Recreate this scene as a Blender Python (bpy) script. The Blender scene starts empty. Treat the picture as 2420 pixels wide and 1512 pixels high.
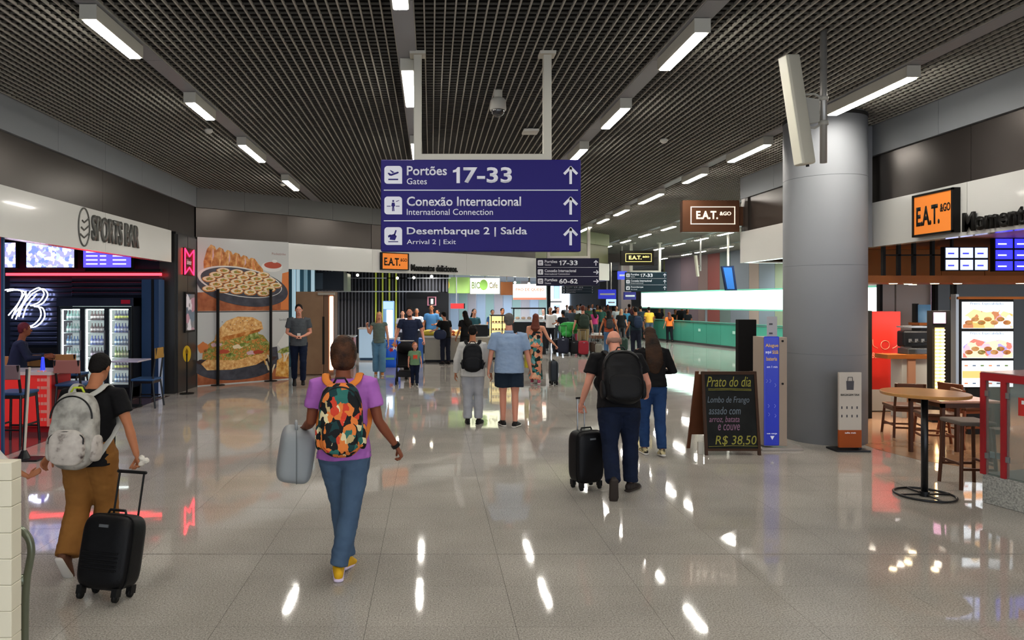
import bpy, bmesh, math, random
import numpy as np
from mathutils import Vector, Matrix, noise
random.seed(7)
S = bpy.context.scene
COL = S.collection
PI = math.pi
# ---------------------------------------------------------------- camera, world, exposure
FOC = 1613.0; CX = 1019.0; HY = 711.0; EYE = 2.0
cam = bpy.data.cameras.new('camera'); camo = bpy.data.objects.new('camera', cam); COL.objects.link(camo)
camo.location = (0, 0, EYE); camo.rotation_euler = (PI/2, 0, 0)
cam.sensor_width = 36; cam.lens = 36*FOC/2420; cam.clip_end = 300
cam.shift_x = (1210-CX)/2420; cam.shift_y = -(756-HY)/2420
S.camera = camo
W = bpy.data.worlds.new('world'); S.world = W; W.use_nodes = True
W.node_tree.nodes['Background'].inputs[0].default_value = (0.80, 0.88, 1.0, 1)
W.node_tree.nodes['Background'].inputs[1].default_value = 2.2
S.view_settings.view_transform = 'Standard'; S.view_settings.look = 'None'
S.view_settings.gamma = 1; S.view_settings.exposure = 0.62; S.view_settings.use_curve_mapping = False
S.cycles.max_bounces = 6; S.cycles.diffuse_bounces = 3; S.cycles.glossy_bounces = 3
S.cycles.transmission_bounces = 4; S.cycles.transparent_max_bounces = 8
S.cycles.adaptive_threshold = .02; S.cycles.sample_clamp_indirect = 4.0; S.cycles.caustics_reflective = False; S.cycles.caustics_refractive = False
LAMP = 48.0      # strength of the ceiling luminaires' diffusers

# ---------------------------------------------------------------- helpers
T = [Matrix.Identity(4)]
def push(m): T.append(T[-1] @ m)
def pop(): T.pop()
def TR(x, y, z=0, rz=0): return Matrix.Translation((x, y, z)) @ Matrix.Rotation(rz, 4, 'Z')
def PX(px, Y): return (px-CX)/FOC*Y
def PZ(py, Y): return EYE+(HY-py)/FOC*Y
def FY(py): return EYE*FOC/(py-HY)
def lin(h):
    if isinstance(h, str):
        h = h.lstrip('#'); c = [int(h[i:i+2], 16)/255 for i in (0, 2, 4)]
    else: c = [v/255 for v in h]
    return tuple(v/12.92 if v <= .04045 else ((v+.055)/1.055)**2.4 for v in c)
MATS = {}
KID = {}
def mat(name, col='808080', rough=.5, metal=0, emit=0, ecol=None, var=None, alpha=None, trans=0, bump=None, coat=0, ior=None):
    """var = (scale, second colour, sharpness) mottling; bump = (scale, strength)"""
    if name in MATS: return MATS[name]
    m = bpy.data.materials.new(name); m.use_nodes = True; nt = m.node_tree; b = nt.nodes['Principled BSDF']
    c = lin(col)
    b.inputs['Base Color'].default_value = (*c, 1); b.inputs['Roughness'].default_value = rough; b.inputs['Metallic'].default_value = metal
    if rough >= .4 and not metal: b.inputs['Specular IOR Level'].default_value = .18
    if ior: b.inputs['IOR'].default_value = ior
    if coat: b.inputs['Coat Weight'].default_value = coat; b.inputs['Coat Roughness'].default_value = .05
    if trans: b.inputs['Transmission Weight'].default_value = trans
    if alpha is not None: b.inputs['Alpha'].default_value = alpha
    tc = nt.nodes.new('ShaderNodeTexCoord')
    if var:
        n = nt.nodes.new('ShaderNodeTexNoise'); n.inputs['Scale'].default_value = var[0]; n.inputs['Detail'].default_value = 3
        nt.links.new(tc.outputs['Object'], n.inputs['Vector'])
        r = nt.nodes.new('ShaderNodeValToRGB'); k = var[2] if len(var) > 2 else .25
        r.color_ramp.elements[0].position = .5-k; r.color_ramp.elements[1].position = .5+k
        r.color_ramp.elements[0].color = (*c, 1); r.color_ramp.elements[1].color = (*lin(var[1]), 1)
        nt.links.new(n.outputs[0], r.inputs[0]); nt.links.new(r.outputs[0], b.inputs['Base Color'])
    if bump:
        n = nt.nodes.new('ShaderNodeTexNoise'); n.inputs['Scale'].default_value = bump[0]
        nt.links.new(tc.outputs['Object'], n.inputs['Vector'])
        bp = nt.nodes.new('ShaderNodeBump'); bp.inputs['Strength'].default_value = bump[1]; bp.inputs['Distance'].default_value = .01
        nt.links.new(n.outputs[0], bp.inputs['Height']); nt.links.new(bp.outputs[0], b.inputs['Normal'])
    if emit:
        b.inputs['Emission Color'].default_value = (*lin(ecol or col), 1); b.inputs['Emission Strength'].default_value = emit
    MATS[name] = m; return m
def ramp_mat(name, kind, scale, stops, rough=.6, emit=0, bump=0, stretch=(1, 1, 1)):
    """a mottled material: kind 'noise' or 'voronoi' (patches), constant or linear stops [(pos, hex)...]"""
    if name in MATS: return MATS[name]
    m = bpy.data.materials.new(name); m.use_nodes = True; nt = m.node_tree; b = nt.nodes['Principled BSDF']
    tc = nt.nodes.new('ShaderNodeTexCoord'); mp = nt.nodes.new('ShaderNodeMapping'); mp.inputs['Scale'].default_value = stretch
    nt.links.new(tc.outputs['Object'], mp.inputs['Vector'])
    if kind == 'voronoi':
        w = nt.nodes.new('ShaderNodeTexNoise'); w.inputs['Scale'].default_value = scale*.8
        nt.links.new(mp.outputs[0], w.inputs['Vector'])
        mx = nt.nodes.new('ShaderNodeVectorMath'); mx.operation = 'MULTIPLY_ADD'; mx.inputs[1].default_value = (1.2/scale,)*3
        nt.links.new(w.outputs['Color'], mx.inputs[0]); nt.links.new(mp.outputs[0], mx.inputs[2])
        n = nt.nodes.new('ShaderNodeTexVoronoi'); n.inputs['Scale'].default_value = scale
        nt.links.new(mx.outputs[0], n.inputs['Vector']); out = n.outputs['Color']
        sp = nt.nodes.new('ShaderNodeSeparateColor'); nt.links.new(out, sp.inputs[0]); out = sp.outputs[0]
    else:
        n = nt.nodes.new('ShaderNodeTexNoise'); n.inputs['Scale'].default_value = scale; n.inputs['Detail'].default_value = 4
        nt.links.new(mp.outputs[0], n.inputs['Vector']); out = n.outputs[0]
    r = nt.nodes.new('ShaderNodeValToRGB'); r.color_ramp.interpolation = 'CONSTANT' if kind == 'voronoi' else 'LINEAR'
    while len(r.color_ramp.elements) < len(stops): r.color_ramp.elements.new(.5)
    for e, (p, c) in zip(r.color_ramp.elements, stops): e.position = p; e.color = (*lin(c), 1)
    nt.links.new(out, r.inputs[0]); nt.links.new(r.outputs[0], b.inputs['Base Color']); b.inputs['Roughness'].default_value = rough
    if rough >= .4: b.inputs['Specular IOR Level'].default_value = .18
    if emit: nt.links.new(r.outputs[0], b.inputs['Emission Color']); b.inputs['Emission Strength'].default_value = emit
    MATS[name] = m; return m

def tag(o, label=None, cat=None, group=None, kind=None):
    if label: o['label'] = label
    if cat: o['category'] = cat
    if group: o['group'] = group
    if kind: o['kind'] = kind
    return o
def thing(name, label, cat, group=None):
    o = bpy.data.objects.new(name, None); COL.objects.link(o); o.empty_display_size = .1
    return tag(o, label, cat, group)
def newmesh(name, bm, m, smooth=False):
    me = bpy.data.meshes.new(name); bm.to_mesh(me); bm.free()
    if smooth: me.polygons.foreach_set('use_smooth', [True]*len(me.polygons))
    if m is not None: me.materials.append(m)
    return me
def part(name, bm, m, parent=None, smooth=False, label=None):
    me = bm if isinstance(bm, bpy.types.Mesh) else newmesh(name, bm, m, smooth)
    if isinstance(bm, bpy.types.Mesh):
        if m is not None: me.materials.clear(); me.materials.append(m)
        if smooth: me.polygons.foreach_set('use_smooth', [True]*len(me.polygons))
    me.transform(T[-1]); me.update()
    o = bpy.data.objects.new(name, me); COL.objects.link(o)
    if parent: o.parent = parent; KID.setdefault(parent.name, []).append(o)
    if label: o['label'] = label
    return o
def single(name, bm, m, label, cat, group=None, smooth=False):
    return tag(part(name, bm, m, None, smooth), label, cat, group)
def struct(name, bm, m, parent=None, smooth=False):
    o = part(name, bm, m, parent, smooth)
    if parent is None: o['kind'] = 'structure'
    return o
def kids(o): return [c for c in COL.objects if c.parent == o]
def fin(root):
    """move the thing's Empty to the base of what it parents"""
    ms = []
    for c in root_children(root): ms.append(c)
    mn = Vector((1e9,)*3); mx = Vector((-1e9,)*3)
    for c in ms:
        if c.type != 'MESH': continue
        a = np.empty(len(c.data.vertices)*3, 'f'); c.data.vertices.foreach_get('co', a); a = a.reshape(-1, 3)
        if len(a) == 0: continue
        lo = a.min(0); hi = a.max(0)
        for i in range(3): mn[i] = min(mn[i], lo[i]); mx[i] = max(mx[i], hi[i])
    base = Vector(((mn.x+mx.x)/2, (mn.y+mx.y)/2, mn.z)); done = set()
    for c in ms:
        if c.type == 'MESH' and c.data.name not in done:
            c.data.transform(Matrix.Translation(-base)); done.add(c.data.name)
    root.location = base
    return root
def root_children(r):
    out = []
    for c in KID.get(r.name, []): out.append(c); out += root_children(c)
    return out
def dup(root, loc, rz=0, label=None, mats=None, name=None, scale=None):
    def cp(o, parent):
        c = o.copy(); COL.objects.link(c)
        if parent is not None: c.parent = parent; KID.setdefault(parent.name, []).append(c)
        if mats and o.type == 'MESH':
            k = o.name.split('.')[0]
            if k in mats and c.material_slots:
                c.material_slots[0].link = 'OBJECT'; c.material_slots[0].material = mats[k]
        for ch in list(KID.get(o.name, [])): cp(ch, c)
        return c
    r = cp(root, None); r.location = loc; r.rotation_euler = (0, 0, rz)
    if scale: r.scale = (scale,)*3
    if label: r['label'] = label
    return r
# --- shapes
def B(): return bmesh.new()
def box(bm, x0, x1, y0, y1, z0, z1, bev=0, seg=2):
    r = bmesh.ops.create_cube(bm, size=1)
    vs = r['verts']
    for v in vs: v.co = Vector((x0 if v.co.x < 0 else x1, y0 if v.co.y < 0 else y1, z0 if v.co.z < 0 else z1))
    if bev:
        es = list({e for v in vs for e in v.link_edges})
        bmesh.ops.bevel(bm, geom=es, offset=bev, segments=seg, affect='EDGES', profile=.5)
    return bm
def boxm(*a, **k): return box(B(), *a, **k)
def frame_of(d, up=Vector((0, 0, 1))):
    d = d.normalized()
    s = d.cross(up)
    if s.length < 1e-3: s = d.cross(Vector((0, 1, 0)))
    s.normalize(); return s, s.cross(d).normalized()
def ring(c, s, u, rx, ry, n, e=2):
    out = []
    for i in range(n):
        a = 2*PI*i/n; ca, sa = math.cos(a), math.sin(a)
        x = math.copysign(abs(ca)**(2/e), ca); y = math.copysign(abs(sa)**(2/e), sa)
        out.append(c+s*(x*rx)+u*(y*ry))
    return out
def loft(bm, rings, caps=True):
    vr = [[bm.verts.new(p) for p in r] for r in rings]; n = len(vr[0])
    for a, b in zip(vr, vr[1:]):
        for i in range(n): bm.faces.new((a[i], a[(i+1) % n], b[(i+1) % n], b[i]))
    if caps:
        bm.faces.new(vr[0][::-1]); bm.faces.new(vr[-1])
    return bm
def limb(bm, pts, rad, n=12, round_ends=True, side=None):
    """closed tapered tube through pts; rad: numbers or (rx, ry) with side = direction of rx"""
    pts = [Vector(p) for p in pts]; rad = [r if isinstance(r, tuple) else (r, r) for r in rad]
    P = list(pts); R = list(rad)
    if round_ends:
        d = (P[0]-P[1]).normalized(); r = min(R[0]); P = [P[0]+d*r*.9, P[0]+d*r*.55]+P; R = [(R[0][0]*.35, R[0][1]*.35), (R[0][0]*.8, R[0][1]*.8)]+R
        d = (P[-1]-P[-2]).normalized(); r = min(R[-1]); P = P+[P[-1]+d*r*.55, P[-1]+d*r*.9]; R = R+[(R[-1][0]*.8, R[-1][1]*.8), (R[-1][0]*.35, R[-1][1]*.35)]
    rings = []; ps = None
    for i, p in enumerate(P):
        d = (P[min(i+1, len(P)-1)]-P[max(i-1, 0)])
        if side is not None:
            s = Vector(side); s = (s-d.normalized()*s.dot(d.normalized())).normalized(); u = s.cross(d.normalized())
        else:
            if ps is None: s, u = frame_of(d)
            else:
                dn = d.normalized(); s = (ps-dn*ps.dot(dn)).normalized(); u = s.cross(dn)
            ps = s
        rings.append(ring(p, s, u, R[i][0], R[i][1], n))
    return loft(bm, rings)
def tube(bm, pts, r, n=8): return limb(bm, pts, [r]*len(pts), n, round_ends=False)
def cyl(bm, c, r, h, n=24, r2=None):
    c = Vector(c); r2 = r if r2 is None else r2
    return loft(bm, [ring(c, Vector((1, 0, 0)), Vector((0, 1, 0)), r, r, n), ring(c+Vector((0, 0, h)), Vector((1, 0, 0)), Vector((0, 1, 0)), r2, r2, n)])
def cylx(bm, c, axis, r, h, n=16):
    c = Vector(c); a = Vector(axis).normalized(); s, u = frame_of(a)
    return loft(bm, [ring(c-a*h/2, s, u, r, r, n), ring(c+a*h/2, s, u, r, r, n)])
def sell(bm, c, r, e=(2, 2), nu=20, nv=12, M=None):
    """superellipsoid; e = (section exponent, profile exponent), 2 is round, 5 is boxy"""
    c = Vector(c); vs = []
    def f(w, k): return math.copysign(abs(w)**(2/k), w)
    for j in range(1, nv):
        v = -PI/2+PI*j/nv; row = []
        for i in range(nu):
            u = 2*PI*i/nu
            p = Vector((r[0]*f(math.cos(v), e[1])*f(math.cos(u), e[0]), r[1]*f(math.cos(v), e[1])*f(math.sin(u), e[0]), r[2]*f(math.sin(v), e[1])))
            if M is not None: p = M @ p
            row.append(bm.verts.new(c+p))
        vs.append(row)
    def pole(z):
        p = Vector((0, 0, z)); p = M @ p if M is not None else p
        return bm.verts.new(c+p)
    b0, b1 = pole(-r[2]), pole(r[2])
    for a, b in zip(vs, vs[1:]):
        for i in range(nu): bm.faces.new((a[i], a[(i+1) % nu], b[(i+1) % nu], b[i]))
    for i in range(nu):
        bm.faces.new((b0, vs[0][(i+1) % nu], vs[0][i])); bm.faces.new((b1, vs[-1][i], vs[-1][(i+1) % nu]))
    return bm
def prism(bm, pts, z0, z1):
    """pts = xy outline, extruded in z"""
    return loft(bm, [[Vector((x, y, z0)) for x, y in pts], [Vector((x, y, z1)) for x, y in pts]])
def slab(bm, pts, off):
    """3-D outline pts extruded by vector off"""
    off = Vector(off)
    return loft(bm, [[Vector(p) for p in pts], [Vector(p)+off for p in pts]])
def remesh(bm, voxel, smooth=4, disp=None, name='m'):
    bmesh.ops.recalc_face_normals(bm, faces=bm.faces)
    me = bpy.data.meshes.new('tmp'); bm.to_mesh(me); bm.free()
    o = bpy.data.objects.new('tmp', me); COL.objects.link(o)
    m = o.modifiers.new('r', 'REMESH'); m.mode = 'VOXEL'; m.voxel_size = voxel; m.use_smooth_shade = True
    if smooth: s = o.modifiers.new('s', 'SMOOTH'); s.factor = .5; s.iterations = smooth
    dg = bpy.context.evaluated_depsgraph_get()
    out = bpy.data.meshes.new_from_object(o.evaluated_get(dg))
    bpy.data.objects.remove(o); bpy.data.meshes.remove(me); out.name = name
    if disp:
        sc, amp = disp; nv = len(out.vertices)
        off = Vector((random.random()*9, random.random()*9, random.random()*9))
        ns = [v.normal.copy() for v in out.vertices]
        for v, nn in zip(out.vertices, ns):
            p = v.co
            q = Vector((p.x*sc, p.y*sc, p.z*sc*1.6))+off
            f = noise.noise(q)+.5*noise.noise(q*2.3)
            v.co += nn*(f*amp)
    out.polygons.foreach_set('use_smooth', [True]*len(out.polygons)); out.update()
    return out
def join_mesh(a, b):
    bm = B(); bm.from_mesh(a); bm.from_mesh(b); me = bpy.data.meshes.new(a.name); bm.to_mesh(me); bm.free()
    me.polygons.foreach_set('use_smooth', [True]*len(me.polygons)); return me
def quadm(pts):
    bm = B(); bm.faces.new([bm.verts.new(p) for p in pts]); return bm
def text(s, org, right, up, w=None, h=None, mt=None, parent=None, name='lettering', ext=.003, shear=0, bold=0, align='left'):
    """text mesh fitted to width w and/or cap height h; org = lower-left of its bounding box"""
    cu = bpy.data.curves.new('t', 'FONT'); cu.body = s; cu.size = 1; cu.extrude = 0; cu.shear = shear; cu.offset = bold; cu.resolution_u = 3
    o = bpy.data.objects.new('t', cu); COL.objects.link(o); dg = bpy.context.evaluated_depsgraph_get()
    me = bpy.data.meshes.new_from_object(o.evaluated_get(dg)); bpy.data.objects.remove(o); bpy.data.curves.remove(cu)
    a = np.empty(len(me.vertices)*3, 'f'); me.vertices.foreach_get('co', a); a = a.reshape(-1, 3)
    lo, hi = a.min(0), a.max(0); sx = (w/(hi[0]-lo[0])) if w else None; sy = (h/(hi[1]-lo[1])) if h else None
    sx = sx or sy; sy = sy or sx
    R = Vector(right).normalized(); U = Vector(up).normalized(); N = R.cross(U); org = Vector(org)
    if align == 'center': org = org-R*((hi[0]-lo[0])*sx/2)
    bm = B(); bm.from_mesh(me); bpy.data.meshes.remove(me)
    for v in bm.verts: v.co = org+R*((v.co.x-lo[0])*sx)+U*((v.co.y-lo[1])*sy)+N*(.001)
    r = bmesh.ops.extrude_face_region(bm, geom=bm.faces[:])
    for g in r['geom']:
        if isinstance(g, bmesh.types.BMVert): g.co += N*ext
    return part(name, bm, mt, parent)
# ---------------------------------------------------------------- people
SKIN = {'light': mat('skin_light', 'c98f74', .55), 'tan': mat('skin_tan', 'a56a4a', .55), 'brown': mat('skin_brown', '7a4630', .55), 'pink': mat('skin_pink', 'cf8f78', .5)}
EYEW = mat('eye_white', 'e8e4de', .3); EYED = mat('eye_dark', '1c1410', .2); LIP = mat('lip', '9a5548', .5)
def hand_mesh(wrist, fdir, side, palm, sc=1.0, curl=.35, mirror=1, fine=0):
    """palm + five bent fingers. fdir: along fingers, side: toward the thumb, palm: palm-facing normal"""
    bm = B(); f = Vector(fdir).normalized(); s = Vector(side); s = (s-f*s.dot(f)).normalized(); p = Vector(palm); p = (p-f*p.dot(f)-s*p.dot(s)).normalized()
    w = Vector(wrist); L = .085*sc
    limb(bm, [w-f*.03*sc, w+f*.01*sc, w+f*L*.6, w+f*L], [(.024*sc, .018*sc), (.027*sc, .017*sc), (.038*sc, .016*sc), (.038*sc, .013*sc)], 12, True, side=s)
    n = 8
    for k, (off, ln) in enumerate(((.029, .072), (.010, .08), (-.010, .074), (-.028, .058))):
        base = w+f*(L*.88)+s*off*sc; d = f.copy(); pts = [base-f*.02*sc, base]; ang = 0; spread = s*(off*.8)
        for seg, q in enumerate((.45, .32, .23)):
            ang += curl*(1.0 if seg else .75)*(1+.08*k)
            d = (f*math.cos(ang)+p*math.sin(ang)+spread*math.cos(ang)).normalized()
            pts.append(pts[-1]+d*(ln*q*sc))
        limb(bm, pts, [.0085*sc, .0095*sc, .0088*sc, .0078*sc, .0066*sc], n, True)
    b0 = w+f*.018*sc+s*.024*sc
    d1 = (f*.62+s*.65+p*.35).normalized(); d2 = (f*.85+s*.25+p*(.3+curl*.5)).normalized()
    limb(bm, [b0-s*.01*sc, b0+d1*.038*sc, b0+d1*.038*sc+d2*.032*sc, b0+d1*.038*sc+d2*.055*sc], [.015*sc, .012*sc, .0105*sc, .0085*sc], n, True)
    return bm
def DV(az, el):
    """direction: el degrees from straight down, swung towards azimuth az (0 = forward, 90 = right, 180 = back)"""
    a, e = math.radians(az), math.radians(el)
    return Vector((math.sin(e)*math.sin(a), math.sin(e)*math.cos(a), -math.cos(e)))
def person(label, X, Y, yaw=0, H=1.72, q=.014, skin='tan', lean=3, side=0, twist=0, fat=1.0, sh=1.0, hips=1.0,
           aL=((-90, 10), (-30, 12)), aR=((90, 10), (30, 12)), handL=None, handR=None,
           lL=((0, 8), (180, 10)), lR=((180, 8), (180, 22)), footL=(0, 0), footR=(0, 0),
           shirt=('short', 'shirt', None), pants=('long', 'pants', None), hair=('short', None), shoes=None, head=(0, 0), group=None,
           face=True, wrinkle=.006, z0=0, cat='person', skirt=None, name='person', sole=None, gaze=0, drop=0, hs=1.0):
    """yaw degrees, 0 = facing away from the camera (+Y). returns (root, key points in world space)"""
    R = thing(name, label, cat, group)
    push(TR(X, Y, z0, math.radians(-yaw)))
    u = H/1.75
    # legs ------------------------------------------------------------
    th, sn, an = .435*u, .42*u, .085*u
    hipz = 0; hw = .092*u*hips
    def leg(s, a):
        hip = Vector((s*hw, 0, 0)); k = hip+DV(*a[0])*th; n = k+DV(*a[1])*sn; return hip, k, n
    LL, LR = leg(-1, lL), leg(1, lR)
    low = min(LL[2].z-an*(1 if footL[0] < 25 else 1.9), LR[2].z-an*(1 if footR[0] < 25 else 1.9)); dz = -low-drop*u
    up = Vector((0, 0, dz)); LL = [p+up for p in LL]; LR = [p+up for p in LR]
    pel = Vector((0, 0, dz))
    # spine ------------------------------------------------------------
    la, sa = math.radians(lean), math.radians(side)
    sd = Vector((math.sin(sa), math.sin(la), math.cos(la)*math.cos(sa))).normalized()
    waist = pel+sd*.16*u; chest = pel+sd*.38*u; shz = pel+sd*.49*u; neck = pel+sd*.545*u
    tw = math.radians(twist); sv = Vector((math.cos(tw), -math.sin(tw), 0)); sv = (sv-sd*sv.dot(sd)).normalized(); fw = sd.cross(sv)
    swd = .185*u*sh
    hp, hy = math.radians(head[0]), math.radians(head[1])      # pitch forward, yaw (right positive)
    hd = (sd+Vector((0, math.sin(hp)+.12, 0))).normalized(); nk = neck+hd*.075*u
    hc = nk+(hd*.105*u if hp < .5 else hd*.09*u)+fw*.01*u
    HM = Matrix.Rotation(-hy, 3, 'Z') @ Matrix.Rotation(-hp, 3, 'X')
    hu = u*hs
    def hpnt(x, y, z): return hc+HM @ (Vector((x, y, z))*hu)
    # arms -------------------------------------------------------------
    ua, fa = .29*u, .25*u
    def arm(s, a):
        sp = shz+sv*s*swd; e = sp+DV(*a[0])*ua; w = e+DV(*a[1])*fa; return sp, e, w
    AL, AR = arm(-1, aL), arm(1, aR)
    # ---- body (one surface)
    bm = B(); f = fat
    limb(bm, [pel-sd*.06*u, pel, waist, chest, shz-sd*.01*u, neck-sd*.02*u], [(.10*u*f*hips, .07*u*f), (.135*u*f*hips, .095*u*f), (.132*u*f, .098*u*f), (.158*u*f, .112*u*f), (.15*u*sh, .085*u), (.07*u, .06*u)], 20, True, side=sv)
    limb(bm, [neck-sd*.05*u, nk+hd*.03*u], [.062*u, .056*u], 12)
    for A in (AL, AR): limb(bm, [A[0]-(A[0]-shz)*.35, A[0], A[0].lerp(A[1], .4), A[1], A[1].lerp(A[2], .3), A[2]], [.058*u, .056*u*f, .047*u*f, .038*u, .040*u, .026*u], 12)
    for Lg in (LL, LR): limb(bm, [Lg[0]+Vector((0, 0, .03*u)), Lg[0].lerp(Lg[1], .3), Lg[1], Lg[1].lerp(Lg[2], .3), Lg[2]], [.088*u*f, .080*u*f, .054*u, .055*u, .036*u], 14)
    sell(bm, hpnt(0, -.008, .022), (.073*hu, .092*hu, .095*hu), (2.1, 2.1), M=HM)          # skull
    sell(bm, hpnt(0, .025, -.045), (.054*hu, .062*hu, .068*hu), (2.3, 2.2), M=HM)           # jaw
    feet = []
    for s, Lg, ft in ((-1, LL, footL), (1, LR, footR)):
        pt, yw = math.radians(ft[0]), math.radians(ft[1])
        fd = Vector((math.sin(yw)*math.cos(pt), math.cos(yw)*math.cos(pt), -math.sin(pt))); fu = Vector((0, 0, 1)); fu = (fu-fd*fu.dot(fd)).normalized()
        feet.append((Lg[2], fd, fu))
        limb(bm, [Lg[2]-fu*.045*u-fd*.03*u, Lg[2]-fu*.045*u+fd*.06*u, Lg[2]-fu*.055*u+fd*.14*u], [(.032*u, .034*u), (.036*u, .028*u), (.035*u, .02*u)], 12, True, side=fd.cross(fu))
    body = remesh(bm, q if q < .02 else .018, 4)
    # detail head: nose, ears, brow; hands
    hb = B()
    hb2 = B()
    sell(hb, hpnt(0, .088, -.012), (.012*hu, .017*hu, .024*hu), M=HM); sell(hb, hpnt(0, .094, -.026), (.016*hu, .014*hu, .011*hu), M=HM)
    for s in (-1, 1): sell(hb, hpnt(s*.075, -.004, -.005), (.010*hu, .02*hu, .032*hu), M=HM)
    hands = []
    for s, A, hh in ((-1, AL, handL), (1, AR, handR)):
        fd = (A[2]-A[1]).normalized(); hh = hh or {}
        sdv = Vector(hh.get('side', (0, 1, 0))); pl = Vector(hh.get('palm', (-s, 0, 0)))
        if 'dir' in hh: fd = Vector(hh['dir']).normalized()
        m_ = hand_mesh(A[2]+fd*.012*u, fd, sdv, pl, u*1.0, hh.get('curl', .4))
        hands.append(A[2]+fd*.08*u)
        t = bpy.data.meshes.new('t'); m_.to_mesh(t); m_.free(); hb.from_mesh(t); bpy.data.meshes.remove(t)
    bmesh.ops.recalc_face_normals(hb, faces=hb.faces)
    if q < .013:
        hm = remesh(hb, .0042, 2)
    else:
        hm = bpy.data.meshes.new('h'); hb.to_mesh(hm); hb.free()
    body = join_mesh(body, hm)
    part('body', body, SKIN[skin], R, True)
    if face:
        e = B(); d = B(); l = B()
        for s in (-1, 1):
            sell(e, hpnt(s*.029, .0745, .012), (.013*hu, .010*hu, .008*hu), nu=10, nv=6, M=HM); sell(d, hpnt(s*.029, .083, .012), (.006*hu, .004*hu, .0065*hu), nu=8, nv=6, M=HM)
            box_ = sell(d, hpnt(s*.029, .083, .033), (.017*hu, .006*hu, .0035*hu), nu=8, nv=6, M=HM)
        sell(l, hpnt(0, .083, -.058), (.024*hu, .008*hu, .008*hu), nu=10, nv=6, M=HM)
        part('eye_white', e, EYEW, R, True); part('iris', d, EYED, R, True); part('mouth', l, LIP, R, True)
    # ---- clothes
    def cloth(nm, b, m, sm=3, vox=None): return part(nm, remesh(b, vox or q, sm, (11, wrinkle) if wrinkle else None), m, R, True)
    if shirt:
        kind, nm, m = shirt[:3]; hemz = shirt[3] if len(shirt) > 3 else .0; lo = shirt[4] if len(shirt) > 4 else 1.0
        b = B(); g = .016*u*lo
        rr = [(.168*u*f*hips+g*1.3, .152*u*f+g*1.3), (.152*u*f+g*1.2, .125*u*f+g*1.2), (.160*u*f+g, .116*u*f+g), (.168*u*max(sh, f*.95)+g, .095*u+g), (.075*u, .068*u)]
        if kind != 'strap':
            limb(b, [pel+sd*hemz*u, waist, chest, shz, neck-sd*.012*u], rr, 24, False, side=sv)
            fr = {'short': .62, 'long': 1, 'none': .12, 'elbow': .8}[kind]
            for A in (AL, AR):
                if kind == 'long': limb(b, [A[0]-(A[0]-shz)*.4, A[0], A[1], A[1].lerp(A[2], .95)], [.07*u, .066*u*f, .054*u*f+g*.4, .038*u+g*.3], 14, False)
                else: limb(b, [A[0]-(A[0]-shz)*.4, A[0], A[0].lerp(A[1], fr)], [.07*u, .068*u*f, (.060*u*f+g*.5)], 14, False)
        else:
            limb(b, [pel+sd*hemz*u, waist, chest, shz-sd*.09*u], [rr[0], rr[1], rr[2], (.15*u, .11*u)], 24, False, side=sv)
        cloth(nm, b, m)
    if pants:
        kind, nm, m = pants[:3]; lo = pants[3] if len(pants) > 3 else 1.0; b = B(); g = .012*u*lo
        limb(b, [pel+sd*.13*u, pel+sd*.03*u, pel-Vector((0, 0, .075*u))], [(.146*u*f+g, .112*u*f+g), (.165*u*f*hips+g, .128*u*f+g), (.15*u*f*hips+g, .112*u*f+g)], 20, False, side=(1, 0, 0))
        for s in (-1, 1): sell(b, pel+Vector((s*.07*u*hips, -.045*u*f, -.02*u)), (.08*u*f*hips+g, .075*u*f+g*.5, .09*u))
        sell(b, pel+Vector((0, -.02*u, -.045*u)), (.12*u*f*hips, .10*u*f, .085*u))
        for Lg in (LL, LR):
            if kind == 'short': limb(b, [Lg[0], Lg[0].lerp(Lg[1], .35), Lg[0].lerp(Lg[1], .72)], [.098*u*f+g, .096*u*f+g*1.4, .086*u*f+g*2], 16, False)
            else: limb(b, [Lg[0], Lg[0].lerp(Lg[1], .35), Lg[1], Lg[1].lerp(Lg[2], .35), Lg[1].lerp(Lg[2], .97)], [.098*u*f+g, .088*u*f+g, .062*u+g*1.2, .06*u+g*1.4, .045*u+g*1.8], 16, False)
        cloth(nm, b, m)
    if skirt:
        nm, m, ln, wd = skirt; b = B(); ft = Vector((0, 0, max(.02, ln)))
        limb(b, [waist+sd*.02*u, pel, Vector((0, 0, dz*.5)), Vector((0, 0, dz*ln))], [(.14*u, .105*u), (.18*u*hips, .14*u), (.17*u*wd, .16*u*wd), (.20*u*wd, .2*u*wd)], 24, False, side=(1, 0, 0))
        cloth(nm, b, m)
    if shoes:
        m, ms = shoes
        for (a_, fd, fu) in feet:
            b = B(); sdv = fd.cross(fu)
            o = a_-fu*.085*u*1.0
            limb(b, [o-fd*.055*u+fu*.046*u, o+fd*.03*u+fu*.052*u, o+fd*.11*u+fu*.036*u, o+fd*.175*u+fu*.028*u], [(.036*u, .046*u), (.041*u, .052*u), (.046*u, .034*u), (.036*u, .022*u)], 16, True, side=sdv)
            limb(b, [o+fu*.05*u, o+fu*.095*u], [.044*u, .043*u], 14, False)
            sh_ = part('shoe', remesh(b, min(q, .011), 2), m, R, True)
            c = B(); limb(c, [o-fd*.075*u+fu*.012*u, o+fd*.03*u+fu*.012*u, o+fd*.12*u+fu*.012*u, o+fd*.2*u+fu*.014*u], [(.036*u, .015*u), (.041*u, .015*u), (.05*u, .015*u), (.03*u, .013*u)], 16, True, side=sdv)
            part('sole', c, ms, sh_, True)
    hk, hm_ = hair[:2]
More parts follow.
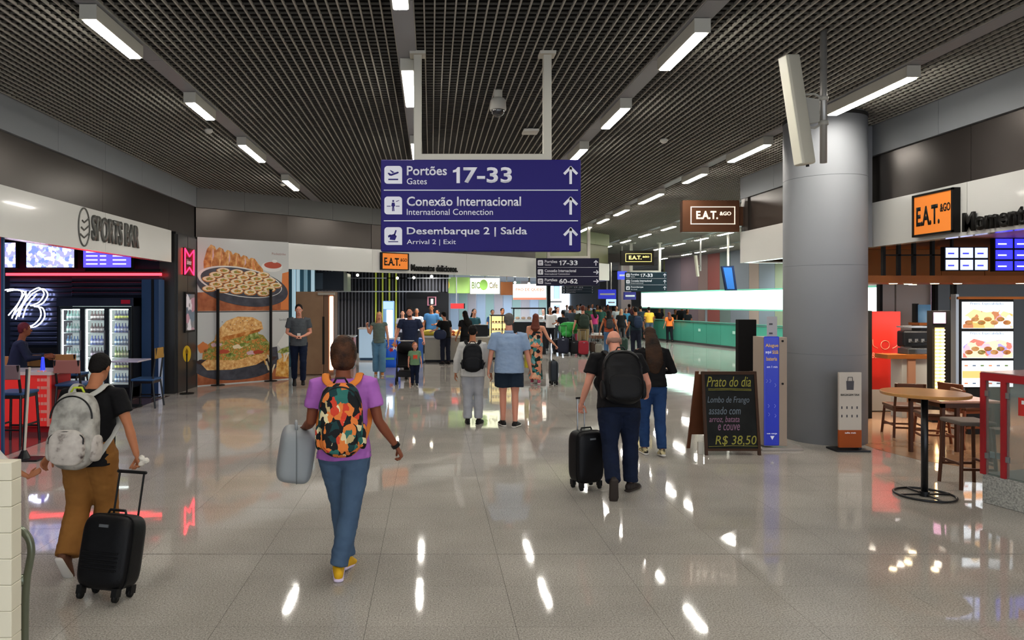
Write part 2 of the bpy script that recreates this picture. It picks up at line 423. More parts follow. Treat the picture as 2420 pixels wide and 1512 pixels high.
    if hk:
        b = B()
        if hk == 'bald':
            for s in (-1, 1): sell(b, hpnt(s*.058, -.03, -.005), (.026*hu, .05*hu, .04*hu), M=HM)
            sell(b, hpnt(0, -.072, -.015), (.055*hu, .028*hu, .04*hu), M=HM)
            w_ = .0015
        else:
            sell(b, hpnt(0, -.022, .036), (.083*hu, .092*hu, .094*hu), (2.1, 2.1), M=HM)
            sell(b, hpnt(0, -.055, -.012), (.068*hu, .052*hu, .062*hu), M=HM)
            if hk == 'bob':
                sell(b, hpnt(0, -.035, .0), (.094*hu, .09*hu, .108*hu), (2.2, 2.4), M=HM); sell(b, hpnt(0, -.06, -.06), (.085*hu, .05*hu, .065*hu), (2.2, 2.4), M=HM)
            if hk == 'long':
                ln = hair[2] if len(hair) > 2 else .35
                top = hpnt(0, -.05, .02); bt = hpnt(0, -.09, -.1)
                e1 = neck-fw*.115*u-sd*.05*u; e2 = neck-fw*.15*u*f-sd*ln*.6*u; e3 = neck-fw*.14*u*f-sd*ln*u
                limb(b, [top, bt, e1, e2, e3], [(.08*u, .06*u), (.095*u, .06*u), (.12*u, .04*u), (.12*u, .035*u), (.06*u, .02*u)], 16, True, side=sv)
            if hk == 'pony':
                top = hpnt(0, -.1, .05); limb(b, [top, hpnt(0, -.14, .03), hpnt(0, -.15, -.06), hpnt(0, -.13, -.16)], [.03*u, .035*u, .03*u, .012*u], 10)
            if hk == 'bun': sell(b, hpnt(0, -.06, .13), (.04*hu, .04*hu, .035*hu))
            w_ = .004
        part('hair', remesh(b, min(q, .012) if q < .02 else .018, 2, (24, w_)), hm_, R, True)
    K = dict(pel=pel, waist=waist, chest=chest, shz=shz, neck=neck, hc=hc, sd=sd, sv=sv, fw=fw, AL=AL, AR=AR, LL=LL, LR=LR, hands=hands, u=u, f=f, hp=hpnt)
    K['M'] = T[-1].copy()
    pop()
    return R, K
def backpack(label, K, m, mt, w=.30, h=.46, d=.17, pocket=None, strap=None, loopm=None, trim=None, name='backpack', low=0, group=None, top=0, extra=True, straps_front=True):
    """worn on the back described by K"""
    R = thing(name, label, 'backpack', group); push(K['M']); u = K['u']; sd, sv, fw = K['sd'], K['sv'], K['fw']
    back = K['shz']-fw*(.115*u*K['f']+.012)+sd*(.0+top)-sd*low
    c = back-sd*(h/2-.02)-fw*d*.45
    M = Matrix((sv, -fw, sd)).transposed() if False else Matrix.Identity(3)
    M.col[0] = sv; M.col[1] = fw; M.col[2] = sd
    b = B(); sell(b, c, (w/2, d/2, h/2), (3.4, 2.9), 28, 18, M)
    sell(b, c-sd*h*.10-fw*.015, (w/2*1.02, d/2, h*.38), (3.4, 3), 28, 18, M)
    body = part('main_compartment', remesh(b, .009, 4, (9, .004)), m, R, True)
    if extra:
        b = B(); sell(b, c-fw*d*.5-sd*h*.2, (w*.4, .04, h*.23), (4, 3.2), 24, 14, M); pk = part('front_pocket', remesh(b, .008, 3, (12, .003)), pocket or m, R, True)
        b = B(); pts = []
        for i in range(25):
            a = PI*i/24; pts.append(c-fw*(d*.5+.022)-sd*h*.10+sv*(w*.385*math.cos(a))+sd*(h*.10*math.sin(a))-sd*(.03 if abs(i-12) > 11 else 0))
        tube(b, pts, .005, 6); part('zip', b, mt, pk)
        b = B(); pts = []
        for i in range(25):
            a = PI*i/24; pts.append(c-fw*(d*.36)+sd*h*.16+sv*(w*.47*math.cos(a))+sd*(h*.285*math.sin(a)))
        tube(b, pts, .006, 6); part('zip', b, mt, R)
        for s in (-1, 1):
            b = B(); sell(b, c+sv*s*w*.49-sd*h*.22, (.03, d*.36, h*.17), (3, 3), 14, 10, M); part('side_pocket', b, pocket or m, R, True)
    b = B(); pts = [c+sd*(h*.49)-sv*.05, c+sd*(h*.49+.035)-sv*.03, c+sd*(h*.49+.035)+sv*.03, c+sd*(h*.49)+sv*.05]
    tube(b, pts, .008, 8); part('grab_loop', b, loopm or mt, R, True)
    for s in (-1, 1):
        b = B(); o = K['shz']
        u_ = .085*u; g = .028
        pts = [c+sd*h*.44+sv*s*.06+fw*d*.3, o+sv*s*u_*1.35-fw*(.085*u+g)+sd*.03*u, o+sv*s*u_*1.5-fw*.02+sd*(.062*u+g*.5), o+sv*s*u_*1.5+fw*(.09*u+g*.3)+sd*.02*u, o+sv*s*u_*1.5+fw*(.12*u*K['f']+g)-sd*.12*u, o+sv*s*(.155*u*K['f']+g)+fw*.05*u-sd*.26*u, c+sv*s*w*.45-sd*h*.34+fw*d*.3]
        P = [Vector(p) for p in pts]; sm = []
        for i in range(len(P)-1):
            p0, p1, p2, p3 = P[max(i-1, 0)], P[i], P[i+1], P[min(i+2, len(P)-1)]
            for t in (0, .25, .5, .75):
                sm.append(.5*((2*p1)+(-p0+p2)*t+(2*p0-5*p1+4*p2-p3)*t*t+(-p0+3*p1-3*p2+p3)*t**3))
        sm.append(P[-1])
        limb(b, sm, [(.028, .008)]*len(sm), 10, False, side=sv)
        part('shoulder_strap', b, strap or m, R, True)
    pop(); return fin(R)
# ---------------------------------------------------------------- structure
CEIL = 4.65
def floor_material():
    m = bpy.data.materials.new('polished_granite'); m.use_nodes = True; nt = m.node_tree; b = nt.nodes['Principled BSDF']; N = nt.nodes.new; L = nt.links.new
    g = N('ShaderNodeNewGeometry')
    def nz(sc, det=2, rough=.5):
        n = N('ShaderNodeTexNoise'); n.inputs['Scale'].default_value = sc; n.inputs['Detail'].default_value = det; n.inputs['Roughness'].default_value = rough; L(g.outputs['Position'], n.inputs['Vector']); return n
    a = nz(95, 4, .75); r = N('ShaderNodeValToRGB'); L(a.outputs[0], r.inputs[0])
    st = [(.30, '5c5954'), (.43, '938e87'), (.55, 'aea8a0'), (.72, 'cfc9c0')]
    while len(r.color_ramp.elements) < 4: r.color_ramp.elements.new(.5)
    for e, (p, c) in zip(r.color_ramp.elements, st): e.position = p; e.color = (*lin(c), 1)
    big = nz(1.1, 3); rb = N('ShaderNodeMapRange'); rb.inputs[1].default_value = .3; rb.inputs[2].default_value = .7; rb.inputs[3].default_value = .86; rb.inputs[4].default_value = 1.12; L(big.outputs[0], rb.inputs[0])
    oi = N('ShaderNodeObjectInfo'); ro = N('ShaderNodeMapRange'); ro.inputs[3].default_value = .97; ro.inputs[4].default_value = 1.03; L(oi.outputs['Random'], ro.inputs[0])
    mu = N('ShaderNodeMath'); mu.operation = 'MULTIPLY'; L(rb.outputs[0], mu.inputs[0]); L(ro.outputs[0], mu.inputs[1])
    vm = N('ShaderNodeVectorMath'); vm.operation = 'SCALE'; L(r.outputs[0], vm.inputs[0]); L(mu.outputs[0], vm.inputs['Scale'])
    L(vm.outputs[0], b.inputs['Base Color']); b.inputs['Roughness'].default_value = .045; b.inputs['IOR'].default_value = 1.6
    w = nz(2.2, 2); bp = N('ShaderNodeBump'); bp.inputs['Strength'].default_value = .05; bp.inputs['Distance'].default_value = .02; L(w.outputs[0], bp.inputs['Height']); L(bp.outputs[0], b.inputs['Normal'])
    return m
GRAN = floor_material()
GROUT = mat('floor_joint', '3b3733', .7)
floor = struct('floor', boxm(-16, 34, -14, 72, -.12, -.012), GROUT)
TX, TY, X0, Y0 = .92, .6, .52, 5.39
def tile_pts(i, j): return X0+TX*i, Y0+TY*j
cells = []
rest = B()
nearest = []
for j in range(-32, 111):
    for i in range(-18, 36):
        x, y = tile_pts(i, j)
        if x < -16 or x > 33 or y < -13.9 or y > 71: continue
        cy = y+TY/2; cx = x+TX/2
        vis = y > 3.9 and abs((cx/cy)*FOC+CX-1210) < 1400
        nearest.append((0 if vis else 1, cy, cx, x, y))
nearest.sort(key=lambda t: (t[0], t[1]))
tile_me = newmesh('tile', boxm(0, TX-.0025, 0, TY-.0025, -.012, 0), GRAN)
tile_short = newmesh('tile', boxm(0, TX-.0025, .009, TY-.0025, -.012, 0), GRAN)
for k, (v, cy, cx, x, y) in enumerate(nearest):
    if k < 300:
        o = bpy.data.objects.new('tile', tile_me if abs(y-Y0) > .01 else tile_short); o.location = (x+.00125, y+.00125, 0); COL.objects.link(o); o.parent = floor
    else:
        vs = [rest.verts.new(p) for p in ((x+.00125, y+.00125, 0), (x+TX-.00125, y+.00125, 0), (x+TX-.00125, y+TY-.00125, 0), (x+.00125, y+TY-.00125, 0))]
        rest.faces.new(vs)
tag(part('tile_field', rest, GRAN, floor), kind='stuff')
# wood-toned vinyl floor of the food court on the right, with its curved edge
WOODF = mat('court_floor', 'a88466', .12, var=(3, '977258'), ior=1.6)
cf = [(6.05, 9.9), (6.0, 9.2), (6.15, 8.55), (6.6, 8.0), (7.3, 7.6), (9, 7.2), (16, 7.1), (16, 14.8), (6.3, 14.8)]
struct('trim_1', prism(B(), cf, .0005, .004), WOODF)
# bar floor
struct('trim_2', prism(B(), [(-5.5, 7.6), (-5.5, 14.4), (-12, 14.4), (-12, 7.6)], .0005, .004), mat('bar_floor', '4a3a3c', .15, ior=1.6))

# ceiling: dark void slab above, open aluminium cell grid below it, channels that carry the luminaires
VOID = mat('void_black', '0d0c0b', .95)
ceilo = struct('ceiling', boxm(-16, 34, -14, 72, CEIL+.55, CEIL+.7), VOID)
GRIDM = mat('grid_aluminium', 'a3a097', .6)
GRIDX = mat('grid_cross_shaded', '5d5b56', .6)  # shade on the recessed cross slats is put into this darker colour
rows = [-11.45, -8.65, -5.85, -3.05, -.26, 2.53, 5.4, 8.2, 11.0, 13.8, 16.6, 19.4, 22.2]
CW = .1
gx0, gx1, gy0, gy1 = -12.5, 26.0, -12.0, 66.0
GP = .0975
def grid_bay(xa, xb, nm):
    b = B()
    n = max(1, round((xb-xa)/GP)); 
    for i in range(n+1):
        x = xa+(xb-xa)*i/n
        box(b, x-.0065, x+.0065, gy0, gy1, CEIL, CEIL+.03)
    tag(part('cell_grid', b, GRIDM, ceilo), kind='stuff'); b = B()
    y = gy0
    while y < 40:
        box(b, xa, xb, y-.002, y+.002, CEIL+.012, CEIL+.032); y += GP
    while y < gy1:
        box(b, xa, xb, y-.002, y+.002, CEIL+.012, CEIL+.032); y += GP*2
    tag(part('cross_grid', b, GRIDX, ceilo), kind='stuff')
edges = [gx0]+rows+[gx1]
for a, bb in zip(edges, edges[1:]):
    if bb-a < .3 or a < gx0: continue
    grid_bay(a+(CW if a in rows else 0), bb-(CW if bb in rows else 0), 'bay')
CHAN = mat('channel_grey', '8b8c90', .45)
chan = []
for x in rows:
    if x < gx0: continue
    y = gy0; 
    while y < gy1:
        ln = 1.5 if y < 25 else 6
        part('channel_plate', boxm(x-CW+.003, x+CW-.003, y+.004, y+ln-.004, CEIL-.008, CEIL+.03), CHAN, ceilo); y += ln

# luminaires
LHOUS = mat('luminaire_housing', 'b4b2a8', .4)
LDIFF = mat('luminaire_diffuser', 'ffffff', .5, emit=LAMP, ecol='fffaf0')
def luminaire(x, y0, y1, label, group, z=4.5):
    R = thing('ceiling_light', label, 'light', group)
    b = B(); box(b, x-.075, x+.075, y0-.03, y1+.03, z+.006, CEIL-.012, .008, 1); part('housing', b, LHOUS, R)
    part('diffuser', boxm(x-.055, x+.055, y0, y1, z-.006, z+.014), LDIFF, R)
    part('end_cap', boxm(x-.077, x+.077, y0-.036, y0-.0305, z+.004, CEIL-.014), LHOUS, R)
    return fin(R)
for n, (a, c) in zip(('largest, in the top corner', 'second, past the red tint', 'third', 'fourth, by the poster wall'), ((6.10, 7.03), (8.65, 9.42), (11.0, 12.3), (14.25, 15.45))):
    luminaire(-3.05, a, c, f'white ceiling light over the bar side, {n}', 'ceiling lights in the row over the bar side')
for n, (a, c) in zip(('cut by the top edge', 'beside the sign post', 'peeping out behind it'), ((4.6, 5.85), (7.45, 8.79), (10.9, 12.1))):
    luminaire(-.26, a, c, f'white ceiling light in line with the left sign post, {n}', 'ceiling lights in the row over the blue sign')
for a in (14.6, 17.2): luminaire(-.26, a, a+1.2, 'white linear ceiling light hidden behind the big blue sign', 'ceiling lights in the row over the blue sign')
for n, (a, c) in zip(('nearest and longest', 'second', 'just above the blue sign corner'), ((6.4, 7.39), (8.9, 9.9), (11.3, 12.26))):
    luminaire(2.53, a, c, f'white ceiling light heading to the blue sign corner, {n}', 'ceiling lights in the row to the sign corner')
for a in (14.6, 17.2): luminaire(2.53, a, a+1.2, 'white linear ceiling light behind the corner of the big blue sign', 'ceiling lights in the row to the sign corner')
ORD = ('beside the round column', 'behind the white antenna panel', 'third from the column', 'fourth from the column', 'fifth from the column', 'sixth from the column', 'seventh from the column')
for n, (a, c) in zip(ORD, ((7.67, 9.19), (10.96, 12.3), (13.5, 14.5), (16, 17.6), (18.8, 20), (20.9, 22), (23.2, 25))):
    luminaire(5.4, a, c, f'white linear ceiling light past the column, {n}', 'ceiling lights in the row past the column')
for x, ys in ((8.2, (15.6, 18.3, 20.8, 23.0, 25.6, 28.2, 31.2)), (11.0, (17.2, 20, 22.4, 24.9, 27.2, 29.7, 32.4, 36, 40)), (13.8, (19, 22, 25.4, 28.6, 31.3, 34.4, 36.3, 40)), (16.6, (26, 29, 32, 35, 38, 42)), (5.4, (28.5, 31.5, 35))):
    for i_, y in enumerate(ys): luminaire(x, y, y+1.2, f"small ceiling light over the far hall, {('first', 'second', 'third', 'fourth', 'fifth', 'sixth', 'seventh', 'eighth', 'ninth')[i_]} of the {({8.2: 'row by the brown sign', 11.0: 'row over the desk front', 13.8: 'row over the glowing band', 16.6: 'row by the striped wall', 5.4: 'row above the small black sign'})[x]}", 'ceiling lights over the far hall')
for x in (-3.05, -.26, 2.53, 5.4):
    for y in (-10, -7.1, -4.2, -1.4, 1.4): luminaire(x, y, y+1.2, 'white ceiling light out of view, in the row '+{-3.05: 'over the bar side', -.26: 'over the blue sign', 2.53: 'to the sign corner', 5.4: 'past the column'}[x], 'ceiling lights behind the viewer')

# facade profile: white sign band 2.82-3.52, dark band 3.52-4.22, light grey upper band
ZW0, ZW1, ZD1 = 2.82, 3.50, 4.20
UPG = mat('upper_band_grey', '83868a', .45, .0); WHT = mat('sign_band_white', 'd3d2cd', .16, coat=.4)
DRK = mat('dark_band_metal', '413b37', .3, .6, bump=(3, .05)); DRK2 = mat('dark_band_back', '3a3430', .4, .3)
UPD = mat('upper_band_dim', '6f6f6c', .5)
def band(name, P, Q, mats, thick=.14, joints=1.5, z0=ZW0, out=None):
    """a run of fascia from P to Q (plan). face on the left of P->Q is the room side when out given"""
    P = Vector((*P, 0)); Q = Vector((*Q, 0)); d = (Q-P); L = d.length; d.normalize(); n = Vector((d.y, -d.x, 0))
    if out is not None and n.dot(Vector((*out, 0))) < 0: n = -n
    def run(nm, za, zb, m, off, k):
        root = None; b = B()
        cnt = max(1, round(L/k))
        for i in range(cnt):
            a, c = P+d*(L*i/cnt+.003), P+d*(L*(i+1)/cnt-.003)
            bb = B(); slab(bb, [a+n*off+Vector((0, 0, za)), c+n*off+Vector((0, 0, za)), c+n*off+Vector((0, 0, zb)), a+n*off+Vector((0, 0, zb))], -n*thick)
            bmesh.ops.recalc_face_normals(bb, faces=bb.faces)
            part(nm, bb, m, W_)
    bb = B(); slab(bb, [P-n*.2+Vector((0, 0, z0+.02)), Q-n*.2+Vector((0, 0, z0+.02)), Q-n*.2+Vector((0, 0, CEIL+.3)), P-n*.2+Vector((0, 0, CEIL+.3))], -n*.12)
    bmesh.ops.recalc_face_normals(bb, faces=bb.faces)
    W_ = struct(name, bb, DRK2)
    run('upper_panel', ZD1, CEIL+.04, mats[2], 0, joints)
    run('dark_panel', ZW1, ZD1-.006, mats[1], -.05, joints*2)
    if mats[0]: run('sign_band_panel', z0, ZW1-.012, mats[0], .0, joints*2)
    return W_
wl = band('wall_left', (-5.5, -6), (-5.5, 14.45), (WHT, DRK, UPG), out=(1, 0))
wl2 = band('wall_left_corner', (-5.5, 14.45), (-5.5, 16.0), (None, DRK, UPG), out=(1, 0), z0=3.5)
FP = [(-5.5, 16.0), (-3.66, 17.5), (-1.69, 19.6), (1.12, 21.6), (3.67, 23.8), (5.6, 25.6), (7.18, 27.5)]
DRKGL = mat('dark_band_green_lit', '56573c', .4, .3); UPGL = mat('upper_band_green_lit', '757a5c', .5)  # greenish light on the far fascia is put into these two colours
for k, (p, q) in enumerate(zip(FP, FP[1:])):
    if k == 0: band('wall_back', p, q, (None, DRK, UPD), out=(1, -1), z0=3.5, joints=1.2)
    else: band('wall_back', p, q, (WHT, DRK if k < 4 else DRKGL, UPD if k < 4 else UPGL), out=(1, -1))
wr = band('wall_right', (6.7, 14.8), (6.7, -4), (WHT, DRK, UPG), out=(-1, 0))
# end of the right block
band('wall_right_end', (6.7, 14.8), (14.5, 15.2), (WHT, DRK, UPG), out=(0, 1))
# left of the far facade end
band('wall_back_end', (7.18, 27.5), (6.6, 36), (WHT, DRKGL, UPGL), out=(1, 0))
# enclosing shell far away and outside, soft grey
FAR = mat('far_wall_grey', 'a3a4a6', .5)
struct('wall_far', boxm(-16, 34, 62, 62.3, 0, CEIL+.3), FAR)
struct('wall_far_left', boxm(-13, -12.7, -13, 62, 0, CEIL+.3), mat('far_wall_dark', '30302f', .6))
struct('wall_far_right', boxm(26.5, 26.8, -13, 62, 0, CEIL+.3), FAR)
# interior ceilings (soffits) of shops
SOF = mat('shop_soffit', '3c3a38', .6); SOFW = mat('shop_soffit_wood', '8a5a34', .5)
struct('ceiling_bar', boxm(-12.6, -5.7, -6, 15.2, 3.3, 3.34), SOF)
b = B(); prism(b, [(-5.9, 16.2), (-3.8, 17.8), (-1.8, 19.85), (1.0, 21.85), (3.5, 24.0), (6.9, 27.7), (6.4, 36), (-12.6, 36), (-12.6, 16.2)], 3.25, 3.3); bmesh.ops.recalc_face_normals(b, faces=b.faces); struct('ceiling_food_court', b, SOF)
struct('ceiling_shop', boxm(6.85, 14.3, -4, 15.0, 2.95, 2.99), SOFW)
# ---------------------------------------------------------------- big blue hanging signs
BLUE = mat('sign_blue', '1e1566', .5); NAVY = mat('sign_navy', '15142e', .5); SWH = mat('sign_white', 'dfe0ea', .5); SPOST = mat('sign_post_white', 'b9b6ab', .45)
def arrow(b, cx, cz, s, Y, ang=0):
    """arrow lines centred, pointing up then rotated by ang"""
    M = Matrix.Rotation(ang, 3, 'Y'); t = s*.075
    def seg(p, q):
        p, q = Vector(p), Vector(q); d = (q-p).normalized(); n = Vector((d.z, 0, -d.x))*t
        pts = [Vector((cx, Y, cz))+M @ v for v in (p-n, p+n, q+n, q-n)]
        slab(b, pts, (0, .004, 0))
    seg((0, 0, -.5*s), (0, 0, .42*s)); seg((-.38*s, 0, .08*s), (.03*s, 0, .5*s)); seg((.38*s, 0, .08*s), (-.03*s, 0, .5*s))
def picto(parent, cx, cz, s, Y, kind, wm, bm_):
    b = B()
    pts = []; r = s*.18
    for (qx, qz, a0) in ((1, 1, 0), (-1, 1, 90), (-1, -1, 180)):
        for k in range(5):
            a = math.radians(a0+k*22.5); pts.append(Vector((cx+qx*(s/2-r)+r*math.cos(a), Y-.004, cz+qz*(s/2-r)+r*math.sin(a))))
    pts.append(Vector((cx+s/2, Y-.004, cz-s/2)))
    slab(b, pts, (0, .008, 0)); o = part('pictogram_plate', b, wm, parent)
    b = B(); y = Y-.005
    def poly(P): slab(b, [Vector((cx+x*s, y, cz+z*s)) for x, z in P], (0, .002, 0))
    if kind == 'plane':
        poly([(-.32, .10), (-.24, .12), (-.12, .05), (.26, .18), (.32, .14), (.28, .08), (-.1, -.06), (-.22, -.04)]); poly([(-.05, .1), (-.2, .26), (-.14, .26), (.08, .14)]); poly([(-.28, -.3), (.28, -.3), (.28, -.22), (-.28, -.22)])
    elif kind == 'man':
        poly([(-.05, .2), (.05, .2), (.05, .3), (-.05, .3)]); poly([(-.08, .16), (.08, .16), (.11, -.05), (.05, -.05), (.07, -.32), (.01, -.32), (0, -.08), (-.01, -.32), (-.07, -.32), (-.05, -.05), (-.11, -.05)])
        poly([(-.36, -.06), (-.14, -.06), (-.14, -.02), (-.36, -.02)]); poly([(.14, -.06), (.36, -.06), (.36, -.02), (.14, -.02)]); poly([(.16, .24), (.34, .3), (.34, .27), (.17, .2)])
    else:
        poly([(-.2, -.2), (.1, -.24), (.2, .0), (.05, .12), (-.18, .05)]); poly([(.02, .06), (.12, .34), (.2, .32), (.1, .02)]); poly([(-.28, -.34), (.28, -.34), (.28, -.29), (-.28, -.29)]); poly([(-.3, .02), (-.16, .1), (-.12, .02), (-.26, -.1)])
    part('pictogram', b, bm_, o)
def hang_sign(label, x0, x1, z0, z1, Y, px, mb, rows_, name='hanging_sign', post=.085, wm=SWH, thick=.12, ceil=CEIL, group=None):
    R = thing(name, label, 'sign', group); h = z1-z0; w = x1-x0
    part('panel', boxm(x0, x1, Y, Y+thick, z0, z1, .008, 1), mb, R)
    for x in px:
        part('post', boxm(x-post/2, x+post/2, Y+.02, Y+.02+post, z1, ceil, .006, 1), SPOST, R)
        part('ceiling_bracket', boxm(x-post, x+post, Y-.02, Y+.06+post, ceil-.035, ceil-.002), SPOST, R)
    part('crossbar', boxm(px[0]-post/2, px[1]+post/2, Y+.015, Y+.025+post, z1, z1+post*.75), SPOST, R)
    rh = h/3; yy = Y-.002
    for k in (1, 2):
        z = z1-rh*k; part('divider_line', boxm(x0+w*.015, x1-w*.015, Y-.003, Y+.003, z-.005*h, z+.005*h), wm, R)
    for k, rw in enumerate(rows_):
        zc = z1-rh*(k+.5)
        picto(R, x0+w*.062, zc, rh*.58, Y, rw[0], wm, mb)
        big, small, num, ang = rw[1:5]
        wb = rw[5]*w; ws = rw[6]*w
        text(big, (x0+w*.13, yy, zc-.02*rh), (1, 0, 0), (0, 0, 1), w=wb, h=rh*.31, mt=wm, parent=R, bold=.016)
        text(small, (x0+w*.13, yy, zc-rh*.31), (1, 0, 0), (0, 0, 1), w=ws, h=rh*.2, mt=wm, parent=R)
        if num and num[0] == '1':
            xx, zz, hh = x0+w*.36, zc-rh*.27, rh*.52; sw = w*.017
            b = B(); slab(b, [(xx+w*.018, yy-.003, zz), (xx+w*.018+sw, yy-.003, zz), (xx+w*.018+sw, yy-.003, zz+hh), (xx+w*.018+sw*.35, yy-.003, zz+hh), (xx+w*.014, yy-.003, zz+hh*.86), (xx, yy-.003, zz+hh*.80), (xx, yy-.003, zz+hh*.66), (xx+w*.018, yy-.003, zz+hh*.70)], (0, .003, 0)); bmesh.ops.recalc_face_normals(b, faces=b.faces); part('lettering', b, wm, R)
            text(num[1:], (xx+w*.052, yy, zz), (1, 0, 0), (0, 0, 1), w=w*.243, h=hh, mt=wm, parent=R, bold=.025)
        elif num: text(num, (x0+w*.36, yy, zc-rh*.27), (1, 0, 0), (0, 0, 1), w=w*.295, h=rh*.52, mt=wm, parent=R, bold=.025)
        b = B(); arrow(b, x0+w*.948, zc-.02*rh, rh*.56, Y-.005, ang); bmesh.ops.recalc_face_normals(b, faces=b.faces); part('arrow', b, wm, R)
    return fin(R)
Ys = 7.23
hang_sign('big blue hanging sign reading Portões 17-33 with three white arrows', PX(900, Ys), PX(1373, Ys), PZ(594, Ys), PZ(377, Ys), Ys, (PX(987, Ys), PX(1295, Ys)), BLUE,
          [('plane', 'Portões', 'Gates', '17-33', 0, .20, .10), ('man', 'Conexão Internacional', 'International Connection', None, 0, .57, .43), ('bag', 'Desembarque 2 | Saída', 'Arrival 2 | Exit', None, 0, .60, .245)])
Y2 = 23.2
hang_sign('navy hanging sign reading 17-33 and 60-62 under the big blue sign', PX(1268, Y2), PX(1416, Y2), PZ(675, Y2), PZ(610, Y2), Y2, (PX(1297, Y2), PX(1392, Y2)), NAVY,
          [('plane', 'Portões', 'Gates', '17-33', 0, .20, .10), ('man', 'Conexão Internacional', 'International Connection', None, PI/2, .5, .40), ('plane', 'Portões', 'Gates', '60-62', PI/2, .20, .10)], post=.1)
Y3 = 31.0
NAVG = mat('sign_navy_green', '1c2f3a', .4)
hang_sign('dark hanging sign under the small yellow-framed sign in the far hall', PX(1478, Y3), PX(1576, Y3), PZ(688, Y3), PZ(643, Y3), Y3, (PX(1493, Y3), PX(1560, Y3)), NAVG,
          [('plane', 'Portões', 'Gates', '17-33', 0, .20, .10), ('man', 'Conexão Internacional', 'International', None, 0, .5, .3), ('bag', 'Desembarque', 'Arrival', None, 0, .3, .15)], post=.1)
Y4 = 44.0
hang_sign('farthest dark hanging sign, half hidden under the navy sign', PX(1328, Y4), PX(1404, Y4), PZ(694, Y4), PZ(676, Y4), Y4, (PX(1336, Y4), PX(1396, Y4)), NAVG,
          [('plane', 'Portões', 'Gates', '17-33', 0, .20, .10), ('man', 'Conexão', 'Connection', None, 0, .5, .3), ('bag', 'Saída', 'Exit', None, 0, .3, .15)], post=.1)

# dome camera, detectors
GREYP = mat('device_grey', 'a5a39b', .45); SMOKEG = mat('dome_smoked', '2a2a2a', .08, coat=.5)
R = thing('dome_camera', 'grey dome security camera hanging from the grid between the sign posts', 'camera')
Yc = 8.6; xc = PX(1177, Yc); zt = CEIL
part('mount', cyl(B(), (xc, Yc, zt-.10), .055, .098, 20), GREYP, R, False)
b = B(); loft(b, [ring(Vector((xc, Yc, z)), Vector((1, 0, 0)), Vector((0, 1, 0)), r, r, 24) for z, r in ((zt-.10, .075), (zt-.13, .10), (zt-.235, .105), (zt-.25, .10))]); part('housing', b, GREYP, R, True)
b = B(); sell(b, (xc, Yc, zt-.25), (.085, .085, .085)); part('dome', b, SMOKEG, R, True)
fin(R)
R = thing('wireless_router', 'flat white wireless box under the ceiling grid beside the sign post', 'device')
Yc = 10.4; part('housing', boxm(PX(1238, Yc), PX(1275, Yc), Yc, Yc+.26, CEIL-.06, CEIL-.02, .012, 2), mat('device_white', 'c9c7bf', .4), R)
part('mount', boxm(PX(1250, Yc), PX(1263, Yc), Yc+.08, Yc+.16, CEIL-.02, CEIL+.002), GREYP, R); fin(R)
for i, (px, py) in enumerate(((493, 310), (1569, 333), (668, 436), (1500, 574))):
    Yc = 2.62*FOC/(711-py); xc = PX(px, Yc)
    b = B(); loft(b, [ring(Vector((xc, Yc, z)), Vector((1, 0, 0)), Vector((0, 1, 0)), r, r, 20) for z, r in ((CEIL, .06), (CEIL-.03, .065), (CEIL-.055, .045), (CEIL-.07, .02))])
    single('smoke_detector', b, MATS.get('device_white'), 'round white smoke detector '+('below the light row over the bar', 'between the light rows beside the blue sign', 'under the fourth light of the bar row', 'in the far hall ceiling')[i], 'detector', None, True)

# antenna panel on a pole in front of the column
R = thing('antenna_panel', 'long tilted white antenna panel clamped to a grey pipe before the column', 'antenna')
Ya = 6.75; PANEL = mat('antenna_white', 'c4c0b0', .42); PIPE = mat('pipe_grey', '9a9894', .35, .5)
xp = PX(1946, Ya)
part('pipe', cyl(B(), (xp, Ya, PZ(385, Ya)), .032, CEIL+.02-PZ(385, Ya), 20), PIPE, R, True)
pc = Vector((PX(1881, Ya), Ya-.02, (PZ(132, Ya)+PZ(392, Ya))/2)); hh = (PZ(132, Ya)-PZ(392, Ya))/2
tl = math.radians(-8.5)
M = Matrix.Translation(pc) @ Matrix.Rotation(-tl, 4, 'Y').inverted() @ Matrix.Rotation(math.radians(20), 4, 'Z')
push(M)
part('panel', boxm(-.085, .085, -.06, .06, -hh, hh, .022, 3), PANEL, R, True)
part('radome_edge', boxm(-.094, -.07, -.05, .05, -hh+.01, hh-.01, .008, 2), mat('antenna_edge', 'dedac9', .35), R)
part('connector', cyl(B(), (.03, 0, -hh-.02), .016, .03, 12), mat('black_plastic', '191919', .4), R)
pop()
b = B()
for dz in (-.16, .16): tube(b, [(pc.x+.10-dz*.15, Ya, pc.z+dz), (xp-.09, Ya, pc.z+dz*1.05), (xp-.02, Ya, pc.z+dz*.8)], .012)
slab(b, [(pc.x+.08, Ya-.02, pc.z+.13), (xp-.05, Ya-.02, pc.z+.11), (xp-.05, Ya-.02, pc.z-.11), (pc.x+.11, Ya-.02, pc.z-.13)], (0, .05, 0))
part('bracket', b, GREYP, R)
for dz in (-.12, .12): part('clamp', cyl(B(), (xp, Ya, pc.z+dz-.02), .045, .04, 16), GREYP, R, True)
fin(R)
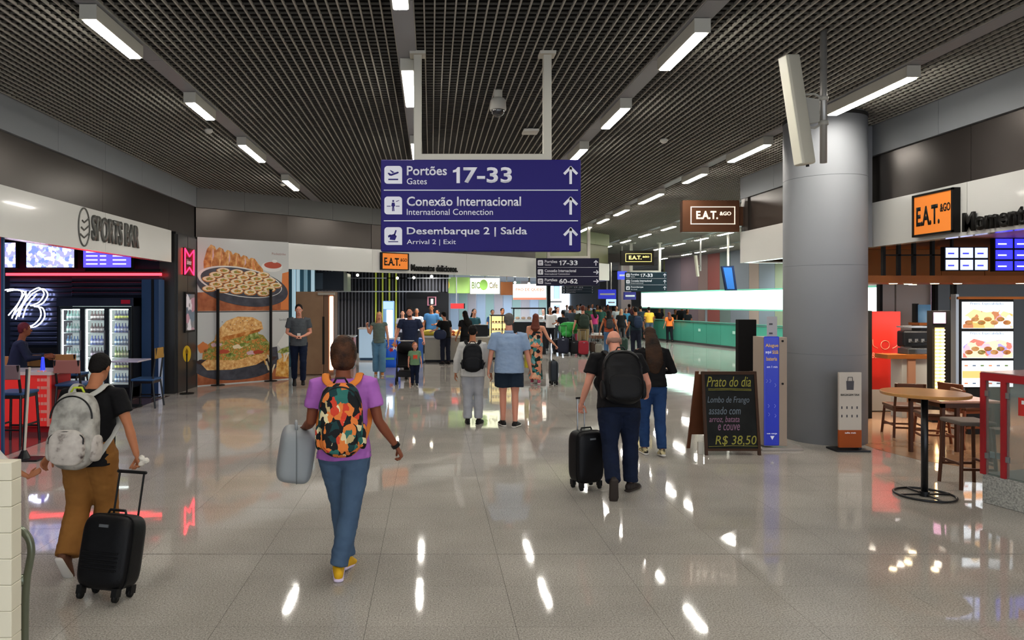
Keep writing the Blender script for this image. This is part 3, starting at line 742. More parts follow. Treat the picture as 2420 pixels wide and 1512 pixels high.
# column
COLM = mat('column_grey', '8e9094', .65)
R = struct('column', cyl(B(), (PX(1948, 9.92), 9.92, 0), .537, CEIL, 96), COLM, None, True)
b = B(); cyl(b, (PX(1948, 9.92), 9.92, CEIL-.06), .541, .05, 64); part('collar', b, mat('shadow_gap', '2b2b2b', .6), R)  # dark ring stands in for the shaded gap under the ceiling
cyc = (PX(1948, 9.92), 9.92)
for zz in (1.25, 2.5, 3.75):     # joints of the cladding sheets
    b = B(); cyl(b, (*cyc, zz-.0025), .538, .005, 96); part('cladding_joint', b, mat('joint_grey', '6c6e72', .5), R)
struct('pilaster', boxm(6.45, 6.69, 10.35, 10.62, 2.82, CEIL), mat('pilaster_grey', '9a9b9e', .3, .4))

# ---------------------------------------------------------------- facade signs
ORG = mat('sign_orange', 'e07f33', .4, emit=.25); BLK = mat('black_matt', '141312', .5); LET = mat('letter_black', '171614', .4)
def eat_sign(label, o, right, w, h, slog, sw, sh, out, name='facade_sign'):
    """orange framed sign with slogan; o = lower-left corner"""
    R = thing(name, label, 'sign'); r = Vector(right).normalized(); o = Vector(o); n = Vector(out).normalized(); U = Vector((0, 0, 1))
    def q(a, c, za, zb, off, t, nm, m):
        b = B(); slab(b, [o+r*a+U*za+n*off, o+r*c+U*za+n*off, o+r*c+U*zb+n*off, o+r*a+U*zb+n*off], n*t); bmesh.ops.recalc_face_normals(b, faces=b.faces); return part(nm, b, m, R)
    q(0, w, 0, h, .0, .08, 'backing', BLK)
    q(w*.035, w*.965, h*.045, h*.955, .075, .012, 'face_panel', ORG)
    for a, c, za, zb in ((0, w, 0, h*.05), (0, w, h*.95, h), (0, w*.04, 0, h), (w*.96, w, 0, h)): q(a, c, za, zb, .08, .02, 'frame_rail', BLK)
    text('E.A.T.', o+r*w*.1+U*h*.24+n*.088, right, U, w=w*.58, h=h*.46, mt=LET, parent=R, bold=.03)
    text('&GO', o+r*w*.69+U*h*.5+n*.088, right, U, w=w*.24, h=h*.19, mt=LET, parent=R, bold=.02)
    fin(R)
    if slog:
        text_o = text(slog, o+r*(w*1.12)-U*(h*.02)+n*.02, right, U, w=sw, h=sh, mt=LET, bold=.03, ext=.03, name='slogan_lettering')
        tag(text_o, 'black raised slogan letters beside the orange sign '+('over the food court' if 'food court' in label else 'by the column'), 'lettering')
# back facade sign between FP[2]..FP[3]
def facade_pt(px, off=.0):
    for (x0, y0), (x1, y1) in zip(FP, FP[1:]):
        for t in np.linspace(0, 1, 200):
            x, y = x0+(x1-x0)*t, y0+(y1-y0)*t
            if abs(CX+FOC*x/y-px) < 1.2:
                d = Vector((x1-x0, y1-y0, 0)).normalized(); return Vector((x, y, 0)), d, Vector((d.y, -d.x, 0))
    raise ValueError(px)
p, d, n = facade_pt(898); 
z0, z1 = PZ(637, p.y), PZ(596, p.y)
eat_sign('orange framed sign on the white band over the food court', p+n*.01+Vector((0, 0, z0)), d, .95, z1-z0, 'Momentos deliciosos.', 1.75, .2, n)
# right wall sign (faces -X, reads toward the camera)
ya = 6.7*FOC/(2172-CX); yb = 6.7*FOC/(2270-CX)
eat_sign('orange framed sign on the white band of the shop by the column', Vector((6.7, ya, 2.87)), (0, -1, 0), ya-yb, .57, 'Momentos deliciosos.', 2.3, .24, (-1, 0, 0))
# brown projecting sign and its far twin
BRN = mat('sign_brown', '6b4631', .35, .3, var=(1.5, '54331f')); BRE = mat('sign_letters_lit', 'e9dccb', .5, emit=.6)
def box_sign(label, x0, x1, z0, z1, Y, m, lm, t=.16, bs=1):
    R = thing('projecting_sign', label, 'sign'); w, h = x1-x0, z1-z0
    part('box_panel', boxm(x0, x1, Y, Y+t, z0, z1, .01, 1), m, R)
    b = B(); a0, a1, c0, c1 = x0+w*.14, x0+w*.92, z0+h*.24, z0+h*.80; e = h*.025
    for q in ((a0, a1, c0, c0+e), (a0, a1, c1-e, c1), (a0, a0+e, c0, c1), (a1-e, a1, c0, c1)): part('border_line', boxm(q[0], q[1], Y-.012, Y+.001, q[2], q[3]), lm, R)
    text('E.A.T.', (x0+w*.24, Y, z0+h*.40), (1, 0, 0), (0, 0, 1), w=w*.38, h=h*.26, mt=lm, parent=R, bold=.03, ext=.01)
    text('&GO', (x0+w*.65, Y, z0+h*.52), (1, 0, 0), (0, 0, 1), w=w*.2, h=h*.12, mt=lm, parent=R, bold=.02, ext=.01)
    part('wall_bracket', boxm(*((x1-.02, x1+.12) if bs > 0 else (x0-.75, x0+.02)), Y+.03, Y+t-.03, z0+h*.2, z0+h*.8), m, R)
    return fin(R)
Yq = 14.65
box_sign('brown box sign with white letters projecting from the right shop corner', PX(1613, Yq), 6.62, PZ(548, Yq), PZ(473, Yq), Yq, BRN, BRE)
Yq = 27.6
box_sign('small black box sign with yellow lit frame at the far facade corner', 7.32+.35, PX(1546, Yq), PZ(627, Yq), PZ(592, Yq), Yq, mat('sign_black', '1a1510', .4), mat('sign_letters_yellow', 'e8d37a', .5, emit=1.2), bs=-1)
# sports bar lettering on left band, wall faces +X, reads toward +Y
GL = mat('letter_grey', '5c5c58', .4, .3)
y0_, y1_ = -5.5*FOC/(215-CX), -5.5*FOC/(326-CX)
t = text('SPORTS BAR', (-5.5, y0_, 2.98), (0, 1, 0), (0, 0, 1), w=y1_-y0_, h=.42, mt=GL, bold=.03, ext=.03, name='bar_lettering')
tag(t, 'grey raised letters reading SPORTS BAR on the white band', 'lettering')
yb_ = -5.5*FOC/(183-CX); yc_ = (yb_+y0_)/2-.02
R = thing('bar_emblem', 'grey oval ball emblem before the SPORTS BAR letters', 'emblem')
b = B(); pts = [Vector((-5.49, yc_+.17*math.cos(a), 3.17+.30*math.sin(a))) for a in np.linspace(0, 2*PI, 33)]; tube(b, pts, .012, 6); part('outline', b, GL, R)
for k in range(3):
    b = B(); tube(b, [Vector((-5.49, yc_-.12+.03*k, 3.05+.11*k)), Vector((-5.49, yc_, 3.0+.12*k)), Vector((-5.49, yc_+.14, 3.08+.12*k))], .012, 6); part('seam', b, GL, R)
fin(R)
# ---------------------------------------------------------------- the bar at the left
def lampdisc(x, y, z, r, m, label, group, rr=24, name='downlight'):
    R = thing(name, label, 'light', group)
    b = B(); loft(b, [ring(Vector((x, y, zz)), Vector((1, 0, 0)), Vector((0, 1, 0)), q, q, rr) for zz, q in ((z, r*1.25), (z-.012, r*1.2))]); part('ring', b, mat('downlight_ring', 'b9b5aa', .4), R)
    part('lens', cyl(B(), (x, y, z-.016), r, .006, rr), m, R)
    return fin(R)
def fill_spots(name, loc, size, power, col=(1, .95, .88), rot=(0, 0, 0), sy=None):
    """added fill light: bare small spots, no fixtures, spread over size x sy"""
    sy = sy or size; nx, ny = 3, 2
    for i in range(nx):
        for j in range(ny):
            l = bpy.data.lights.new(name, 'SPOT'); l.energy = power*3.2/(nx*ny); l.color = col; l.spot_size = 2.6; l.spot_blend = .6; l.shadow_soft_size = .05
            o = bpy.data.objects.new(name, l); COL.objects.link(o); o.location = (loc[0]+size*((i+.5)/nx-.5), loc[1]+sy*((j+.5)/ny-.5), loc[2])
    return
    l = bpy.data.lights.new(name, 'AREA'); l.energy = power; l.size = size; l.color = col
    if sy: l.shape = 'RECTANGLE'; l.size_y = sy
    o = bpy.data.objects.new(name, l); COL.objects.link(o); o.location = loc; o.rotation_euler = rot; return o
YB = 14.5
LOUV = mat('louvre_dark', '3c4258', .22, .6); NAVYW = mat('bar_blue', '2c4468', .45); BARK = mat('bar_black', '121316', .4)
REDL = mat('led_red', 'ff3a44', .5, emit=5, ecol='ff2a36')
wb_ = struct('wall_bar_back', boxm(-12.6, -5.7, YB+.25, YB+.4, 0, 3.3), mat('bar_wall_navy', '1b2232', .6))
struct('wall_bar_side', boxm(-12.6, -12.4, -6, YB+.25, 0, 3.3), MATS['bar_wall_navy'])
# louvre boards on the bar's rear wall
z = 1.05
while z < 2.5:
    part('louvre_board', boxm(PX(14, YB), PX(163, YB), YB+.12, YB+.2, z, z+.075, .01, 1), LOUV, wb_); z += .105
for z in (2.12, 2.22, 2.33, 2.43): part('louvre_board', boxm(PX(165, YB), PX(378, YB), YB+.06, YB+.16, z, z+.07, .01, 1), LOUV, wb_)
part('led_line', boxm(PX(12, YB), PX(380, YB), YB+.02, YB+.06, PZ(651, YB), PZ(645, YB)), REDL, wb_)
part('ceiling_rail', boxm(PX(380, YB)-1.6, PX(380, YB), YB-.02, YB+.1, 2.62, 2.68), BARK, wb_)
# screens
SCR = ramp_mat('screen_crowd', 'voronoi', 14, [(0, '8f8fd0'), (.25, 'c9c4ea'), (.5, '6f7fc9'), (.7, 'e6c9de'), (.85, 'a8b6ee')], .3, emit=1.3)
SCB = mat('screen_blue', '4a3fd0', .3, emit=1.6); SCW = mat('screen_pale', 'c9ccf2', .3, emit=1.6)
for i, (a, c) in enumerate(((-60, 40), (66, 178), (200, 312))):
    R = thing('wall_screen', ('bar television cut by the picture edge, showing a crowd', 'middle bar television showing a crowd in blue light', 'bar television with a blue departures table')[i], 'television', 'televisions over the bar')
    x0, x1 = PX(a, YB), PX(c, YB); z0, z1 = PZ(632, YB), PZ(632, YB)+.58*(x1-x0)
    part('casing', boxm(x0-.03, x1+.03, YB-.05, YB+.05, z0-.03, z1+.03, .01, 1), BLK, R)
    part('display', boxm(x0, x1, YB-.056, YB-.05, z0, z1), SCB if i == 2 else SCR, R)
    part('wall_arm', boxm((x0+x1)/2-.1, (x0+x1)/2+.1, YB+.05, YB+.25, z0+.1, z0+.25), BLK, R)
    if i == 2:
        for k in range(6):
            for (u, v) in ((.06, .3), (.35, .48), (.62, .9)):
                part('display_line', boxm(x0+(x1-x0)*u, x0+(x1-x0)*v, YB-.06, YB-.056, z0+.06+.085*k, z0+.085+.085*k), SCW, R)
    fin(R)
# neon letters on the louvres
NEON = mat('neon_white', 'eef0ff', .4, emit=9, ecol='dfe2ff')
R = thing('neon_lettering', 'white double-tube neon script lettering on the dark louvres', 'sign')
def px_path(P, Y): return [Vector((PX(x, Y), Y, PZ(y, Y))) for x, y in P]
def smooth(P, n=6):
    o = []
    for i in range(len(P)-1):
        p0, p1, p2, p3 = P[max(i-1, 0)], P[i], P[i+1], P[min(i+2, len(P)-1)]
        for k in range(n):
            t = k/n; o.append(.5*((2*p1)+(-p0+p2)*t+(2*p0-5*p1+4*p2-p3)*t*t+(-p0+3*p1-3*p2+p3)*t**3))
    return o+[P[-1]]
for dx in (0, 9):
    for P in ([(8, 686), (30, 683), (52, 690), (44, 715), (20, 745)], [(62, 688), (44, 716), (28, 752)], [(78, 692), (55, 720), (45, 748)], [(70, 690), (92, 680), (104, 694), (92, 714), (72, 722)], [(72, 722), (92, 726), (96, 748), (78, 768), (56, 772)]):
        b = B(); tube(b, smooth(px_path([(x+dx, y+dx*.25) for x, y in P], YB-.0)), .011, 6); part('neon_tube', b, NEON, R, True)
part('mount_bar', boxm(PX(10, YB), PX(100, YB), YB+.04, YB+.12, PZ(730, YB), PZ(727, YB)), BARK, R); fin(R)
# three-door drinks fridge
R = thing('drinks_fridge', 'tall black three-door drinks fridge glowing white inside', 'fridge')
fx0, fx1, fz0, fz1 = PX(168, YB), PX(342, YB), .05, PZ(704, YB); FY_ = YB-.55
part('cabinet_back', boxm(fx0, fx1, YB+.02, YB+.08, fz0, fz1), BARK, R)
part('side_panel', boxm(fx0, fx0+.04, FY_, YB+.02, fz0, fz1), BARK, R); part('side_panel', boxm(fx1-.04, fx1, FY_, YB+.02, fz0, fz1), BARK, R)
part('header', boxm(fx0, fx1, FY_-.02, YB+.02, fz1-.17, fz1), mat('fridge_navy', '262b3c', .4), R)
part('plinth', boxm(fx0, fx1, FY_, YB+.02, fz0, fz0+.18), BARK, R)
part('brand_plate', boxm(fx1-.24, fx1-.06, FY_-.035, FY_-.02, fz1-.12, fz1-.04), mat('plate_red', 'b31d33', .4), R, label='small red plate with a pale mark')
FLIT = mat('fridge_lamp', 'eefaf6', .4, emit=7); SHELF = mat('shelf_wire', 'b8c2c4', .4, .4); DFR = mat('door_frame_dark', '20262c', .4)
GLASS = mat('clear_glass', 'ffffff', .03, alpha=.12)
dw = (fx1-fx0-.08)/3; fridge_spots = []
for k in range(3):
    a = fx0+.04+k*dw; c = a+dw
    d_ = part('door', boxm(a+.005, a+.05, FY_-.03, FY_+.01, fz0+.18, fz1-.18), DFR, R)
    part('door_rail', boxm(c-.05, c-.005, FY_-.03, FY_+.01, fz0+.18, fz1-.18), DFR, d_)
    part('door_rail', boxm(a+.05, c-.05, FY_-.03, FY_+.01, fz0+.18, fz0+.24), DFR, d_); part('door_rail', boxm(a+.05, c-.05, FY_-.03, FY_+.01, fz1-.22, fz1-.18), DFR, d_)
    part('door_glass', boxm(a+.05, c-.05, FY_-.012, FY_-.006, fz0+.24, fz1-.22), GLASS, d_)
    part('handle', boxm(c-.045, c-.02, FY_-.06, FY_-.03, 1.0, 1.4), mat('steel', '9fa2a5', .3, .8), d_)
    part('interior_lamp', boxm(a+.052, a+.068, FY_+.02, FY_+.05, fz0+.26, fz1-.24), FLIT, R)
    part('interior_lamp', boxm(a+.06, c-.06, FY_+.03, FY_+.06, fz1-.25, fz1-.235), FLIT, R)
    for j in range(6):
        zz = fz0+.28+j*.255
        part('wire_shelf', boxm(a+.02, c-.02, FY_+.06, YB, zz-.012, zz), SHELF, R); fridge_spots.append((a+.09, c-.08, zz, k, j))
part('interior_back', boxm(fx0+.04, fx1-.04, YB-.02, YB+.02, fz0+.18, fz1-.17), mat('fridge_lining', 'cfe0dc', .4, emit=.25), R)
fin(R)
# bottles on the shelves
def bottle_proto(nm, col, capc, h, r, can=False):
    R = thing(nm, 'x', 'bottle' if not can else 'can')
    prof = [(0, r*.9), (.02*h, r), (.55*h, r), (.70*h, r*.5), (.80*h, r*.36), (.95*h, r*.36)] if not can else [(0, r*.85), (.05*h, r), (.9*h, r), (.98*h, r*.82)]
    b = B(); loft(b, [ring(Vector((0, 0, z)), Vector((1, 0, 0)), Vector((0, 1, 0)), q, q, 10) for z, q in prof]); part('body', b, mat('bottle_'+col, col, .15), R, True)
    b = B(); loft(b, [ring(Vector((0, 0, z)), Vector((1, 0, 0)), Vector((0, 1, 0)), r*1.03, r*1.03, 10) for z in (h*.18, h*.42)]); part('sticker', b, mat('sticker_'+capc, capc, .4), R, True)
    if not can: part('cap', cyl(B(), (0, 0, h*.95), r*.42, h*.05, 8), mat('sticker_'+capc, capc, .4), R)
    return fin(R)
BP = [bottle_proto('drink_bottle', c, k, h, r) for c, k, h, r in (('7fa8a0', 'e8eef0', .2, .032), ('4a2f2c', 'e9e2e0', .2, .03), ('3b5ba8', 'dfe6f5', .2, .032), ('2f6a9a', 'e3f3f6', .19, .03), ('2c2a36', 'c9b9c9', .21, .03), ('567f2a', 'e6e8b0', .22, .03), ('2b3354', 'd8e072', .21, .03))]
pick = {0: [0, 0, 0, 3, 0, 0], 1: [4, 4, 4, 2, 1, 1], 2: [3, 6, 5, 3, 2, 6]}
KN = {0: 'pale green bottle in the first fridge door from the neon', 1: 'dark bottle behind the middle fridge door', 2: 'coloured bottle behind the third fridge door'}
used = set()
for (a, c, z, k, j) in fridge_spots:
    n = 5
    for i in range(n):
        x = a+(c-a)*(i+.5)/n; pr = BP[pick[k][j]]; lab = KN[k]; g = ('bottles behind the first fridge door', 'bottles behind the middle fridge door', 'bottles behind the third fridge door')[k]
        if pr.name in used: r = dup(pr, (x, FY_+.13, z+.001), 0, lab)
        else: r = pr; r.location = (x, FY_+.13, z+.001); used.add(pr.name)
        r['label'] = lab+(', bottom shelf', ', second shelf from the bottom', ', third shelf', ', fourth shelf', ', fifth shelf', ', top shelf')[j]; r['group'] = g+(' bottom', ' second', ' third', ' fourth', ' fifth', ' top')[j]+' shelf'
for i, p in enumerate(BP):
    if p.name not in used: p.location = (fridge_spots[0][0], FY_+.25, fridge_spots[0][2]+.001); p['label'] = 'dark blue bottle at the rear of the bottom fridge shelf'; p['group'] = 'rear bottles'
# panels to the right of the fridge
for k, (a, c, m) in enumerate(((344, 366, NAVYW), (367, 372, BARK), (373, 384, NAVYW))): part('wall_panel', boxm(PX(a, YB), PX(c, YB), YB-.2, YB+.1, 0, 2.45), m, wb_)
part('wall_panel', boxm(PX(14, YB), PX(163, YB), YB+.1, YB+.2, 0, 1.0), BARK, wb_)
# pillar between bar and poster
DP = mat('pillar_dark', '1e1d1d', .35)
pil = struct('pillar', boxm(-5.85, -5.52, 14.75, 16.0, 0, 3.5), DP)
part('cladding_panel', boxm(-5.52, -5.49, 14.8, 15.38, 0, 3.45), mat('pillar_panel', '2c2b2a', .3), pil); part('cladding_panel', boxm(-5.52, -5.49, 15.4, 15.98, 0, 3.45), MATS['pillar_panel'], pil)
part('cladding_panel', boxm(-5.86, -5.53, 14.72, 14.75, 0, 3.45), MATS['pillar_panel'], pil)
R = thing('wall_display', 'small framed display on the dark pillar above the yellow disc', 'display')
Yp = -5.47*FOC/(443-CX); 
part('casing', boxm(-5.49, -5.45, 15.15, 15.75, PZ(785, 15.4), PZ(690, 15.4)), BLK, R)
part('display', boxm(-5.45, -5.445, 15.19, 15.71, PZ(780, 15.4), PZ(695, 15.4)), ramp_mat('display_people', 'voronoi', 5, [(0, '5c5a5c'), (.3, '8d6a74'), (.5, 'a9a3a6'), (.75, '4b5560')], .3, emit=.4), R); fin(R)
R = thing('bow_tie_sign', 'red neon bow-tie outline sign on the dark pillar', 'sign')
yq = 15.42; zc = PZ(619, yq); P = [(-.28, .3), (0, .13), (.28, .3), (.28, -.3), (0, -.13), (-.28, -.3), (-.28, .3)]
P2 = [(x*1.0, z*1.0) for x, z in P]
b = B(); tube(b, [Vector((-5.46, yq+x, zc+z*.95)) for x, z in P2], .016, 6); part('neon_tube', b, mat('neon_red', 'ff2040', .4, emit=6, ecol='ff1838'), R)
part('backing', boxm(-5.49, -5.475, yq-.3, yq+.3, zc-.31, zc+.31), BLK, R)
text('Budweiser', (-5.47, yq-.15, zc-.06), (0, 1, 0), (0, 0, 1), w=.3, h=.12, mt=mat('mark_white', 'dcdcdc', .5), parent=R, shear=.3); fin(R)
# yellow disc stand beside the poster, stanchion posts before it
R = thing('disc_stand', 'black post with a yellow oval disc beside the food poster', 'sign')
xq, yq = PX(441, 14.7), 14.72
part('base', cyl(B(), (xq, yq, 0), .15, .015, 24), BLK, R); part('pole', cyl(B(), (xq, yq, .015), .016, .85, 12), BLK, R)
b = B(); cylx(b, (xq, yq, PZ(836, yq)), (0, 1, 0), .105, .012, 32)
for v in b.verts: v.co.z = PZ(836, yq)+(v.co.z-PZ(836, yq))*1.7; v.co.x = xq+(v.co.x-xq)*.8
part('disc', b, mat('disc_yellow', 'e0b52a', .4), R)
b = B(); slab(b, [(xq-.01, yq-.008, PZ(845, yq)), (xq+.01, yq-.008, PZ(845, yq)), (xq+.03, yq-.008, PZ(830, yq)), (xq, yq-.008, PZ(822, yq)), (xq-.03, yq-.008, PZ(830, yq))], (0, .002, 0)); part('emblem', b, mat('disc_brown', '8a6410', .5), R); fin(R)
R = thing('glass_screen', 'narrow frosted upright panel standing at the bar entrance', 'panel')
part('panel', boxm(PX(379, 14.2), PX(386, 14.2), 14.1, 14.16, .02, PZ(820, 14.6)), mat('frosted', '9aa3b5', .3, emit=.15), R); part('foot', boxm(PX(366, 14.2), PX(388, 14.2), 14.0, 14.25, 0, .02), mat('steel', '9fa2a5', .3, .8), R); fin(R)
for i, (px, y0_) in enumerate(((515, 16.2), (640, 17.05))):
    R = thing('barrier_post', ('black barrier post before the poster, nearer the pillar', 'black barrier post before the poster, nearer the walking man')[i], 'post', 'barrier posts before the food poster')
    x = PX(px, y0_); part('base', cyl(B(), (x, y0_, 0), .16, .012, 24), BLK, R); part('pole', boxm(x-.03, x+.03, y0_-.03, y0_+.03, .012, PZ(686, y0_), .004, 1), BLK, R)
    part('head', boxm(x-.035, x+.035, y0_-.035, y0_+.035, PZ(686, y0_), PZ(686, y0_)+.03), BLK, R); fin(R)

# ---------------------------------------------------------------- food poster wall
Pa, Pb = Vector((-5.5, 16.0, 0)), Vector((-3.66, 17.5, 0)); pd = (Pb-Pa).normalized(); pn = Vector((pd.y, -pd.x, 0)); PL = (Pb-Pa).length
PW = mat('poster_grey', 'bdbebc', .18, coat=.3)
pw = struct('wall_poster', slab(B(), [Pa+Vector((0, 0, 0)), Pb, Pb+Vector((0, 0, 3.5)), Pa+Vector((0, 0, 3.5))], -pn*.12), mat('poster_back', '55524e', .5))
POSTER = thing('food_poster', 'wall-high food poster with rolls on a platter above a sandwich', 'poster')
ZM = 1.74
def ppt(u, z, off=.0): return Pa+pd*(u*PL)+pn*(.03+off)+Vector((0, 0, z))
def pp(pts, m, off, nm='print'):
    """flat printed shape; pts in (u, z)"""
    b = B(); slab(b, [ppt(u, z, off) for u, z in pts], pn*.0006); bmesh.ops.recalc_face_normals(b, faces=b.faces); return part(nm, b, m, POSTER)
def ell(cu, cz, ru, rz, n=28, a0=0, a1=360, rot=0, wob=0):
    o = []; ar = PL
    for k in range(n):
        a = math.radians(a0+(a1-a0)*k/(n if a1-a0 == 360 else n-1)); w = 1+wob*math.sin(5*a)+wob*.6*math.sin(9*a+1)
        x, y = ru*math.cos(a)*w, rz*math.sin(a)*w/ar
        r = math.radians(rot); x, y = x*math.cos(r)-y*math.sin(r), x*math.sin(r)+y*math.cos(r)
        o.append((cu+x, cz+y*ar))
    return o
for (za, zb) in ((.0, ZM-.012), (ZM+.012, 3.5)):
    b = B(); slab(b, [ppt(.004, za), ppt(.996, za), ppt(.996, zb), ppt(.004, zb)], -pn*.028); bmesh.ops.recalc_face_normals(b, faces=b.faces); part('sheet', b, PW, POSTER)
PM = {n: ramp_mat('print_'+n, 'noise', s, st, .25) for n, s, st in (
    ('bread', 9, [(.3, '8a4a1e'), (.5, 'b87436'), (.7, 'd9a562')]), ('crumb', 14, [(.3, 'b97a3c'), (.6, 'e0b172'), (.8, 'edd09a')]),
    ('slate', 5, [(.3, '33343c'), (.7, '4a4b54')]), ('filling', 16, [(.25, 'a33a26'), (.42, 'c98a45'), (.55, '6e7a34'), (.7, 'd8b56a'), (.8, 'b8502c')]),
    ('wood', 6, [(.3, '8a4a2e'), (.7, 'b06a44')]), ('greens', 12, [(.3, '44502a'), (.5, '7d8a3c'), (.7, 'b9b27a')]), ('fries', 10, [(.3, 'a86a2a'), (.5, 'd39a4a'), (.7, 'e6c07c')]))}
RED_ = mat('print_red', 'a8432c', .3); CRM = mat('print_cream', 'dcc9a8', .3); ORN = mat('print_orange', 'c8743c', .3); DKR = mat('print_dark', '3b2a26', .4); WHP = mat('print_white', 'cfcdc8', .3); ONI = mat('print_onion', 'c9a2a8', .3)
# upper sheet: wood strip, plate, pockets, rolls, dip bowl
pp([(.004, ZM+.02), (.996, ZM+.02), (.996, 2.15), (.55, 2.25), (.004, 2.2)], PM['wood'], .001)
pp([(.9, 1.78), (.996, 1.78), (.996, 2.75), (.92, 2.7)], ORN, .002)
for k in range(6):
    u = .15+k*.085; h = .60-.055*k
    pp([(u-.08, 2.60), (u-.085, 2.72+h*.35), (u-.05, 2.72+h*.85), (u-.01, 2.74+h), (u+.03, 2.74+h*.93), (u+.07, 2.72+h*.62), (u+.12, 2.72+h*.25), (u+.14, 2.56)], PM['bread'], .002+.0008*k)
    pp([(u-.005, 2.60), (u-.01, 2.74+h*.6), (u+.0, 2.74+h*.96), (u+.016, 2.74+h*.94), (u+.03, 2.72+h*.5), (u+.075, 2.58)], PM['crumb'], .0024+.0008*k)
    pp([(u+.012, 2.62), (u+.004, 2.74+h*.5), (u+.008, 2.74+h*.84), (u+.014, 2.74+h*.8), (u+.026, 2.72+h*.4), (u+.05, 2.6)], (ONI, ORN)[k % 2], .0027+.0008*k)
pp(ell(.80, 2.86, .12, .13), WHP, .006); pp(ell(.81, 2.90, .10, .085), RED_, .007); pp(ell(.83, 3.0, .03, .04), WHP, .0075)
pp(ell(.49, 2.34, .50, .46, 40, rot=-8), PM['slate'], .0075, 'print'); pp(ell(.46, 2.46, .46, .36, 40, rot=-8), WHP, .008); pp(ell(.47, 2.45, .44, .335, 40, rot=-8), PM['slate'], .0085)
rr_ = random.Random(3)
for j in range(5):
    for i in range(6):
        u = .12+i*.145+(.07 if j % 2 else 0); z = 2.68-j*.115-(u-.5)*.18
        if ((u-.47)/.42)**2+((z-2.44)/.33)**2 > 1: continue
        pp(ell(u, z, .073, .076, 16, wob=.03), PM['bread'], .009+j*.0009); pp(ell(u, z+.010, .064, .060, 16), CRM, .0094+j*.0009); pp(ell(u+.004, z+.006, .040, .037, 12, wob=.12), PM['filling'], .0098+j*.0009)
text('Pocketinho', ppt(.80, 3.16, .002), pd, (0, 0, 1), w=.38, mt=mat('print_text', '8a5a52', .5), parent=POSTER, ext=.0006)
text('Sanduba', ppt(.885, 1.50, .002), pd, (0, 0, 1), w=.24, mt=mat('print_text2', '5a5a58', .5), parent=POSTER, ext=.0006)
# lower sheet: sandwich on a dark board
pp([(.004, .02), (.996, .02), (.996, .30), (.6, .38), (.004, .34)], PM['wood'], .001)
pp(ell(.42, .46, .46, .38, 36, 180, 360)+[(.86, .85), (.02, .62)], PM['slate'], .002); pp(ell(.42, .60, .44, .2, 36, 180, 360), DKR, .0025)
pp([(.04, .52), (.10, .36), (.35, .34), (.62, .42), (.76, .58), (.79, .76), (.7, .74), (.4, .58), (.1, .62)], PM['crumb'], .003)
pp([(.05, .62), (.06, .90), (.18, 1.08), (.3, 1.16), (.55, 1.24), (.7, 1.15), (.78, .92), (.76, .72), (.4, .56)], PM['filling'], .0035)
for k in range(9):
    u = .12+k*.075; pp(ell(u, .82+.14*math.sin(k*1.7), .06, .05, 12, wob=.15), (PM['greens'], ONI, RED_, PM['greens'], CRM)[k % 5], .004+.0004*k)
pp([(.18, .98), (.2, 1.12), (.34, 1.2), (.32, 1.06), (.24, 1.04)], PM['greens'], .0075); pp([(.5, 1.0), (.56, 1.28), (.63, 1.3), (.66, 1.08)], PM['greens'], .0078)
pp([(.17, 1.04), (.20, 1.28), (.30, 1.52), (.42, 1.62), (.58, 1.60), (.68, 1.48), (.70, 1.30), (.60, 1.22), (.42, 1.14), (.3, 1.06)], PM['crumb'], .0085)
pp([(.18, 1.04), (.22, 1.12), (.45, 1.22), (.68, 1.31), (.66, 1.24), (.44, 1.12), (.24, 1.02)], PM['bread'], .009)
for k in range(26): pp(ell(.25+rr_.random()*.38, 1.28+rr_.random()*.26, .007, .008, 6), (CRM, DKR)[k % 3 == 0], .0096)
pp([(.84, .1), (.86, .5), (.996, .66), (.996, .05)], PM['fries'], .003)
for k in range(10):
    u = .70+rr_.random()*.27; z = .12+rr_.random()*.35; dz = .16+rr_.random()*.12; dx = (rr_.random()-.5)*.09
    pp([(u, z), (u+.02, z), (u+.02+dx, z+dz), (u+dx, z+dz)], (PM['fries'], CRM)[k % 2], .0055+.0003*k)
pp([(.86, .70), (.9, .78), (.996, .84), (.996, .70), (.92, .66)], PM['greens'], .0062); pp([(.86, .9), (.97, 1.25), (.996, 1.35), (.996, .86), (.9, .8)], WHP, .004)
pp(ell(.06, .9, .055, .13, 16, wob=.1), ORN, .004)
fin(POSTER)

# ---------------------------------------------------------------- food court behind the rear facade
YBk = 28.0
wk = struct('wall_court_back', boxm(-12.6, 6.3, 36.0, 36.2, 0, 3.3), mat('court_wall_dark', '25262a', .6))
struct('wall_court_left', boxm(-12.6, -5.0, 19.5, 19.6, 0, 3.3), MATS['court_wall_dark'])
cw = struct('wall_slats', boxm(PX(735, 26)-3.5, PX(1060, 26), 26.2, 26.3, 0, 3.25), MATS['court_wall_dark'])
SLD = mat('slat_grey', '4d4f57', .4, .3); SLG = mat('slat_green_lit', '9aa34a', .4, emit=.35, ecol='8c9a34'); SLB = mat('slat_blue', '8fb4c2', .3, emit=.25)  # green-yellow light on the lit slats is put into colour and glow
px = 742
while px < 1058:
    a = PX(px, 26); m = SLG if 878 < px < 950 and (px//8) % 2 == 0 else SLD
    part('slat', boxm(a, a+.055, 26.1, 26.2, .0 if px < 960 else 2.35, 3.2), m, cw); px += 8
for px_ in (862, 964): part('rail', boxm(PX(px_, 25.5)-.8, PX(px_, 25.5)+1.6, 25.5, 25.53, PZ(658, 25.5), PZ(656, 25.5)), MATS['steel'], cw)
part('rail', boxm(PX(690, 25.5), PX(1036, 25.5), 25.5, 25.53, PZ(690, 25.5), PZ(687.5, 25.5)), MATS['steel'], cw)
part('dark_panel', boxm(PX(960, 26), PX(1060, 26), 26.0, 26.1, 0, PZ(692, 26)), BARK, cw)
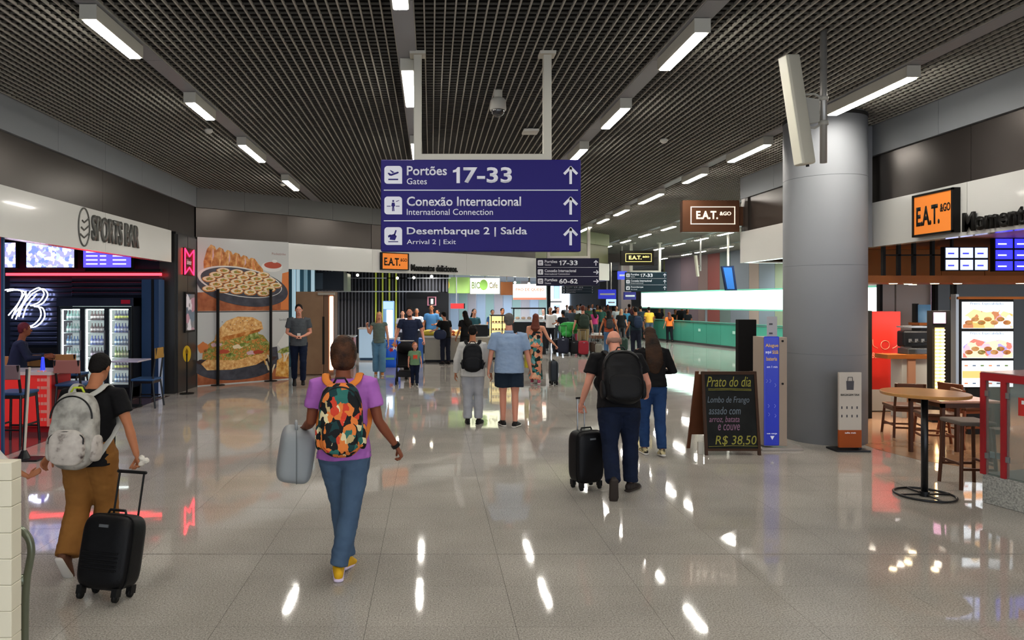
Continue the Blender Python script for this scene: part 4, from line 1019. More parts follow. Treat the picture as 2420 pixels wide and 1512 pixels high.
R = thing('framed_notice', 'small framed notice on the black wall above the counter queue', 'poster'); part('frame', boxm(PX(1010, 26), PX(1031, 26), 25.96, 26.0, PZ(722, 26), PZ(701, 26)), mat('frame_pink', 'a06a7a', .5), R); part('sheet', boxm(PX(1013, 26), PX(1028, 26), 25.95, 25.96, PZ(720, 26), PZ(703, 26)), BARK, R); part('print', boxm(PX(1018, 26), PX(1024, 26), 25.945, 25.95, PZ(718, 26), PZ(706, 26)), MATS['mark_white'], R); fin(R)
# blue tubes beside the poster
for k, px in enumerate((690, 700, 718, 735)):
    single('wall_tube', boxm(PX(px, 20.5), PX(px, 20.5)+.09, 20.5, 20.6, 0 if k < 2 else 2.28, 3.1), mat('tube_pale', 'a9c4cf', .3, emit=.5) if k % 2 == 1 or k == 0 else SLB, 'pale blue upright strip above the wooden kiosk'+(', touching the poster edge', ', brightest', ', third from the poster', ', fourth from the poster')[k], 'panel')
single('backdrop_panel', boxm(PX(683, 20.8), PX(745, 20.8), 20.8, 20.85, 0, 3.1), mat('panel_teal', '50707c', .5), 'grey-teal backing panel behind the pale strips', 'panel')
# wooden kiosk with a lit edge
R = thing('wooden_kiosk', 'brown wooden cupboard kiosk with a glowing edge behind the walking man', 'kiosk')
Yk = 18.3; WDK = mat('kiosk_wood', '8f7156', .45, var=(2, '7d6048'))
part('front_panel', boxm(PX(699, Yk), PX(764, Yk), Yk, Yk+.04, .04, PZ(689, Yk)), WDK, R); part('carcass', boxm(PX(699, Yk), PX(788, Yk), Yk+.04, Yk+.8, .0, PZ(689, Yk)), mat('kiosk_wood_dark', '6d5340', .5), R)
part('door', boxm(PX(765.5, Yk), PX(777, Yk), Yk-.005, Yk+.04, .04, PZ(700, Yk)), MATS['kiosk_wood_dark'], R)
part('slot', boxm(PX(762, Yk), PX(767, Yk), Yk-.012, Yk, .3, PZ(748, Yk)), BLK, R)
part('lit_strip', boxm(PX(779, Yk), PX(787, Yk), Yk-.01, Yk+.04, .15, PZ(700, Yk), .01), mat('strip_warm', 'ffd9c0', .5, emit=6, ecol='ffb894'), R)
part('header_board', boxm(PX(752, Yk), PX(791, Yk), Yk-.06, Yk+.1, PZ(697, Yk), PZ(691, Yk)), mat('board_grey', '9a9488', .5), R); fin(R)
R = thing('hanging_cabinet', 'dark hanging cabinet with a pale end panel under the facade', 'cabinet')
part('carcass', boxm(PX(745, 22), PX(812, 22), 22, 22.8, PZ(685, 22), PZ(641, 22)), mat('cab_grey', '3a3f48', .4), R); part('end_panel', boxm(PX(813, 22), PX(822, 22), 21.9, 22.8, PZ(688, 22), PZ(646, 22)), mat('pale_green', 'b9c2b0', .4), R)
part('door', boxm(PX(747, 22), PX(763, 22), 21.97, 22, PZ(683, 22), PZ(645, 22)), mat('cab_door', '5d6a78', .4), R); part('suspension_rod', boxm(PX(780, 22), PX(782, 22), 22.3, 22.33, PZ(641, 22), 3.26), MATS['steel'], R); fin(R)
# lit signs over the counters
def fascia_sign(label, a, c, ya, yb, Y, m, items, name='shop_sign'):
    R = thing(name, label, 'sign'); part('sign_box', boxm(PX(a, Y), PX(c, Y), Y, Y+.25, PZ(yb, Y), PZ(ya, Y), .01, 1), m, R)
    part('suspension_rod', boxm(PX((a+c)/2, Y)-.02, PX((a+c)/2, Y)+.02, Y+.1, Y+.13, PZ(ya, Y)-.01, 3.26), MATS['steel'], R)
    for it in items:
        if it[0] == 't': text(it[1], (PX(it[2], Y), Y-.003, PZ(it[5], Y)), (1, 0, 0), (0, 0, 1), w=PX(it[3], Y)-PX(it[2], Y), h=PZ(it[4], Y)-PZ(it[5], Y), mt=it[6], parent=R, bold=.02)
        else:
            b = B(); cylx(b, (PX(it[1], Y), Y-.004, PZ(it[2], Y)), (0, 1, 0), it[3], .008, 24); 
            for v in b.verts: v.co.z = PZ(it[2], Y)+(v.co.z-PZ(it[2], Y))*it[4]
            part('emblem', b, it[5], R)
    return fin(R)
GRS = mat('sign_green', '7fa05c', .4, emit=.45); YEL = mat('emblem_yellow', 'd7c25a', .4, emit=.3); LSG = mat('sign_lit_cream', 'f7f8e2', .5, emit=1.5, ecol='f3f7d0')
GRT = mat('letter_green', '5d7d3a', .5, emit=.1); ORT = mat('letter_orange', 'd7764a', .5, emit=.5); BRT = mat('letter_brown', '6d5a3a', .5)
fascia_sign('green shop sign with a yellow oval emblem', 1037, 1110, 655, 693, 26.5, GRS, [('e', 1056, 673, .11, 1.6, YEL), ])
fascia_sign('glowing cream sign with green lettering and leaf disc', 1112, 1181, 657, 694, 26.3, LSG, [('t', 'BIO', 1115, 1136, 666, 682, GRT), ('e', 1143, 673, .16, 1.3, mat('leaf_green', '7fae52', .5, emit=.3)), ('t', 'Cafe', 1156, 1176, 667, 681, BRT)])
fascia_sign('small orange-brown menu sign between the two glowing signs', 1184, 1212, 666, 697, 26.8, mat('menu_brown', '8d5738', .5, emit=.3), [])
fascia_sign('glowing white sign with red lettering beside the navy sign', 1214, 1291, 671, 703, 27.0, mat('sign_lit_white', 'fdf3e2', .5, emit=1.5), [('t', 'PAO DE QUEIJO', 1219, 1286, 681, 689, ORT)])
single('sign_lower_strip', boxm(PX(1214, 27.0), PX(1291, 27.0), 27.02, 27.2, PZ(708, 27), PZ(703.4, 27)), mat('strip_coral', 'e08a72', .5, emit=.6), 'coral strip under the glowing white sign with red lettering', 'sign')
# lit kitchens behind
kw = struct('wall_kitchen', boxm(PX(1062, 30), PX(1300, 30), 31, 31.1, 0, 3.25), mat('kitchen_wall', 'a9b4c4', .4, emit=.18))
for k in range(11):
    a = 1064+k*21; part('wall_panel', boxm(PX(a, 30.9), PX(a+19, 30.9), 30.94, 31, .02, 2.9), mat(('kp_blue', 'kp_teal', 'kp_grey')[k % 3], ('8fa2ba', '7f9c9c', '94929c')[k % 3], .35, emit=.12), kw)
fill_spots('kitchen_fill', (4.0, 28.6, 3.2), 5, 180, (.85, .93, 1), sy=2)  # fill added to light the kitchens
# counters
def counter(label, a, c, yb, yt, depth, m, top, base, name='counter', side=None):
    Y = FY(yb); R = thing(name, label, 'counter'); x0, x1 = PX(a, Y), PX(c, Y); zt = PZ(yt, Y)
    n = max(1, round((x1-x0)/.8))
    for i in range(n): part('front_panel', boxm(x0+(x1-x0)*i/n+.004, x0+(x1-x0)*(i+1)/n-.004, Y, Y+.03, .08, zt-.04), m, R)
    part('carcass', boxm(x0+.01, x1-.01, Y+.03, Y+depth, .08, zt-.04), m, R); part('plinth', boxm(x0+.03, x1-.03, Y+.05, Y+depth-.02, 0, .08), base, R)
    part('worktop', boxm(x0-.03, x1+.03, Y-.04, Y+depth+.02, zt-.04, zt, .006, 1), top, R)
    return fin(R), Y, zt
BEI = mat('counter_beige', '9c9482', .3); TOPW = mat('worktop_stone', 'b9b2a4', .2)
counter('beige food counter with a dark plinth behind the queue', 1003, 1158, 856, 796, .9, BEI, TOPW, BARK)
counter('beige counter under the glass pastry case', 1160, 1236, 850, 800, .9, mat('counter_olive', '8a8468', .3), TOPW, BARK)
counter('coral red counter with a white top beside the glowing kiosk edge', 789, 836, 866, 794, .7, mat('counter_coral', '9a4a44', .4), WHT, BARK)
counter('pale blue kiosk counter with a projecting white top', 848, 893, 851, 775, .8, mat('counter_ice', 'a9c6dc', .3, emit=.25), WHT, mat('plinth_blue', '4a6a86', .4))
single('blue_cabinet', boxm(PX(989, 21.9), PX(1000, 21.9), 21.9, 22.6, 0, PZ(800, 21.9), .02), mat('cab_blue', '1f5fae', .3), 'bright blue cabinet at the end of the beige counter', 'cabinet')
# tall light-blue fridge
R = thing('lit_fridge', 'tall pale blue glowing fridge behind the blond woman', 'fridge')
Yf = 23.5; part('cabinet', boxm(PX(905, Yf), PX(930, Yf), Yf, Yf+.6, 0, PZ(711, Yf), .02), mat('fridge_blue', '7fa9cf', .35, emit=.3), R)
part('header_panel', boxm(PX(906, Yf), PX(929, Yf), Yf-.02, Yf, PZ(730, Yf), PZ(713, Yf)), mat('fridge_header', '9fc0ea', .4, emit=.8), R); part('lit_door', boxm(PX(914, Yf), PX(928, Yf), Yf-.02, Yf, .2, PZ(732, Yf)), mat('fridge_lit', 'e2f6ff', .4, emit=2.2), R)
fin(R)
# blue ice-cream chest
R = thing('ice_cream_chest', 'bright blue rounded ice-cream chest with a red and white burst', 'freezer')
Yc = 20.5; CHB = mat('chest_blue', '1254c8', .25, emit=.12)
xa, xb = PX(904, Yc), PX(945, Yc)
b = B(); loft(b, [ring(Vector(((xa+xb)/2, Yc+.35, z)), Vector((1, 0, 0)), Vector((0, 1, 0)), (xb-xa)/2*k, .34*k, 32, 3.2) for z, k in ((.0, .86), (.12, .98), (.5, 1.02), (PZ(806, Yc), 1.0), (PZ(803, Yc), .95))]); part('tub', b, CHB, R, True)
part('lid', boxm(xa+.02, xb-.02, Yc+.05, Yc+.65, PZ(803, Yc)-.01, PZ(799, Yc), .02), mat('lid_white', 'ccd4dc', .3), R)
for k, (dx, dz, c) in enumerate(((.0, .0, 'f0f0f0'), (.06, .07, 'e0502c'), (-.08, -.06, 'c8322c'), (.1, -.02, 'e8e8e8'), (0, .1, 'e8a23a'))):
    b = B(); pts = []
    for i in range(10):
        a = 2*PI*i/10; r = .085 if i % 2 else .035; pts.append(Vector((PX(931, Yc)+dx+r*math.cos(a), Yc-.02-.003*k, PZ(822, Yc)+dz+r*math.sin(a))))
    slab(b, pts, (0, .02, 0)); part('emblem', b, mat('burst_'+c, c, .4), R)
part('print_line', boxm(PX(912, Yc), PX(932, Yc), Yc-.015, Yc, PZ(850, Yc), PZ(845, Yc)), mat('letter_greenish', '6fae8a', .5), R); fin(R)
# pastry case
R = thing('pastry_case', 'black-framed glass pastry case lit warm yellow inside', 'display case')
Yd = 23.2; x0, x1, z0, z1 = PX(1160, Yd), PX(1212, Yd), PZ(800, Yd), PZ(744, Yd)
for x in (x0, (x0+x1)/2, x1-.03): part('frame_post', boxm(x, x+.03, Yd, Yd+.03, z0, z1), BLK, R)
part('frame_top', boxm(x0, x1, Yd, Yd+.5, z1-.03, z1), BLK, R); part('frame_base', boxm(x0, x1, Yd, Yd+.5, z0, z0+.04), BLK, R); part('case_back', boxm(x0, x1, Yd+.48, Yd+.5, z0, z1), mat('case_warm', 'e6d29a', .5, emit=.9, ecol='f0d890'), R)
for k in range(3):
    zz = z0+.04+.25*k; part('glass_shelf', boxm(x0+.03, x1-.03, Yd+.04, Yd+.46, zz+.22, zz+.235), MATS['steel'], R)
    for j in range(6):
        b = B(); sell(b, (x0+.09+j*.105, Yd+.15, zz+.035+(.0 if k == 0 else -.008)), (.04, .06, .03), nu=10, nv=6); part('pastry', b, mat('pastry_brown', '9a6a34', .6), R, True)
fin(R)
R = thing('glass_showcase', 'grey open glass showcase beyond the polo man with a black lower front', 'display case')
Yd = 25.5; x0, x1 = PX(1213, Yd), PX(1290, Yd)
part('lower_cabinet', boxm(x0, x1, Yd, Yd+.7, 0, PZ(762, Yd)), BARK, R); part('side_shelf', boxm(x0, x1, Yd-.02, Yd+.7, PZ(760, Yd), PZ(755, Yd)), SHELF, R)
for x in (x0, x1-.04): part('frame_post', boxm(x, x+.04, Yd, Yd+.04, PZ(755, Yd), PZ(728, Yd)), BARK, R)
part('top_shelf', boxm(x0, x1, Yd, Yd+.7, PZ(730, Yd), PZ(727, Yd)), BARK, R); part('glass_front', boxm(x0+.04, x1-.04, Yd+.01, Yd+.02, PZ(755, Yd), PZ(730, Yd)), GLASS, R)
for j in range(5): part('bread_loaf', sell(B(), (x0+.2+j*.22, Yd+.3, PZ(755, Yd)+.05), (.09, .14, .05), nu=12, nv=8), MATS['pastry_brown'], R, True)
fin(R)
# small counter things
def bowl_food(label, px, py, Y, m, group=None):
    R = thing('food_tray', label, 'tray'); x, z = PX(px, Y), PZ(py, Y)+.003
    b = B(); sell(b, (x, Y+.3, z+.10), (.22, .17, .12), (3, 2), 16, 10); part('food_heap', b, m, R, True); part('tray', boxm(x-.26, x+.26, Y+.1, Y+.5, z-.0, z+.02), MATS['steel'], R); return fin(R)
bowl_food('heap of yellow bread on a steel tray at the queue counter', 1014, 795.5, 22.3, mat('food_yellow', 'b8a63c', .6, bump=(30, .5)))
bowl_food('orange and brown snacks on a tray beyond the standing woman', 1078, 795.5, 22.3, ramp_mat('food_mixed', 'voronoi', 12, [(0, 'e8b060'), (.4, '8a3a20'), (.7, 'f0dca0')], .5, emit=.3))
single('snack_box', boxm(PX(1122, 22.3), PX(1155, 22.3), 22.5, 22.9, PZ(796, 22.07)+.003, PZ(768, 22.3), .01), BARK, 'black case standing on the beige counter by the pastry case', 'box')
R = thing('hanging_box_sign', 'small red box sign above the counter queue', 'sign'); Yr = 26.0
part('box_panel', boxm(PX(1065, Yr), PX(1096, Yr), Yr, Yr+.2, PZ(729, Yr), PZ(717, Yr)), mat('box_red', 'b32a2c', .4, emit=.3), R); part('side_panel', boxm(PX(1096, Yr), PX(1099, Yr), Yr, Yr+.2, PZ(729, Yr), PZ(717, Yr)), BARK, R); part('post', boxm(PX(1078, Yr), PX(1080, Yr), Yr+.05, Yr+.09, PZ(717, Yr), 3.26), MATS['steel'], R); fin(R)
BULB = mat('bulb_warm', 'fff2d8', .4, emit=14)
for k, (px, py, Y) in enumerate(((1020, 653, 22.9), (978, 656, 23.5), (939, 657, 23.5), (1217, 667.5, 26), (1250, 670, 26), (845, 650, 23))):
    R = thing('spotlight', 'small bright spotlight under the food court soffit'+(', by the slogan end', ', second from the slogan end', ', third from the slogan end', ', over the brown menu', ', over the white sign', ', over the slatted wall')[k], 'light', 'spotlights in the food court')
    part('lamp_head', sell(B(), (PX(px, Y), Y, PZ(py, Y)), (.045, .045, .045), nu=12, nv=8), BULB, R, True); part('stem', boxm(PX(px, Y)-.01, PX(px, Y)+.01, Y, Y+.02, PZ(py, Y)+.03, 3.26), BLK, R); fin(R)
for k, (x, y, e, c) in enumerate(((-4, 23, 150, (1, .9, .8)), (1.0, 24.5, 190, (1, .95, .88)), (-9, 11, 60, (.7, .75, 1)), (-8.5, 8, 60, (1, .5, .6)))): fill_spots('shop_fill', (x, y, 3.22), 3, e, c)  # fill added inside the food court and the bar
# ---------------------------------------------------------------- far hall: lit desk band, teal counter, striped wall
TEAL = mat('counter_teal', '3f8c78', .3, var=(.4, '4fa38e')); TEALT = mat('counter_teal_top', '2f6f60', .3)
C0, C1 = Vector((11.7, 38.0, 0)), Vector((14.6, 21.0, 0)); cd = (C1-C0).normalized(); cn = Vector((cd.y, -cd.x, 0))
if cn.x > 0: cn = -cn
L_ = (C1-C0).length
R = thing('service_desk', 'long teal service desk curving away under the glowing band', 'desk')
n = 16
for i in range(n):
    a, c = C0+cd*(L_*i/n+.01)+cn*.7, C0+cd*(L_*(i+1)/n-.01)+cn*.7
    b = B(); slab(b, [a+Vector((0, 0, .1)), c+Vector((0, 0, .1)), c+Vector((0, 0, 1.0)), a+Vector((0, 0, 1.0))], -cn*.05); bmesh.ops.recalc_face_normals(b, faces=b.faces); part('front_panel', b, TEAL, R)
b = B(); a, c = C0+cn*.74, C1+cn*.74; slab(b, [a+Vector((0, 0, 1.02)), c+Vector((0, 0, 1.02)), c-cn*.5+Vector((0, 0, 1.02)), a-cn*.5+Vector((0, 0, 1.02))], (0, 0, .04)); bmesh.ops.recalc_face_normals(b, faces=b.faces); part('desk_top', b, TEALT, R)
b = B(); a, c = C0+cn*.62, C1+cn*.62; slab(b, [a, c, c+Vector((0, 0, .1)), a+Vector((0, 0, .1))], -cn*.5); bmesh.ops.recalc_face_normals(b, faces=b.faces); part('plinth', b, mat('plinth_grey', '7d7478', .5), R)
for t in (.25, .4, .55):
    p = C0+cd*(L_*t)+cn*.705; b = B(); slab(b, [p+Vector((0, 0, .62)), p+cd*.18+Vector((0, 0, .62)), p+cd*.18+Vector((0, 0, .74)), p+Vector((0, 0, .74))], cn*.006); part('emblem', b, mat('emblem_pale', 'a9d6c8', .5), R)
fin(R)
R = thing('light_band', 'long glowing white band over the teal service desk', 'light')
a, c = C0, C1; LB = mat('band_glow', 'f2fff8', .5, emit=2.6, ecol='dcfff0')
def bslab(z0, z1, off, t, m, nm):
    b = B(); slab(b, [a+cn*off+Vector((0, 0, z0)), c+cn*off+Vector((0, 0, z0)), c+cn*off+Vector((0, 0, z1)), a+cn*off+Vector((0, 0, z1))], -cn*t); bmesh.ops.recalc_face_normals(b, faces=b.faces); return part(nm, b, m, R)
bslab(1.66, 2.44, 0, .04, LB, 'glow_panel'); bslab(1.60, 1.66, .02, .3, mat('band_edge', '6ab49c', .4, emit=.2), 'lower_edge'); bslab(2.44, 2.5, .02, .3, MATS['band_edge'], 'upper_edge'); bslab(1.66, 2.44, -.05, .2, MATS['board_grey'], 'casing')
for t in (.03, .35, .68, .97):
    p = C0+cd*(L_*t)-cn*.2; part('support_post', boxm(p.x-.04, p.x+.04, p.y-.04, p.y+.04, 0, 1.62), MATS['steel'], R)
fin(R)
fill_spots('hall_fill', (12.5, 28, 4.4), 6, 420, (.9, 1, .96), sy=12)  # fill added to brighten the desk area and striped wall
D0, D1 = Vector((15.0, 44, 0)), Vector((17.6, 21, 0)); dd = (D1-D0).normalized(); dn_ = Vector((dd.y, -dd.x, 0)); dn_ = dn_ if dn_.x < 0 else -dn_
LD = (D1-D0).length
ws = struct('wall_striped', slab(B(), [D0, D1, D1+Vector((0, 0, CEIL+.3)), D0+Vector((0, 0, CEIL+.3))], -dn_*.2), MATS['far_wall_grey'])
strip = [('9aa05a', .02), ('8f8790', .2), ('938088', .2), ('a08a86', .1), ('a5605a', .12), ('7d8f8c', .1), ('8a929c', .16), ('a9988e', .08), ('85909a', .12), ('8f9a82', .1), ('b0606c', .14), ('bb8070', .1), ('9a9a8c', .08), ('7f8a92', .1), ('a39a9c', .2), ('8d6f86', .15), ('7a8f9a', .2)]
tot = sum(s for _, s in strip); t = 0
for c_, s in strip:
    a, c = D0+dd*(LD*t/tot)+dn_*.002, D0+dd*(LD*(t+s)/tot-.02)+dn_*.002; t += s
    b = B(); slab(b, [a+Vector((0, 0, .02)), c+Vector((0, 0, .02)), c+Vector((0, 0, CEIL-.02)), a+Vector((0, 0, CEIL-.02))], dn_*.03); bmesh.ops.recalc_face_normals(b, faces=b.faces); part('wall_panel', b, mat('stripe_'+c_, c_, .5), ws)
# slanted dark blue screen and far antenna
R = thing('tilted_screen', 'dark blue tilted screen hanging before the striped wall', 'screen'); Yt = 26.0
b = B(); slab(b, [(PX(1706, Yt), Yt, PZ(629, Yt)), (PX(1734, Yt), Yt, PZ(628, Yt)), (PX(1742, Yt), Yt, PZ(686, Yt)), (PX(1716, Yt), Yt, PZ(686, Yt))], (0, .12, 0)); bmesh.ops.recalc_face_normals(b, faces=b.faces); part('casing', b, mat('screen_case', '14203c', .4), R)
b = B(); slab(b, [(PX(1709, Yt), Yt-.01, PZ(632, Yt)), (PX(1729, Yt), Yt-.01, PZ(632, Yt)), (PX(1736, Yt), Yt-.01, PZ(683, Yt)), (PX(1719, Yt), Yt-.01, PZ(683, Yt))], (0, .01, 0)); bmesh.ops.recalc_face_normals(b, faces=b.faces); part('display', b, mat('screen_deep', '1d4f8a', .3, emit=.5), R)
part('post', boxm(PX(1722, Yt)-.03, PX(1722, Yt)+.03, Yt+.02, Yt+.08, PZ(629, Yt), CEIL), GREYP, R); fin(R)
R = thing('far_antenna', 'narrow white antenna panel hanging in the far hall before the stripes', 'antenna'); Yt = 27.5
b = B(); slab(b, [(PX(1643, Yt), Yt, PZ(603, Yt)), (PX(1648, Yt), Yt, PZ(603, Yt)), (PX(1653, Yt), Yt, PZ(653, Yt)), (PX(1649, Yt), Yt, PZ(653, Yt))], (0, .15, 0)); bmesh.ops.recalc_face_normals(b, faces=b.faces); part('panel', b, PANEL, R)
part('pipe', boxm(PX(1657, Yt)-.03, PX(1657, Yt)+.03, Yt+.05, Yt+.11, PZ(640, Yt), CEIL), PIPE, R); part('clamp', boxm(PX(1650, Yt), PX(1657, Yt), Yt+.05, Yt+.1, PZ(628, Yt)-.03, PZ(628, Yt)+.03), PIPE, R); fin(R)
# far centre: pillar, bright glazing, blue signs
struct('pillar_far', boxm(PX(1468, 42), PX(1492, 42), 42, 42.7, 0, CEIL), mat('pillar_pinkish', 'a39a96', .5))
ww = struct('window_far', boxm(PX(1225, 60), PX(1420, 60), 60.2, 60.3, 0, 3.6), mat('window_frame_grey', '8a929a', .5))
DAY = mat('daylight_panes', 'f4f8ff', .5, emit=3.2, ecol='e6f0ff')
for k in range(9):
    a = 1236+k*12.5; part('window_pane', boxm(PX(a, 60), PX(a+10.5, 60), 60.12, 60.2, .9, 3.3), DAY if k not in (1, 6) else mat('pane_blue', '8fb4e8', .5, emit=1.6), ww)
BLS = mat('sign_bright_blue', '2f35b8', .4, emit=.5)
for k, (a, c, ya, yb, Y, m) in enumerate(((1415, 1456, 684, 706, 40, BLS), (1475, 1503, 690, 708, 38, mat('sign_violet', '2c2a6e', .4, emit=.25)), (1461, 1481, 641, 660, 33, mat('sign_bluewhite', '3b47cf', .4, emit=.8)), (1434, 1456, 707, 722, 41, mat('screen_sky', '8fb8f0', .4, emit=1.4)), (1240, 1330, 706, 720, 52, mat('screen_sky2', 'dfeaf8', .4, emit=1.2)))):
    R = thing('far_sign', ('bright blue sign board above the far crowd', 'violet-blue sign board left of the teal desk', 'small blue and white screen by the dark far sign', 'pale blue lit screen under the bright blue sign', 'long pale lit board before the far windows')[k], 'sign')
    part('panel', boxm(PX(a, Y), PX(c, Y), Y, Y+.15, PZ(yb, Y), PZ(ya, Y)), m, R)
    part('print', boxm(PX(a+3, Y), PX(c-3, Y), Y-.01, Y, PZ((ya+yb)/2+2, Y), PZ((ya+yb)/2-2, Y)), mat('mark_white', 'dcdcdc', .5), R)
    part('post', boxm(PX((a+c)/2, Y)-.03, PX((a+c)/2, Y)+.03, Y+.05, Y+.1, PZ(ya, Y), CEIL), GREYP, R); fin(R)
fill_spots('far_wash', (8, 50, 4.4), 10, 350, (.9, .95, 1), sy=10)

# ---------------------------------------------------------------- right shop
WOODB = mat('canopy_wood', 'a0602c', .4, var=(2, '8a4e22')); WALLB = mat('bulkhead_brown', '96693f', .6)
WARM = mat('downlight_warm', 'fff0cf', .4, emit=16, ecol='ffe6b8')
Yw = 10.4
R = thing('wooden_canopy', 'long wooden canopy beam with downlights over the shop counter', 'canopy')
part('fascia_board', boxm(PX(2050, Yw), 14, Yw, Yw+.05, PZ(668, Yw), PZ(651, Yw)), WOODB, R)
part('soffit_board', boxm(PX(2050, Yw), 14, Yw+.05, Yw+1.6, PZ(666, Yw), PZ(660, Yw)), WOODB, R)
for px in (2090, 2126, 2162, 2206): part('hanger_bar', boxm(PX(px, Yw)-.022, PX(px, Yw)+.022, Yw, Yw+.05, PZ(651, Yw), 2.95), BLK, R)
part('hanger_rail', boxm(PX(2090, Yw), PX(2240, Yw), Yw, Yw+.04, PZ(604, Yw), PZ(601, Yw)), BLK, R); fin(R)
wsr = struct('wall_shop_bulkhead', boxm(PX(2030, 12.6)-.9, 14.3, 12.6, 12.7, PZ(652, 12.6), 2.95), WALLB)
for k in range(9): part('wall_panel', boxm(7.0+k*.8, 7.79+k*.8, 12.57, 12.6, PZ(652, 12.6), 2.94), WALLB, wsr)
for k, (px, py, Y) in enumerate(((2111, 667, 10.9), (2146, 667, 11.2), (2157, 664.5, 11.6), (2209, 664, 10.9), (2263, 662, 10.9), (2412, 658, 10.8))):
    lampdisc(PX(px, Y), Y, PZ(666, Yw)-.001, .055, WARM, 'round warm downlight under the wooden canopy'+(', closest to the column', ', second from the column', ', third from the column', ', fourth from the column', ', fifth from the column', ', above the menu screens')[k], 'downlights in the wooden canopy')
for k, (px, py, Y) in enumerate(((2229, 575, 9.2), (2308, 566, 8.6), (2405, 556, 8.0))):
    lampdisc(PX(px, Y), Y, 2.95, .07, WARM, 'round warm downlight in the shop ceiling'+(', nearest the orange sign', ', above the small screens', ', above the blue screens')[k], 'downlights in the shop ceiling')
for (x, y) in ((7.6, 6.4), (9.2, 6.6), (7.5, 4.5)): lampdisc(x, y, 2.95, .07, WARM, 'round warm downlight over the entrance of the shop, out of view', 'entrance downlights')
fill_spots('shop_glow_fill', (8.6, 8.2, 2.9), 2.2, 60, (1, .86, .68)); fill_spots('shop_glow_fill', (10, 11.2, 2.28), 2.6, 80, sy=1.2, col=(1, .88, .72)); fill_spots('shop_glow_fill', (8.2, 11.4, 2.28), 1.8, 90, sy=1.4, col=(1, .88, .72))  # fill added under the shop ceiling and canopy
# grid of small screens
SBL = mat('screen_vivid_blue', '2a2af0', .3, emit=1.5); SPL = mat('screen_pale_blue', 'b9c4ee', .3, emit=1.1)
for i, (a, c, ya, yb, m) in enumerate(((2232, 2336, 583, 640, SPL), (2350, 2440, 562, 641, SBL))):
    Y = 10.3; R = thing('screen_grid', ('pale four-part screen hanging over the canopy behind black mullions', 'vivid blue departures screen over the canopy at the picture edge')[i], 'screen')
    part('casing', boxm(PX(a, Y), PX(c, Y), Y, Y+.08, PZ(yb, Y), PZ(ya, Y)), BLK, R)
    nx, nz = ((3, 2), (2, 3))[i]; w_, h_ = (PX(c, Y)-PX(a, Y))/nx, (PZ(ya, Y)-PZ(yb, Y))/nz
    for u in range(nx):
        for v in range(nz):
            x0, z0 = PX(a, Y)+u*w_+.018, PZ(yb, Y)+v*h_+.015
            p_ = part('display', boxm(x0, x0+w_-.036, Y-.008, Y, z0, z0+h_-.03), m, R)
            part('display_line', boxm(x0+.03, x0+w_*.55, Y-.011, Y-.008, z0+h_*.3, z0+h_*.42), SBL if i == 0 else SCW, p_)
    part('hanger', boxm(PX(a+20, Y), PX(a+24, Y), Y+.02, Y+.06, PZ(ya, Y), 2.95), BLK, R)
    fin(R)
# rear walls of the shop
wsb = struct('wall_shop_back', boxm(PX(2085, 14), PX(2200, 14), 14.0, 14.1, 0, 2.5), mat('shop_wall_grey', 'b4b4b0', .4))
part('wall_panel', boxm(PX(2088, 13.9), PX(2118, 13.9), 13.95, 14, .02, 2.45), mat('shop_panel_grey', 'b0b1ac', .35), wsb); part('wall_panel', boxm(PX(2122, 13.9), PX(2198, 13.9), 13.95, 14, .02, 2.45), MATS['shop_panel_grey'], wsb)
struct('wall_shop_glazing', boxm(PX(2212, 14.2), 14, 14.2, 14.25, 0, 2.5), mat('glazing_grey', '6f7a80', .2, emit=.05))
for px in (2079, 2210, 2254): struct('trim_post', boxm(PX(px, 13.8), PX(px+7, 13.8), 13.8, 13.9, 0, 2.5), BLK)
# red panels with white bases
REDP = mat('panel_red', 'b5251c', .35); PWH = mat('panel_base', 'b0aaa0', .35); MKP = mat('mark_peach', 'e09070', .5)
def red_panel(label, a, c, yt, ym, yb, Y=None):
    Y = Y or FY(yb); R = thing('red_panel', label, 'panel', 'red advertising panels in the shop'); x0, x1 = PX(a, Y), PX(c, Y)
    part('red_sheet', boxm(x0, x1, Y, Y+.3, PZ(ym, Y), PZ(yt, Y)), REDP, R); part('base', boxm(x0, x1, Y, Y+.3, .02, PZ(ym, Y)), PWH, R); part('plinth', boxm(x0+.02, x1-.02, Y+.02, Y+.3, 0, .02), BLK, R)
    w = x1-x0; zc = PZ(815, Y)
    b = B(); tube(b, [Vector((x0+w*.5+w*.14*math.cos(t_), Y-.004, zc+w*.14*math.sin(t_))) for t_ in np.linspace(0, 2*PI, 20)], .006, 4); part('emblem', b, MKP, R)
    for s in (-1, 1):
        b = B(); tube(b, smooth([Vector((x0+w*(.5+s*.40), Y-.004, zc+.10)), Vector((x0+w*(.5+s*.38), Y-.004, zc-.01)), Vector((x0+w*(.5+s*.24), Y-.004, zc-.06))], 5), .007, 4); part('emblem', b, MKP, R)
    text('Bendita', (x0+w*.06, Y-.002, PZ(846, Y)), (1, 0, 0), (0, 0, 1), w=w*.5, h=.1, mt=MKP, parent=R, shear=.3); return fin(R)
red_panel('red advertising panel with pale emblem behind the tall round table', 2055, 2128, 736, 920, 973)
red_panel('narrow red panel beside the lit menu screens', 2240, 2262, 738, 905, 960)
